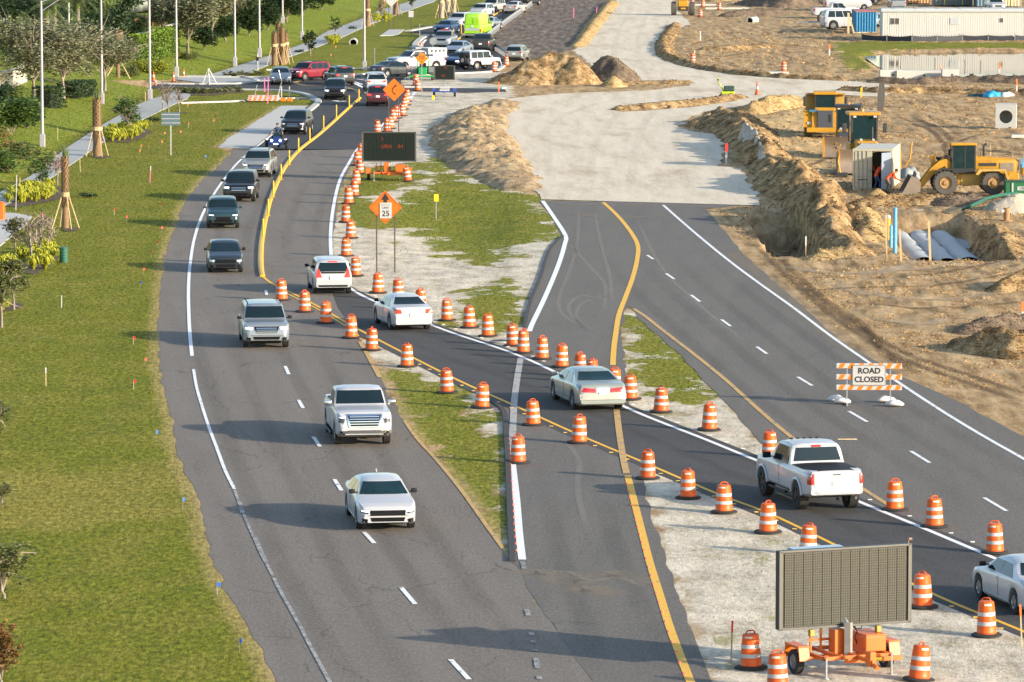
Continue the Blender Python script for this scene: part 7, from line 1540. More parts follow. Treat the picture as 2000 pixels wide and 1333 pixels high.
pile('dirt_mound', 'big cloddy dirt mound at the right edge near the road', [(1880, 678, .9, .5), (1930, 688, 1.3, 1.0), (1990, 692, 1.5, 1.1), (2050, 690, 1.5, 1.1)], DIRT, 23, .35, 900, res=.10, cs=.16)
pile('dirt_bank', 'raised golden dirt bank along the left side of the limerock', [(985, 203, 1.6, .3), (930, 230, 2.4, .6), (915, 262, 2.9, .85), (935, 300, 3.0, .8), (970, 335, 2.4, .5), (1020, 368, 1.5, .25)], dirtmat('tan_bank', [(.36, (.14, .095, .05)), (.47, (.32, .23, .13)), (.58, (.47, .36, .22)), (.7, (.56, .45, .30))]), 24, .55, 420, 'dirt bank', res=.16, power=2.4, cs=.2)
pile('dirt_windrow', 'low dark windrow along the right edge of the limerock', [(1318, 50, .9, .4), (1295, 85, 1., .5), (1300, 110, 1., .5), (1360, 133, .9, .4), (1440, 146, .9, .4), (1530, 153, .9, .4), (1640, 158, .9, .4)], DIRT, 25, .25, 500, 'dirt ridge', res=.22)
pile('dirt_windrow', 'low earth ridge between limerock strip and machine yard', [(1650, 178, .9, .4), (1720, 182, 1., .5), (1800, 180, 1., .5), (1900, 183, 1., .45), (2010, 186, 1., .5)], DIRT, 26, .3, 320, 'dirt ridge', res=.22)
pile('dirt_windrow', 'churned earth ridge at the near shore of the pond', [(1715, 162, 1.1, .5), (1800, 164, 1., .5), (1890, 160, 1.2, .6), (2010, 163, 1.3, .7)], DIRTD, 27, .3, 320, 'dirt ridge', res=.22)
pile('dirt_pile', 'golden brown dirt heap at the top edge behind the barrels', [(1400, 2, 3., 1.5), (1440, -4, 3., 2.)], DIRTG, 28, .4, 120, res=.3); pile('dirt_pile', 'dark rubble heap at the top edge right of the golden heap', [(1480, 10, 3., 1.2), (1530, 14, 3.5, 1.9), (1570, 8, 3., 1.3)], DIRTD, 29, .5, 220, res=.3)
pile('dirt_windrow', 'dark shaded ridge on the upper dirt', [(1425, 33, 1.5, .6), (1480, 31, 1.8, .9), (1520, 27, 1.5, .7)], DIRTD, 30, .25, 100, 'dirt ridge', res=.3)
pile('dirt_bank', 'dark graded soil edge left of the limerock at the top', [(1130, 92, 1., .5), (1160, 50, 1.1, .5), (1195, 8, 1.1, .5)], DIRTG, 31, .2, 120, 'dirt ridge', res=.25)
pile('dirt_bank', 'trench spoil ridge on the upper dirt beside the round pipe', [(1385, 96, 1.2, .3), (1420, 98, 1.2, .4), (1500, 92, 1.2, .4)], DIRT, 32, .2, 100, 'dirt ridge', res=.25)
# pipe trench: chamber rows under pale fabric, headwall with arches
FAB = mat('pale_grey_fabric', (.42, .43, .42), .8, var=.2, scale=2, bmp=.4); PVC = mat('blue_pvc', (.10, .33, .55), .35, var=.08); CONB = mat('precast_concrete', (.36, .37, .36), .85, var=.15, scale=1.5)
pf = G(1835, 470); zf = -1.05
o = P(1835, 495, zf); g = thing('chamber_rows', 'rows of pale covered drainage chambers with dark arched mouths in the trench', 'drainage chambers', o)
def arch(mb, x, r, y0, y1, h=None, n=10, jit=None):
    pts = [(x + r * math.cos(a), (h or r) * math.sin(a)) for a in np.linspace(math.pi, 0, n)]
    ys = np.linspace(y0, y1, 10); o_ = len(mb.v)
    for k, y in enumerate(ys):
        for (u, w) in pts: mb.v.append((u + (.06 * math.sin(y * 1.7 + x)), y, w * (1 + .12 * math.sin(y * 2.3 + x * 3))))
    for k in range(len(ys) - 1):
        for i in range(n - 1): mb.f.append((o_ + k * n + i, o_ + k * n + i + 1, o_ + (k + 1) * n + i + 1, o_ + (k + 1) * n + i))
for x in (-1.35, -.15, 1.1): mb = MB(); arch(mb, x, .56, -6, 14.7, .27); mb.build('chamber', FAB, g, smooth=60, fix=False)
hw_ = MB(); pts = [(-2.5, .0), (-2.5, .85), (1.9, .92), (2.6, .3), (2.6, 0)]; hw_.prism(pts, 15., 15.25, 'y').build('headwall', FAB, g)
for x in (-1.15, .05, 1.3):
    q = [(x + .60 * math.cos(a), .45 + .34 * math.sin(a)) for a in np.linspace(0, math.pi, 12)]; MB().prism(q, 14.9, 14.99, 'y').build('arch_mouth', UNDER, g)
    MB().tube([(a_, 14.88, b_3) for a_, b_3 in q], .05, 5).build('arch_rim', TRIM, g)
MB().prism([(-2.3, 0), (-2.0, .8), (.6, 1.0), (2.2, .8), (2.6, 0)], 19., 19.3, 'y').build('back_wall', CONB, g)
tag(sheet('trench_floor', PN([(1745, 512), (1760, 440), (1900, 436), (1925, 470), (1890, 512)], zf - .1), zf + .02, mat('pale_gravel', (.40, .40, .38), .9, var=.25, scale=6, bmp=.4)))
def pipe(px, py, z0, h, r, m, label, name='standpipe', cat='pipe', capm=None):
    p = P(px, py); g = thing(name, label, cat, (p.x, p.y, z0)); MB().cyl((0, 0, 0), (0, 0, h), r, n=14).build('pipe_body', m, g, smooth=50)
    for k in (.35, .62): MB().cyl((0, 0, h * k), (0, 0, h * k + .10), r * 1.12, n=14).build('pipe_collar', m, g, smooth=50)
    if capm: MB().lathe([(r * 1.2, h), (r * 1.3, h + .1), (r * .6, h + .2)], 12).build('pipe_cap', capm, g, smooth=50)
pipe(1748, 494, -.2, 2.6, .105, PVC, 'tall light blue standpipe at the pipe trench'); pipe(1740, 482, -.2, 1.35, .09, PVC, 'short light blue standpipe beside the tall one'); pipe(1735, 468, -.2, 1.35, .10, mat('yellow_valve', (.6, .36, .03), .5), 'yellow and brown valve pipe left of the blue standpipes', capm=mat('pale_blue_cap', (.3, .45, .5), .5))
p = G(1960, 412)
for i, (pts, lb) in enumerate(((((1880, 424), (1900, 416), (1925, 404), (1950, 397), (1985, 392)), 'dark green hose curving over the dirt beside the trench'),)):
    ps = [G(*q) + Vector((0, 0, .45)) for q in pts]; o = ps[0].copy(); tag(MB().tube([v - o for v in smooth_line(ps, 5)], .10, 8).build('green_hose', mat('hose_green', (.01, .10, .06), .5), smooth=60), lb, 'hose').location = o
p = G(1966, 432); g = thing('valve_stub', 'short rusty brown pipe stub with a white ring on the concrete pad', 'pipe', p); MB().cyl((0, 0, 0), (0, 0, .75), .17, n=12).build('pipe_body', mat('rust_brown', (.28, .16, .07), .8, var=.3), g, smooth=50); MB().cyl((0, 0, 0), (0, 0, .06), .34, n=14).build('flange', mat('rust_brown', (.28, .16, .07), .8), g); MB().cyl((-.3, 0, .55), (-.1, 0, .6), .12, n=10).build('white_ring', PWHT, g)
# precast pieces
p = P(1965, 250); g = thing('culvert_box', 'pale precast concrete box with a round hole in the machine yard', 'concrete box', p, R(-7))
n = 24; hole = [(.5 * math.cos(2 * math.pi * k / n), .88 + .5 * math.sin(2 * math.pi * k / n)) for k in range(n)]
def face_with_hole(x0, x1, z0, z1, hole, y):
    bm = bmesh.new(); e = []
    for lp in ([(x0, z0), (x1, z0), (x1, z1), (x0, z1)], hole):
        vs = [bm.verts.new((a, y, b)) for a, b in lp]; e += [bm.edges.new((vs[i], vs[(i + 1) % len(vs)])) for i in range(len(vs))]
    bmesh.ops.triangle_fill(bm, edges=e, use_beauty=True); r = bmesh.ops.extrude_face_region(bm, geom=bm.faces[:])
    for v in r['geom']:
        if isinstance(v, bmesh.types.BMVert): v.co.y += .18
    bmesh.ops.recalc_face_normals(bm, faces=bm.faces[:]); me = bpy.data.meshes.new('front_wall'); bm.to_mesh(me); bm.free(); me.materials.append(CONB); return me
link('front_wall', face_with_hole(-.78, .78, 0, 1.82, hole, -.9), g)
for nm, a in (('side_wall', (-.78, -.62, -.72, .9, 0, 1.82)), ('side_wall', (.62, .78, -.72, .9, 0, 1.82)), ('back_wall', (-.62, .62, .75, .9, 0, 1.82)), ('roof_slab', (-.62, .62, -.72, .75, 1.66, 1.82)), ('floor_slab', (-.62, .62, -.72, .75, 0, .12))): MB().box(*a).build(nm, mat('precast_light', (.44, .43, .39), .85, var=.12), g)  # walls paler than the front wall: the sunlit side put into the colour
for a, b, w, d, h, lb in ((1795, 157, 4.2, 1.4, .9, 'long white concrete slab by the pond shore'), (1855, 157, 1.5, 1.2, 1.0, 'square concrete block with a hole at the pond shore'), (1739, 156, 2., 1., .9, 'smaller concrete block left of the long slab')):
    p = G(a, b); g = thing('concrete_block', lb, 'concrete block', p); MB().cbox(-w / 2, w / 2, -d / 2, d / 2, 0, h, .04).build('block', mat('precast_light', (.44, .43, .39), .85), g); MB().cyl((w * .1, -d / 2 - .01, h / 2), (w * .1, -d / 2 + .04, h / 2), .1).build('lifting_hole', UNDER, g)
def ring_pipe(px, py, r, L, rz, label, nm='concrete_pipe'):
    p = G(px, py); g = thing(nm, label, 'pipe', (p.x, p.y, p.z + r * .4), rz); mb = MB(); nn = 20
    prof = [(r, 0), (r, L), (r * .78, L), (r * .78, 0)]
    for u, y in prof:
        for k in range(nn): a = 6.283 * k / nn; mb.v.append((u * math.cos(a), y, u * math.sin(a)))
    for i in range(4):
        for k in range(nn): a, b = i * nn, ((i + 1) % 4) * nn; mb.f.append((a + k, a + (k + 1) % nn, b + (k + 1) % nn, b + k))
    mb.build('pipe_shell', CONB, g, smooth=40); MB().cyl((0, L * .8, 0), (0, L * .8 + .02, 0), r * .77, n=20).build('dark_inside', UNDER, g)
ring_pipe(1464, 44, .44, 2.4, R(-20), 'round concrete pipe end sticking out of the upper dirt'); ring_pipe(690, 87, .44, 2., 0, 'round white pipe mouth in the far grass')
for x, y, w, lb in ((1420, 20, 5.6, 'long pale concrete strip by the far barrels, right one'), (1375, 13, 3.0, 'short pale concrete strip behind the yellow roller'), (1520, 147, 1.9, 'small pale concrete slab under the dirt spit barrel'), (1697, 224, 1.3, 'small pale plank lying in the machine yard'), (1990, 272, 1.2, 'white plank at the right edge of the machine yard')):
    p = G(x, y); tag(MB().cbox(-w / 2, w / 2, -.5, .5, 0, .22, .03).build('concrete_strip', mat('precast_light', (.44, .43, .39), .85)), lb, 'concrete slab').location = p + Vector((0, 0, .1))
# shipping container with open door
CREAM = mat('container_cream', (.42, .385, .28), .55, var=.1, scale=1., vary=.0); CREAMD = mat('container_roof', (.46, .44, .37), .6, var=.12)
def corrug(x0, x1, z0, z1, y, amp, pitch, M=None):
    mb = MB(); n = max(2, int((x1 - x0) / (pitch / 4))); o_ = 0
    for i in range(n + 1):
        x = x0 + (x1 - x0) * i / n; d = (0, amp, amp, 0)[i % 4]
        for z in (z0, z1): v = Vector((x, y + d, z)); mb.v.append(tuple(M @ v) if M is not None else tuple(v))
    for i in range(n): mb.f.append((2 * i, 2 * i + 2, 2 * i + 3, 2 * i + 1))
    return mb
p = P(1704, 373); g = thing('shipping_container', 'cream shipping container with its right door open', 'container', p, R(-9))
MY = Matrix.Rotation(R(90), 4, 'Z')
corrug(0, 6.06, .15, 2.5, 0, .04, .28, Matrix.Translation((1.22, 0, 0)) @ MY).build('side_wall', CREAM, g, fix=False); corrug(0, 6.06, .15, 2.5, 0, .04, .28, Matrix.Translation((-1.22, 0, 0)) @ MY).build('side_wall', CREAM, g, fix=False)
MB().box(-1.2, 1.2, .02, 6.04, 2.52, 2.58).build('roof', CREAMD, g); MB().box(-1.2, 1.2, 0, 6.0, .12, .2).build('floor', UNDER, g); MB().box(-1.2, 1.2, 5.98, 6.05, .15, 2.5).build('end_wall', CREAM, g)
for a in ((-1.24, -1.12, -.04, .1, 0, 2.62), (1.12, 1.24, -.04, .1, 0, 2.62), (-1.12, 1.12, -.04, .08, 2.46, 2.61), (-1.12, 1.12, -.04, .1, 0, .15), (1.14, 1.25, 5.95, 6.08, 0, 2.6), (-1.25, -1.14, 5.95, 6.08, 0, 2.6)): MB().cbox(*a, .01).build('frame_post', CREAM, g)
d = MB().cbox(-1.1, -.03, -.07, -.03, .16, 2.45, .01).build('door', CREAM, g)
for x in (-.85, -.60, -.33): MB().cyl((x, -.1, .1), (x, -.1, 2.5), .02, n=6).build('lock_rod', mat('rod_grey', (.25, .26, .24), .5), d)
for z in (.45, .9, 1.35, 1.8): MB().box(-1.05, -.08, -.085, -.072, z, z + .02).build('door_rib', mat('rod_grey', (.25, .26, .24), .5), d)
MB().box(-.9, -.3, -.14, -.1, .68, .71).build('door_handle', TRIM, d)
d = MB().cbox(0, 1.08, -.02, .02, .16, 2.42, .01).build('door', mat('door_inner_grey', (.20, .24, .30), .6), g); d.location = (1.14, -.06, 0); d.rotation_euler = (0, 0, R(-118)); d['label'] = 'grey inside of the open container door'
MB().box(-.4, .6, 2.2, 2.7, .2, 1.1).build('stored_crate', TRIM, g)
# office trailer
TRW = mat('trailer_white', (.47, .465, .44), .6, var=.07, scale=.8); p0 = P(1723, 79)
g = thing('office_trailer', 'long white corrugated site office trailer behind the pond', 'site office', p0)
Lt = 19.; Ht = 3.35
MB().box(0, Lt, .0, 3.6, .55, Ht - .02).build('wall', TRW, g)
rb = MB()
for k in range(int(Lt / .25)): x = .06 + k * .25; rb.box(x, x + .045, -.03, -.001, .55, Ht - .30)
rb.build('wall_ribs', TRW, g)['kind'] = 'stuff'
MB().cbox(-.15, Lt, -.15, 3.75, Ht - .30, Ht - .02, .03).build('roof_edge', mat('roof_edge_grey', (.36, .40, .42), .5), g); MB().box(-.1, Lt, -.1, 3.7, Ht - .02, Ht + .06).build('roof', mat('roof_pale', (.40, .42, .42), .6), g)
for k in range(8): MB().box(1.2 + 2.4 * k, 1.26 + 2.4 * k, -.17, 3.72, Ht + .06, Ht + .1).build('roof_seam', STEEL, g)
sk = MB()
for k in range(int(Lt / .3)): sk.box(.3 * k + .02, .3 * k + .24, -.02, .02, .0, .55)
sk.build('skirt_slats', TRW, g)['kind'] = 'stuff'
MB().box(0, Lt, .05, .1, .0, .55).build('skirt_back', GREYP, g)
for x, w, h, z in ((1.35, .92, .62, 1.75), (7.8, .92, .62, 1.75), (12.9, .32, .42, 1.95), (16.4, .92, .62, 1.75)):
    f = MB().cbox(x - w / 2 - .05, x + w / 2 + .05, -.06, -.02, z - .05, z + h + .05, .01).build('window_frame', WHITES, g)
    for s in ((0, .46), (.54, 1)): MB().box(x - w / 2 + w * s[0], x - w / 2 + w * s[1], -.075, -.062, z, z + h).build('pane', mat('office_glass', (.07, .065, .06), .15, var=.4) if x != 7.8 else mat('office_glass_pale', (.35, .38, .40), .2), f)
# silt fence
v = [G(x, y) for x, y in ((1683, 78), (1732, 81), (1781, 81), (1830, 81), (1880, 80), (1930, 80), (1982, 80), (2030, 80))]; o = v[0].copy(); g = thing('silt_fence', 'black silt fence sagging between thin stakes below the office trailer', 'silt fence', o)
for i, (a, b) in enumerate(zip(v, v[1:])):
    mb = MB(); K = 8
    for k in range(K + 1): u = k / K; q = a.lerp(b, u) - o; s = .12 * 4 * u * (1 - u) + (.2 if i == 5 and k == K else 0); mb.v += [(q.x, q.y, q.z), (q.x, q.y + .02, q.z + .62 - s)]
    for k in range(K): mb.f.append((2 * k, 2 * k + 2, 2 * k + 3, 2 * k + 1))
    mb.build('fabric_panel', mat('silt_black', (.03, .035, .045), .8), g, fix=False)
for a in v: q = a - o; MB().box(q.x - .03, q.x + .03, q.y - .05, q.y - .01, q.z, q.z + .85).build('fence_stake', mat('rod_grey', (.25, .26, .24), .5), g)
# blue container with boards leaning
p = P(1671, 65); g = thing('shipping_container', 'blue corrugated container left of the office trailer', 'container', p); BLC = mat('container_blue', (.03, .18, .34), .55, var=.12); wB = 2.35
corrug(0, wB, .1, 2.35, 0, -.09, .30).build('front_wall', BLC, g, fix=False); corrug(0, 5.8, .1, 2.35, 0, .05, .3, Matrix.Translation((wB, 0, 0)) @ MY).build('side_wall', BLC, g, fix=False); corrug(0, 5.8, .1, 2.35, 0, .05, .3, MY).build('side_wall', BLC, g, fix=False)
MB().cbox(-.05, wB + .05, -.12, 5.85, 2.36, 2.5, .02).build('roof', mat('rusty_red_roof', (.30, .12, .12), .7, var=.3), g); MB().cbox(-.05, wB + .05, -.1, 5.8, 0, .12, .02).build('floor_rail', mat('cream_rail', (.5, .45, .33), .6), g)
for pts, w, lb in (((0, 0, 0), 0, ''),): pass
p = P(1657, 66); g = thing('leaning_timber', 'two tall pale timbers forming an A beside the blue container', 'timber', p); MB().prism([(-.12, 0), (.10, 0), (.12, 2.3), (-.12, 2.35)], -.04, .0, 'y').build('timber_board', mat('pale_timber', (.5, .38, .22), .8, var=.2), g); MB().prism([(.55, 0), (.75, 0), (.18, 1.9), (.05, 1.9)], .02, .06, 'y').build('timber_board', mat('pale_timber', (.5, .38, .22), .8), g)
p = P(1704, 64); g = thing('pallet', 'cream wooden pallet leaning on the blue container', 'pallet', p)
for k in range(5): MB().box(-.35 + .15 * k, -.24 + .15 * k, -.3, -.26, 0, .62).build('slat', mat('pale_timber', (.5, .38, .22), .8), g)
for z in (.05, .5): MB().box(-.36, .42, -.26, -.2, z, z + .08).build('crossbar', mat('pale_timber', (.5, .38, .22), .8), g)
# vehicles of the yard
YG = 'vehicles parked in the site yard'
vehicle('van_car', 'van', 'white van behind the leaning timbers and blue container', 'bigsuv', 5.2, 2.0, 2.3, 'white', (1648, 58), rz=R(12), end='mid', group=YG, plate=False); vehicle('pickup_truck', 'pickup truck', 'white pickup in the yard above the white van', 'pickup', 5.8, 2.0, 1.95, 'white', (1632, 36), rz=R(8), end='mid', group=YG, plate=False)
vehicle('van_car', 'van', 'tall white van at the top of the yard', 'van', 6., 2.1, 2.7, 'white', (1655, 20), rz=R(5), end='mid', group=YG, plate=False); vehicle('suv_car', 'suv', 'dark red car at the top edge of the yard', 'suv', 4.6, 1.85, 1.6, 'dred', (1688, 8), rz=R(2), end='mid', group=YG, plate=False)
vehicle('pickup_truck', 'pickup truck', 'silver truck with red tail behind the office trailer roof', 'pickup', 5.8, 2.0, 1.95, 'silver', (1755, 22), rz=R(90), end='rear', group=YG, plate=False); vehicle('suv_car', 'suv', 'white suv right behind the office trailer roof', 'suv', 4.8, 1.9, 1.7, 'white', (1950, 24), rz=R(-85), end='front', group=YG, plate=False)
vehicle('sedan_car', 'car', 'blue car between the blue container and the office trailer', 'suv', 4.6, 1.8, 1.55, 'silvblue', (1716, 52), rz=R(60), end='mid', group=YG, plate=False)
p = P(1640, 52); g = thing('equipment_trailer', 'low dark equipment trailer beside the white van', 'trailer', p, R(10)); MB().cbox(-3.6, .5, -.9, .9, .45, .6, .02).build('trailer_deck', mat('dark_blue_steel', (.03, .06, .10), .6), g); MB().tube([(-3.6, 0, .5), (-5.2, 0, .45)], .06, 6).tube([(-3.5, -.8, .5), (-4.8, 0, .45)], .05, 6).build('drawbar', STEEL, g)
for x in (-1.2, -.3):
    for s in (-1, 1): w_ = bpy.data.objects.new('wheel', None); COL.objects.link(w_); w_.parent = g; w_.location = (x, s * .95, .38); w_.rotation_euler = (0, 0, 0 if s > 0 else math.pi); a, b = wheel_parts(False, .6); link('tyre', a, w_, scale=(.38,) * 3); link('rim', b, w_, scale=(.38,) * 3)
MB().lathe([(.35, .6), (.4, 1.0), (.3, 1.5)], 12).build('blue_drum', mat('drum_blue', (.02, .08, .3), .5), g); MB().cbox(-2.6, -1.7, -.5, .5, .6, 1.35, .1).build('machine_box', mat('brown_box', (.12, .07, .05), .7), g)
for x, y, w, d_, h, c, lb in ((1845, 12, 2.6, 4, 2.4, (.10, .12, .12), 'dark grey container at the top edge, left of the pair'), (1880, 12, 2.6, 4, 2.4, (.11, .13, .13), 'dark grey container at the top edge, right of the pair'), (1925, 14, 2.4, 4, 2.2, (.08, .14, .20), 'slate blue container at the top edge'), (1975, 14, 2.6, 4, 2.4, (.46, .40, .26), 'cream container at the top right corner'), (1795, 8, 3., 3, 1.2, (.40, .22, .10), 'stack of timber at the top edge beside the silver truck')):
    p = P(x, y); g = thing('storage_container', lb, 'container', p); mm = mat('store_%d' % x, c, .6, var=.2); corrug(-w / 2, w / 2, .1, h, 0, -.06, .4).build('front_wall', mm, g, fix=False); MB().cbox(-w / 2, w / 2, .02, d_, .05, h + .05, .03).build('box_shell', mm, g); MB().box(-.03, .03, -.12, -.07, .1, h).build('lock_rod', mat('yellow_tag', (.75, .65, .05), .5), g)
# ---------------------------------------------------------------- machines
CY = mat('machine_yellow', (.40, .20, .010), .5, var=.45, scale=1.1); CYD = mat('dusty_yellow', (.40, .25, .06), .65, var=.3, scale=2.); STEELD = mat('worn_steel', (.22, .18, .14), .55, .3, var=.3, scale=3); BLK = mat('machine_black', (.02, .021, .022), .55, var=.3)
CGL = mat('cab_glass', (.010, .026, .030), .08, spec=.3, var=.5); BTYRE = mat('dusty_tyre', (.075, .07, .062), .9, var=.35, scale=4); HUB = mat('brown_hub', (.30, .18, .07), .7, var=.3, scale=4); DECAL = mat('grey_decal', (.045, .055, .07), .5)
def big_wheel(g, x, y, r, w, side, axis='y'):
    e = bpy.data.objects.new('wheel', None); COL.objects.link(e); e.parent = g; e.location = (x, y, r); e.rotation_euler = (0, 0, (0 if side > 0 else math.pi) + (0 if axis == 'y' else -math.pi / 2))
    t = MB().lathe([(r * .52, -w / 2), (r * .9, -w / 2), (r * .97, -w / 2 + .06), (r * .97, w / 2 - .06), (r * .9, w / 2), (r * .52, w / 2), (r * .52, -w / 2)], 28, axis='y', cap=False)
    for k in range(20):
        for s in (-1, 1): t.box(-.05, .05, min(0, s * w / 2), max(0, s * w / 2), r * .955, r * 1.0, Matrix.Rotation(2 * math.pi * (k + .25 * s) / 20, 4, 'Y'))
    t.build('tyre', BTYRE, e, smooth=35); MB().lathe([(r * .53, w / 2 - .1), (r * .46, w / 2 - .02), (r * .40, w / 2 - .12), (r * .2, w / 2 - .10), (r * .16, w / 2 - .02)], 18, axis='y').build('rim', HUB, e, smooth=35)
# front end loader, side on, facing left
p = P(1890, 379); g = thing('wheel_loader', 'yellow wheel loader seen side on with its bucket down at the container', 'wheel loader', p, math.pi)
# local +x is the machine's front
fy = -1.05
for x in (1.48, -1.48):
    for s in (-1, 1): big_wheel(g, x, s * 1.02, .76, .52, s)
MB().cbox(-2.95, -.35, -.62, .62, 1.28, 2.15, .08).prism([(-2.95, 1.4), (-3.05, 2.0), (-2.8, 2.22), (-.4, 2.38), (-.4, 1.4)], -.6, .6, 'y').build('engine_hood', CY, g, smooth=35)
MB().box(-2.75, -1.9, -.66, .66, 1.45, 1.95).build('side_grille', STEELD, g); MB().cbox(-3.1, -2.4, -.75, .75, .75, 1.35, .06).build('rear_counterweight', CY, g); MB().cbox(-3.14, -3.0, -.5, .5, 1.5, 2.1, .02).build('radiator_grille', DECAL, g)
for s in (-1, 1): MB().prism([(-2.45, 1.0), (-2.2, 1.62), (-.55, 1.62), (-.35, 1.3), (-.5, 1.25), (-.75, 1.5), (-2.1, 1.5), (-2.3, .95)], s * 1.28 - .26, s * 1.28 + .26, 'y').build('rear_mudguard', CYD, g); MB().prism([(.68, 1.3), (1.0, 1.62), (1.7, 1.68), (2.1, 1.45), (2.05, 1.38), (1.68, 1.58), (1.05, 1.53), (.75, 1.25)], s * 1.05 - .26, s * 1.05 + .26, 'y').build('front_mudguard', BLK, g)
MB().cbox(-2.2, .5, -.45, .45, .55, 1.3, .05).build('rear_chassis', CYD, g); MB().cbox(.3, 2.0, -.42, .42, .6, 1.45, .05).build('front_chassis', CY, g)
cab = MB().cbox(-.42, 1.06, -.64, .64, 1.3, 1.62, .04).build('cab_base', BLK, g)
for a in ((-.42, -.32, -.64, -.54), (-.42, -.32, .54, .64), (.96, 1.06, -.64, -.54), (.96, 1.06, .54, .64), (.20, .27, -.64, -.57), (.20, .27, .57, .64)): MB().box(*a, 1.55, 3.05).build('cab_pillar', BLK, g)
MB().cbox(-.5, 1.14, -.72, .72, 3.02, 3.18, .05).build('cab_roof', CY, g)
for a in ((-.32, .20, -.625, -.61), (.27, .96, -.625, -.61), (-.32, .20, .61, .625), (.27, .96, .61, .625)): MB().box(*a, 1.6, 3.0).build('side_window', CGL, g)
MB().box(1.03, 1.045, -.54, .54, 1.6, 3.0).build('windshield', CGL, g); MB().box(-.40, -.385, -.54, .54, 1.7, 3.0).build('rear_window', CGL, g)
MB().cyl((-.95, .25, 2.3), (-.95, .25, 3.0), .07).cyl((-.95, .25, 3.0), (-1.1, .25, 3.12), .07).build('exhaust', BLK, g); MB().tube([(-.25, -.72, 1.0), (.1, -.72, .6), (.2, -.72, 1.3)], .03, 5).cbox(-.3, .25, -.8, -.62, .45, .52, .01).build('ladder', HUB, g)
for s in (-1, 1): MB().prism([(.9, 1.5), (1.15, 2.1), (1.6, 2.25), (2.3, 1.65), (3.0, .75), (3.15, .45), (2.85, .4), (2.15, 1.25), (1.5, 1.75), (1.15, 1.35)], s * .42 - .07, s * .42 + .07, 'y').build('lift_arm', CY, g)
MB().prism([(2.05, 1.2), (2.0, 2.3), (2.25, 2.45), (2.35, 1.5), (2.6, 1.1)], -.1, .1, 'y').build('bucket_lever', CY, g); MB().cyl((.9, 0, 2.0), (2.1, 0, 2.25), .08).cyl((1.2, 0, 2.06), (1.9, 0, 2.2), .11).build('hydraulic_cylinder', BLK, g)
MB().prism([(3.05, .15), (3.0, .75), (3.15, 1.05), (3.6, 1.15), (3.55, 1.05), (3.2, .9), (3.12, .6), (3.3, .28), (4.15, .08), (4.2, .03), (3.3, .03)], -1.3, 1.3, 'y').build('bucket', STEELD, g)
for s in (-1, 1): MB().prism([(3.05, .1), (3.0, .75), (3.15, 1.05), (3.6, 1.15), (4.2, .03)], s * 1.3 - .02, s * 1.3 + .02, 'y').build('bucket_side', STEELD, g)
for s in (-1, 1): MB().tube([(.7, s * .3, 1.9), (1.3, s * .34, 2.35), (1.9, s * .3, 1.9), (2.4, s * .2, 1.4)], .03, 5).build('hydraulic_hose', BLK, g); MB().tube([(-2.6, s * .64, 2.3), (-2.6, s * .64, 2.6), (-.7, s * .64, 2.7), (-.7, s * .64, 2.35)], .025, 5).build('hand_rail', BLK, g); MB().box(-1.7, -.6, s * .632, s * .622, 1.75, 1.95).build('side_decal', BLK, g)
MB().tube([(3.2, -.5, 1.15), (3.3, .1, 1.35), (3.4, .6, 1.1)], .08, 6).build('loose_hose', BLK, g)
MB().cbox(1.05, 1.15, .7, .95, 2.3, 2.7, .02).cbox(1.05, 1.15, -.95, -.7, 2.3, 2.7, .02).build('mirror', BLK, g)
# articulated dump truck, facing us
p = P(1611, 270); g = thing('dump_truck', 'large yellow articulated dump truck facing us behind the other machines', 'dump truck', p, -math.pi / 2 - R(4))
for s in (-1, 1):
    big_wheel(g, -.9, s * 1.2, .92, .62, s); big_wheel(g, -4.6, s * 1.2, .92, .62, s); big_wheel(g, -6.4, s * 1.2, .92, .62, s)
MB().prism([(-1.7, .95), (-1.8, 2.1), (.2, 1.9), (.45, 1.6), (.5, .75), (-.2, .6)], -.95, .95, 'y').build('engine_hood', CY, g); MB().cbox(-.2, .62, -.55, .6, .75, 2.0, .04).build('radiator_grille', DECAL, g); MB().cbox(.3, .75, -1.35, 1.35, .45, .8, .06).build('front_bumper', CY, g)
for s in (-1, 1): MB().prism([(-1.9, 1.1), (-1.7, 2.0), (-.2, 2.0), (.3, 1.5), (.3, .8), (.05, .8), (0, 1.4), (-.3, 1.85), (-1.5, 1.85), (-1.7, 1.1)], s * 1.2 - .34, s * 1.2 + .34, 'y').build('front_mudguard', CY, g); MB().cbox(.28, .36, s * 1.15 - .16, s * 1.15 + .16, 1.0, 1.2, .02).build('headlight', LAMP, g)
MB().box(-1.8, .1, -1.15, -.5, 1.92, 2.05).build('blue_hood_panel', mat('hood_panel_blue', (.05, .16, .26), .4), g)  # thin blue plate along one side of the hood top
MB().cbox(-2.2, -.7, -.75, .75, 1.9, 2.2, .04).build('cab_base', CY, g)
for a in ((-.78, -.7, -.75, -.66), (-.78, -.7, .66, .75), (-2.2, -2.1, -.75, -.65), (-2.2, -2.1, .65, .75)): MB().box(*a, 2.2, 3.15).build('cab_pillar', BLK, g)
MB().box(-.735, -.72, -.66, .66, 2.2, 3.15).build('windshield', CGL, g)
for s in (-1, 1): MB().box(-2.1, -.78, s * .72 - .01, s * .72 + .01, 2.2, 3.12).build('side_window', CGL, g)
MB().cbox(-2.35, -.6, -.85, .85, 3.12, 3.36, .06).build('cab_roof', CY, g)
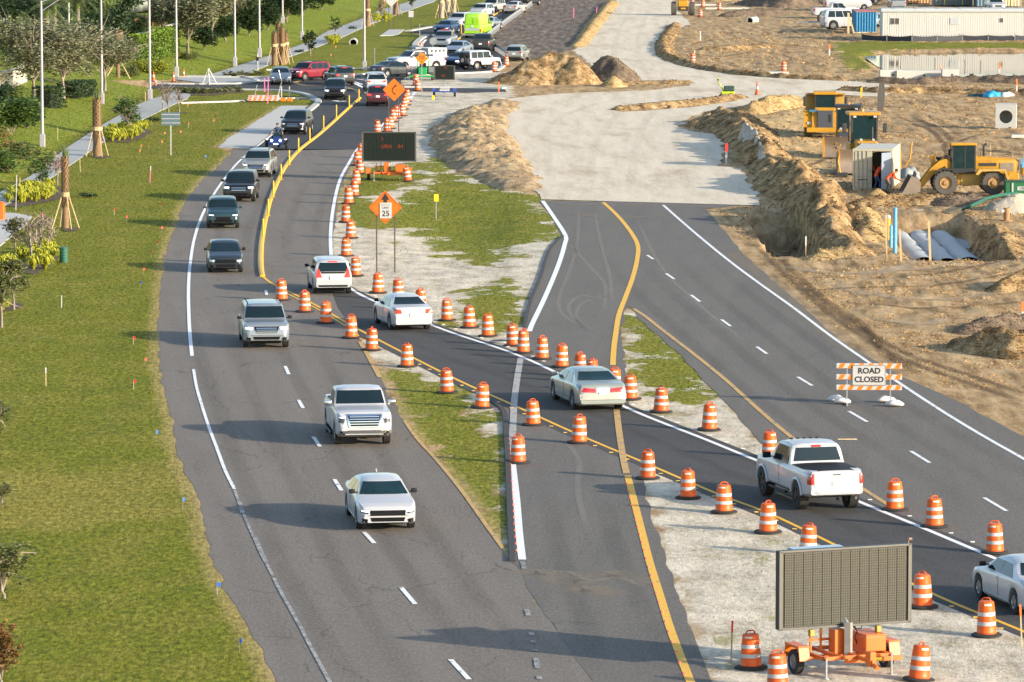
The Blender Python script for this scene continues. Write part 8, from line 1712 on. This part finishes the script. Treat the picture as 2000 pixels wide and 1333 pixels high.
MB().prism([(-8.2, 1.9), (-7.4, 1.2), (-3.0, 1.2), (-2.5, 1.6), (-2.4, 3.05), (-2.9, 3.15), (-8.3, 2.6)], -1.45, 1.45, 'y').build('dump_body', CYD, g); MB().prism([(-2.5, 2.9), (-2.4, 3.15), (-1.9, 3.2), (-1.9, 3.1)], -1.3, 1.3, 'y').build('body_canopy', CY, g); MB().cbox(-6.8, -1.5, -.5, .5, .8, 1.2, .05).build('chassis', BLK, g)
for s in (-1, 1): MB().tube([(-.7, s * .8, 3.1), (-.4, s * 1.35, 3.15), (-.4, s * 1.5, 3.0)], .025, 5).cbox(-.45, -.35, s * 1.5 - .1, s * 1.5 + .1, 2.3, 3.0, .02).build('mirror', BLK, g)
# two dozers behind the container, facing us
def dozer(px, py, rz, label, name, cat, blade_w=2.9, roof='yellow', scale=1., folded=True, wheels=False):
    p = P(px, py); g = thing(name, label, cat, p, rz); g.scale = (scale,) * 3
    for s in (-1, 1):
        pts = [(.9, .05), (1.25, .35), (1.1, .75), (-1.3, .85), (-1.7, .5), (-1.4, .05)]
        MB().prism(pts, s * .95 - .25, s * .95 + .25, 'y').build('track', BLK, g)
        for k in range(9): MB().box(-1.3 + .27 * k, -1.18 + .27 * k, s * .95 - .26, s * .95 + .26, .80, .88).build('track_plate', STEELD, g)
    MB().cbox(-.2, 1.15, -.5, .5, .6, 1.55, .05).build('engine_hood', CY, g); MB().cbox(-1.6, -.1, -.7, .7, .8, 1.4, .05).build('rear_body', CY, g)
    for a in ((-1.3, -1.2, -.65, -.56), (-1.3, -1.2, .56, .65), (-.15, -.06, -.65, -.56), (-.15, -.06, .56, .65)): MB().box(*a, 1.4, 2.75).build('cab_pillar', BLK, g)
    MB().box(-.10, -.085, -.56, .56, 1.45, 2.7).build('windshield', CGL, g)
    for s in (-1, 1): MB().box(-1.2, -.15, s * .62 - .01, s * .62 + .01, 1.45, 2.7).build('side_window', CGL, g)
    MB().cbox(-1.45, .05, -.78, .78, 2.72, 2.88, .04).build('cab_roof', CY if roof == 'yellow' else BLK, g)
    for y in (-.5, .5): MB().cbox(.02, .1, y - .08, y + .08, 2.62, 2.72, .02).build('work_lamp', LAMP, g)
    MB().cbox(1.14, 1.2, -.42, .42, .7, 1.45, .02).build('radiator_grille', DECAL, g)
    for s in (-1, 1): MB().cyl((1.1, s * .3, 1.2), (1.95, s * .45, .55), .05).build('blade_ram', STEELD, g); MB().box(.98, 1.17, s * .3 - .06, s * .3 + .06, 1.56, 1.66).build('headlight', LAMP, g)
    MB().cyl((.6, .3, 1.5), (.6, .3, 2.2), .06).build('exhaust', BLK, g); MB().lathe([(.07, 2.88), (.06, 3.0)], 8, Matrix.Translation((-.8, 0, 0))).build('beacon', mat('beacon_orange', (.8, .2, .02), .4), g)
    for s in (-1, 1): MB().tube([(.2, s * .62, .55), (1.9, s * .62, .45)], .09, 6).tube([(.7, s * .42, 1.2), (1.95, s * .5, .8)], .06, 6).build('push_arm', CY, g); MB().cbox(0, .09, s * 1.0 - .1, s * 1.0 + .1, 1.9, 2.35, .02).build('mirror', BLK, g)
    n = 9; pr = [(2.15 - .28 * math.sin(math.pi * k / (n - 1)), .05 + 1.15 * k / (n - 1)) for k in range(n)] ; pr += [(a - .07, b) for a, b in reversed(pr)]
    MB().prism(pr, -blade_w / 2, blade_w / 2, 'y').build('blade', STEELD, g, smooth=30)
    for s in (-1, 1): MB().box(1.85, 2.2, s * blade_w / 2 - .04, s * blade_w / 2 + .04, .05, 1.2).build('blade_edge', CY, g)
    return g
dozer(1688, 335, -math.pi / 2 + R(3), 'yellow bulldozer with wide grey blade directly behind the cream container', 'bulldozer', 'bulldozer', 3.0, scale=1.35)
dozer(1655, 305, -math.pi / 2 - R(8), 'dark cabbed bulldozer between the dump truck and the other dozer', 'bulldozer', 'bulldozer', 2.4, 'black', 1.22)
for s, (x, y, dx, z1) in enumerate(((1641, 345, -.1, 0), (1762, 340, 0, 0))):
    p = P(x, y); g = thing('blade_arm', ('left' if s == 0 else 'right') + ' raised yellow marker arm of the blade beside the container', 'blade arm', p)
    k = -1 if s == 0 else 1
    MB().tube([(0, 0, .2), (k * -.0 + (-.15 if s == 0 else .5), 0, 1.0), (-.02 if s == 0 else .62, 0, 2.1)], .06, 6).build('arm_bar', CY, g); MB().cbox(-.3, .5, -.2, .2, 0, .25, .03).build('arm_foot', BLK, g)
# far roller / tractor
p = P(1334, 31); g = thing('yellow_tractor', 'yellow tractor driving away up the limerock', 'tractor', p, math.pi / 2)
for s in (-1, 1): big_wheel(g, .4, s * 1.15, .85, .55, s); big_wheel(g, 2.8, s * .9, .5, .35, s)
MB().cbox(-.6, 1.0, -.65, .65, .6, 1.1, .05).build('rear_body', BLK, g); MB().cbox(-.4, .9, -.62, .62, 1.1, 1.9, .08).build('cab_base', CY, g); MB().cbox(-.35, .9, -.6, .6, 1.9, 2.9, .05).build('cab_window', CGL, g); MB().cbox(-.5, 1.0, -.75, .75, 2.88, 3.05, .05).build('cab_roof', CY, g); MB().box(-.68, -.6, -.3, .3, .8, 1.0).build('rear_plate', CY, g); MB().cbox(.9, 3.0, -.4, .4, .8, 1.6, .05).build('engine_hood', CY, g)
# green tractor near the junction
GT = mat('tractor_green', (.01, .26, .06), .4, var=.12)
p = P(826, 156); g = thing('green_tractor', 'small green tractor with black canopy among the far signs', 'tractor', p, -math.pi / 2)
for s in (-1, 1): big_wheel(g, -.6, s * .95, .55, .34, s); big_wheel(g, 1.0, s * .85, .36, .24, s)
MB().cbox(-.9, .2, -.6, .6, .5, .95, .05).build('rear_body', GT, g); MB().cbox(.1, 1.5, -.38, .38, .5, 1.15, .06).build('engine_hood', GT, g); MB().cbox(1.2, 1.45, -1.2, 1.2, .28, .45, .03).build('front_bar', GT, g)
for a, b in ((-.75, -.5), (-.75, .5), (.1, -.5), (.1, .5)): MB().cyl((a, b, .9), (a, b, 2.15), .035).build('canopy_post', GT, g)
MB().cbox(-.95, .3, -.95, .95, 2.15, 2.26, .04).build('canopy', BLK, g); MB().cbox(-.55, -.1, -.3, .3, .95, 1.5, .04).build('seat', BLK, g)
for s in (-1, 1): MB().cbox(.5, .9, s * .8 - .28, s * .8 + .28, .5, 1.2, .03).build('grey_panel', mat('dull_grey_panel', (.16, .17, .17), .6), g)
# white service truck with slatted body
g = vehicle('service_truck', 'truck', 'white service truck with a tall slatted white bed beside the junction', 'pickup', 5.6, 2.0, 1.9, 'white', (812, 138), rz=R(-146), end='mid', group=None, plate=False)
MB().cbox(-2.85, -.75, -1.03, 1.03, 1.2, 2.1, .03).build('stake_body', paintmat(*PM['white'][:2], metal=0), g)
for k in range(4): MB().box(-2.6 + .45 * k, -2.38 + .45 * k, 1.035, 1.05, 1.72, 1.95).build('body_slot', BLK, g)
MB().tube([(-.6, .3, 2.25), (-.6, .3, 2.6), (-.2, .3, 2.6), (-.2, .3, 2.25)], .06, 6).build('orange_rack', mat('rack_orange', (.55, .22, .1), .5), g); MB().cbox(-.3, .4, -.6, .6, 2.02, 2.2, .05).build('roof_box', GREYP, g)
# plate compactor
p = P(1422, 192); g = thing('plate_compactor', 'lime yellow plate compactor standing on the dirt strip', 'compactor', (p.x, p.y, .35)); g.scale = (.72,) * 3; LY = mat('lime_yellow', (.42, .55, .02), .45)
MB().cbox(-.8, .8, -.5, .5, 0, .3, .08).build('base_plate', LY, g); MB().cbox(-.5, .75, -.35, .35, .3, .95, .12).build('engine', mat('engine_dark_green', (.02, .05, .04), .5), g); MB().tube([(-.5, 0, .3), (-1.0, 0, 1.2), (-1.2, 0, 1.7), (-.95, 0, 1.85)], .09, 6).build('handle_arm', LY, g); MB().cbox(-1.3, -1.1, -.15, .15, 1.55, 1.75, .04).build('grip', BLK, g)
# green box and truck nose on the right edge
p = P(1985, 385); g = thing('green_toolbox', 'dark green steel box with a white label at the right edge', 'container', p); MB().cbox(-.72, 1.2, -.6, .6, .15, .95, .03).build('box_body', mat('box_green', (.008, .11, .04), .5), g); MB().cbox(-.76, 1.25, -.65, .65, .95, 1.02, .02).build('box_lid', mat('box_green_dark', (.006, .06, .03), .5), g)
lb = MB().box(-.0, .6, -.62, -.605, .45, .68).build('white_label', WHITES, g); text('lettering', 'CRI', .2, BLACKP, lb, (.3, -.63, .56)); MB().box(-.35, -.25, -.66, -.61, 0, .9).build('corner_post', WHITES, g)
p = P(1997, 360); g = thing('parked_truck_nose', 'yellow and grey truck nose behind the wheel loader', 'truck', p, math.pi); MB().cbox(-1.6, .1, -.8, .8, .6, 1.1, .05).build('lower_body', CY, g); MB().prism([(-1.6, 1.1), (-1.6, 2.2), (-.3, 2.1), (.1, 1.3), (.1, 1.1)], -.75, .75, 'y').build('cab', PVC, g)
# tarp, folded sheets, drain covers and yard scraps
def lump(px, py, w, d, h, m, label, name, cat, seed=0):
    p = G(px, py); bm = bmesh.new(); bmesh.ops.create_icosphere(bm, subdivisions=3, radius=1)
    for v in bm.verts: c = v.co; k = 1 + .25 * math.sin(5 * c.x + seed) * math.cos(4 * c.y + seed) + .12 * math.sin(11 * c.z + 3 * c.x); v.co = (c.x * w / 2 * k, c.y * d / 2 * k, max(-.05, c.z) * h * k)
    me = bpy.data.meshes.new(name); bm.to_mesh(me); bm.free(); me.materials.append(m); me.shade_smooth(); tag(link(name, me, loc=p), label, cat)
lump(1938, 189, 1.5, 1.2, .5, mat('tarp_blue', (.02, .28, .50), .5), 'bright blue tarp heap at the edge of the machine yard', 'blue_tarp', 'tarp', 1); lump(1918, 190, 2.4, 1., .3, mat('tarp_dark', (.03, .08, .09), .6), 'dark teal sheet lying beside the blue tarp', 'dark_sheet', 'tarp', 2); lump(1965, 189, 1.6, 1., .42, mat('sack_pale', (.42, .42, .42), .8), 'pale sacks right of the blue tarp', 'pale_sacks', 'sacks', 3)
lump(1412, 190, .7, .7, .35, DIRTD, 'small dark rock on the dirt strip', 'rock', 'rock', 4); lump(1312, 212, .8, .5, .25, mat('brown_carton', (.30, .18, .09), .8), 'flattened brown carton on the dirt strip', 'carton', 'carton', 5)
lump(1776, 350, 1.5, 1.2, .8, mat('grey_wrap', (.22, .24, .24), .6), 'grey tarped bundle on top of the loader bucket', 'tarped_bundle', 'bundle', 6)
p = P(1722, 218); g = thing('sheet_board', 'dark weathered board standing upright in the machine yard', 'board', p); MB().prism([(-.35, 0), (.1, .1), (.25, 1.1), (.2, 2.2), (-.2, 2.3), (-.35, 1.2)], -.05, .05, 'y').build('board_face', mat('weathered_dark', (.07, .065, .06), .8, var=.4), g); MB().box(-.2, -.12, .05, .5, 0, 1.6).build('rear_prop', SWOOD, g)
MH = mat('manhole_iron', (.03, .03, .03), .6)
for x, y, lb in ((978, 669, 'round black manhole cover in the sand beside the leaning barrel'),): p = P(x, y); g = thing('manhole_cover', lb, 'manhole cover', (p.x, p.y, .03)); MB().lathe([(.42, 0), (.42, .05), (.38, .06)], 24).build('cover', MH, g); MB().lathe([(.5, 0), (.5, .04), (.44, .045)], 24).build('rim_ring', CONB, g)
for x, y, w, lb in ((1325, 661, .5, 'small white litter on the closed road'), (1410, 860, .3, 'scrap of wood by the closed lane'), (1668, 862, .6, 'orange broken stake lying on the closed road')): pass
p = P(1655, 861); tag(MB().cbox(-.35, .35, -.03, .03, 0, .04, .01).build('broken_stake', mat('pale_timber', (.5, .38, .22), .8)), 'broken orange stake lying on the closed road above the pickup', 'stake').location = (p.x, p.y, .03)
# orange safety net by the pond
p = G(1840, 152); g = thing('orange_bar', 'orange broken safety bar lying at the near pond shore', 'safety bar', p); MB().tube([(0, 0, .25), (1.4, .2, .35)], .05, 5).tube([(.05, 0, 0), (-.25, 0, 1.3)], .04, 5).build('bar', SORF, g)
for x, h, lb in ((1733, 1.6, 'left thin white pipe reflected in the pond'), (1748, 1.6, 'second thin white pipe in the pond edge'), (1758, 1.7, 'dark ladder like stake at the pond edge'), (1826, 1.5, 'single thin rod in the pond'), (1885, 1.3, 'thin rod at the middle of the pond shore'), (1915, 1.2, 'thin rod right of the middle pond shore')):
    stake(x, 143, h, lb, PWHT if 'white' in lb else DKSTEEL, None, .03)
# ---------------------------------------------------------------- people
SKIN = mat('skin', (.38, .20, .13), .6); HIVIS = mat('hivis_orange', (.72, .07, .006), .6, var=.15, scale=4); JEAN = mat('blue_jeans', (.05, .09, .17), .8); KHAKI = mat('khaki_trousers', (.12, .09, .06), .85); NAVYC = mat('navy_shirt', (.03, .05, .10), .8); HAIR = mat('dark_hair', (.02, .015, .01), .8)
def figure(g, jo, rad, edges, shirt, pants, split):
    """one continuous skinned body; jo = joint positions; faces above the `split` joints take the shirt"""
    me = bpy.data.meshes.new('body'); me.from_pydata([tuple(v) for v in jo], edges, []); o = link('body', me, g)
    md = o.modifiers.new('skin', 'SKIN'); md.use_smooth_shade = True
    for i, r in enumerate(rad): o.data.skin_vertices[0].data[i].radius = r if isinstance(r, tuple) else (r, r)
    o.data.skin_vertices[0].data[0].use_root = True
    o.modifiers.new('sub', 'SUBSURF').levels = 1
    dg = bpy.context.evaluated_depsgraph_get(); nm = bpy.data.meshes.new_from_object(o.evaluated_get(dg)); o.modifiers.clear(); o.data = nm
    nm.materials.clear(); [nm.materials.append(m) for m in (shirt, pants, SKIN)]
    for f in nm.polygons:
        f.material_index = split(f.center); f.use_smooth = True
    return o
def head(g, c, d, hat=None):
    """head with face turned along d"""
    bm = bmesh.new(); bmesh.ops.create_uvsphere(bm, u_segments=16, v_segments=12, radius=1)
    for v in bm.verts:
        x, y, z = v.co; v.co = (x * .095 + (.012 if x > .85 and abs(y) < .35 and abs(z) < .3 else 0), y * .078, z * .12 - (.015 if x > .3 and z < -.4 else 0))
    me = bpy.data.meshes.new('head'); bm.to_mesh(me); bm.free(); me.materials.append(SKIN); me.shade_smooth()
    o = link('head', me, g, loc=c); q = Vector(d).to_track_quat('X', 'Z'); o.rotation_mode = 'QUATERNION'; o.rotation_quaternion = q
    h = MB().lathe([(.098, .0), (.104, .05), (.085, .11), (.04, .135)], 14).build('hair' if not hat else 'hard_hat', hat or HAIR, o, smooth=50); h.location = (-.012, 0, .0)
    MB().prism([(.09, -.01), (.125, -.025), (.09, -.04)], -.014, .014, 'y').build('nose', SKIN, o)
    for s in (-1, 1): MB().cbox(-.015, .02, s * .078 - .008, s * .078 + .008, -.03, .03, .005).build('ear', SKIN, o); MB().cyl((.085, s * .033, .012), (.093, s * .033, .012), .011, n=6).build('eye', BLACKP, o)
    MB().box(.084, .092, -.024, .024, -.068, -.060).build('mouth', mat('lips', (.25, .08, .07), .6), o)
def hand(g, p, d, m=None):
    mb = MB(); p = Vector(p); d = Vector(d).normalized(); s = d.cross(Vector((0, 0, 1))).normalized(); up = s.cross(d)
    mb.tube([p, p + d * .05, p + d * .09], [.03, .042, .036], 6)
    for k, L in enumerate((.065, .08, .075, .06)): b = p + d * .085 + s * (-.028 + .019 * k); mb.tube([b, b + d * L * .55 - up * .01, b + d * L * .8 - up * .035], [.0095, .009, .007], 5)
    b = p + d * .03 + s * .035; mb.tube([b, b + s * .025 + d * .025, b + s * .03 + d * .055 - up * .01], [.012, .010, .008], 5); mb.build('hand', SKIN, g, smooth=60)
def bent_worker(px, py, rz, label, pants, bend=.75, sc=1.):
    p = P(px, py); g = thing('person', label, 'person', (p.x, p.y, .02), rz, 'workers at the container'); g.scale = (sc,) * 3
    f = Vector((math.sin(bend), 0, math.cos(bend)))       # +x forward
    hip = Vector((-.10, 0, .92)); ch = hip + f * .30; sh = hip + f * .50; nk = hip + f * .58
    J = [hip, hip + f * .15, ch, sh, nk + f * .04]; Rr = [(.15, .11), (.145, .11), (.17, .115), (.16, .09), .055]; E = [(0, 1), (1, 2), (2, 3), (3, 4)]
    for s in (-1, 1):
        k = len(J); kn = Vector((.10 - .06 * s, s * .12, .50)); an = Vector((-.04 - .10 * s, s * .13, .09)); J += [hip + Vector((0, s * .09, -.06)), kn, an, an + Vector((.17, 0, -.04))]; Rr += [.095, .065, .045, (.045, .03)]; E += [(0, k), (k, k + 1), (k + 1, k + 2), (k + 2, k + 3)]
        k = len(J); a = sh + Vector((0, s * .19, -.02)); e = a + Vector((.12, s * .05, -.26)); w = e + Vector((.22, -s * .02, -.10)); J += [a, e, w]; Rr += [.062, .046, .033]; E += [(3, k), (k, k + 1), (k + 1, k + 2)]
        hand(g, w, (.9, 0, -.3)); MB().cbox(an.x - .09, an.x + .20, an.y - .05, an.y + .05, 0, .11, .03).build('boot', TRIM, g, smooth=50)
    figure(g, J, Rr, E, HIVIS, pants, lambda c: 1 if c.z < .86 and c.x < .34 else (2 if (c - (e)).length < .0 else 0)); head(g, nk + f * .16, (.8, 0, -.5))
bent_worker(1713, 374, R(25), 'worker in orange shirt and blue jeans leaning into the open container', JEAN, .62, 1.08)
bent_worker(1734, 380, R(10), 'worker in orange shirt and khaki trousers bending outside the container', KHAKI, .95, 1.05)
p = P(1698, 366, .2); g = thing('person', 'shaded worker in orange inside the dark container', 'person', p, R(-60), 'workers at the container')
J = [Vector(a) for a in ((0, 0, .92), (.02, 0, 1.1), (.05, 0, 1.3), (.06, 0, 1.45), (.07, 0, 1.53))]; Rr = [(.14, .1), (.14, .1), (.16, .11), (.15, .09), .05]; E = [(0, 1), (1, 2), (2, 3), (3, 4)]
for s in (-1, 1): k = len(J); J += [Vector((0, s * .09, .86)), Vector((.03, s * .11, .48)), Vector((0, s * .11, .08))]; Rr += [.09, .06, .045]; E += [(0, k), (k, k + 1), (k + 1, k + 2)]; k = len(J); J += [Vector((.06, s * .2, 1.42)), Vector((.1, s * .24, 1.15)), Vector((.3, s * .18, 1.05))]; Rr += [.06, .045, .033]; E += [(3, k), (k, k + 1), (k + 1, k + 2)]; hand(g, (.3, s * .18, 1.05), (1, 0, -.1))
figure(g, J, Rr, E, HIVIS, JEAN, lambda c: 1 if c.z < .9 else 0); head(g, (.08, 0, 1.68), (1, 0, -.2))
# three wheeled motorcycle and its rider
p = P(540, 291); rz = R(-93); tr = thing('three_wheeler', 'blue black three wheeled motorcycle with bright headlights', 'motorcycle', (p.x, p.y, .02), rz)
BM = paintmat('trike_blue', (.01, .035, .16)); d = Vector((math.cos(rz), math.sin(rz), 0)); tr.location = (p.x - d.x * .3, p.y - d.y * .3, .02)
for s in (-1, 1): w_ = bpy.data.objects.new('wheel', None); COL.objects.link(w_); w_.parent = tr; w_.location = (.25, s * .70, .30); w_.rotation_euler = (0, 0, 0 if s > 0 else math.pi); a, b = wheel_parts(True, .55); link('tyre', a, w_, scale=(.3,) * 3); link('rim', b, w_, scale=(.3,) * 3); MB().prism([(-.12, .42), (-.02, .62), (.45, .62), (.62, .40), (.55, .40), (.42, .56), (.0, .56), (-.05, .42)], s * .7 - .12, s * .7 + .12, 'y').build('mudguard', TRIM, tr); MB().tube([(.25, s * .15, .35), (.25, s * .6, .32)], .035, 6).build('suspension_arm', TRIM, tr)
w_ = bpy.data.objects.new('wheel', None); COL.objects.link(w_); w_.parent = tr; w_.location = (-1.45, 0, .31); a, b = wheel_parts(True, .7); link('tyre', a, w_, scale=(.31,) * 3); link('rim', b, w_, scale=(.31,) * 3)
MB().prism([(.75, .25), (.8, .42), (.55, .66), (.2, .84), (-.1, .88), (-.4, .78), (-1.3, .72), (-1.5, .55), (-1.2, .35), (-.2, .2)], -.24, .24, 'y').build('body', BM, tr, smooth=40); MB().prism([(.80, .26), (.84, .40), (.55, .62), (.1, .70), (.1, .30)], -.48, .48, 'y').build('nose_fairing', BM, tr, smooth=40)
MB().prism([(.18, .84), (.0, 1.12), (-.03, 1.12), (.12, .84)], -.2, .2, 'y').build('windscreen', CGL, tr); MB().cbox(-1.0, -.4, -.17, .17, .76, .86, .04).build('seat', TRIM, tr); MB().tube([(-.08, -.42, 1.02), (.02, -.2, .98), (.02, .2, .98), (-.08, .42, 1.02)], .02, 6).build('handlebar', TRIM, tr); MB().cbox(-1.55, -1.05, -.35, .35, .7, 1.0, .08).build('top_case', TRIM, tr)
for s in (-1, 1): MB().lathe([(.02, 0), (.09, .02), (.09, .05)], 12, Matrix.Translation((.66, s * .30, .58)) @ Matrix.Rotation(R(75), 4, 'Y')).build('headlight', LAMPON, tr); MB().cbox(.30, .38, s * .66 - .07, s * .66 + .07, .60, .68, .02).build('marker_lamp', LAMPON, tr)
MB().cbox(.78, .86, -.17, .17, .30, .39, .02).build('lower_lamp', LAMPON, tr)
rd = thing('person', 'rider in a navy shirt seated on the three wheeled motorcycle', 'person', tr.location, rz)
J = [Vector(a) for a in ((-.62, 0, .92), (-.60, 0, 1.08), (-.56, 0, 1.26), (-.53, 0, 1.40), (-.52, 0, 1.48))]; Rr = [(.17, .15), (.17, .13), (.19, .13), (.17, .1), .055]; E = [(0, 1), (1, 2), (2, 3), (3, 4)]
for s in (-1, 1):
    k = len(J); J += [Vector((-.55, s * .12, .90)), Vector((-.15, s * .34, .82)), Vector((-.22, s * .36, .42)), Vector((-.06, s * .36, .36))]; Rr += [.095, .07, .05, .04]; E += [(0, k), (k, k + 1), (k + 1, k + 2), (k + 2, k + 3)]
    k = len(J); J += [Vector((-.53, s * .21, 1.36)), Vector((-.38, s * .34, 1.14)), Vector((-.12, s * .42, 1.04))]; Rr += [.07, .05, .035]; E += [(3, k), (k, k + 1), (k + 1, k + 2)]; hand(rd, (-.14, s * .42, 1.05), (1, 0, -.25))
figure(rd, J, Rr, E, NAVYC, TRIM, lambda c: 1 if c.z < .93 else (2 if c.x > -.36 and c.z > .98 else 0)); head(rd, (-.50, 0, 1.63), (1, 0, -.05))

tufts('loose_clods', 30000, [W_[k] for k in ('A', 'B', 'D', 'E', 'L', 'PO')] + GW, 1290, 2010, 60, 760, .05, .06, 'loose dirt clods strewn over the graded soil', lambda X, Y, d, r: (d < -.5) & (fbm(X * .6, Y * .3, 3, 88) > .47), 9, DIRT)
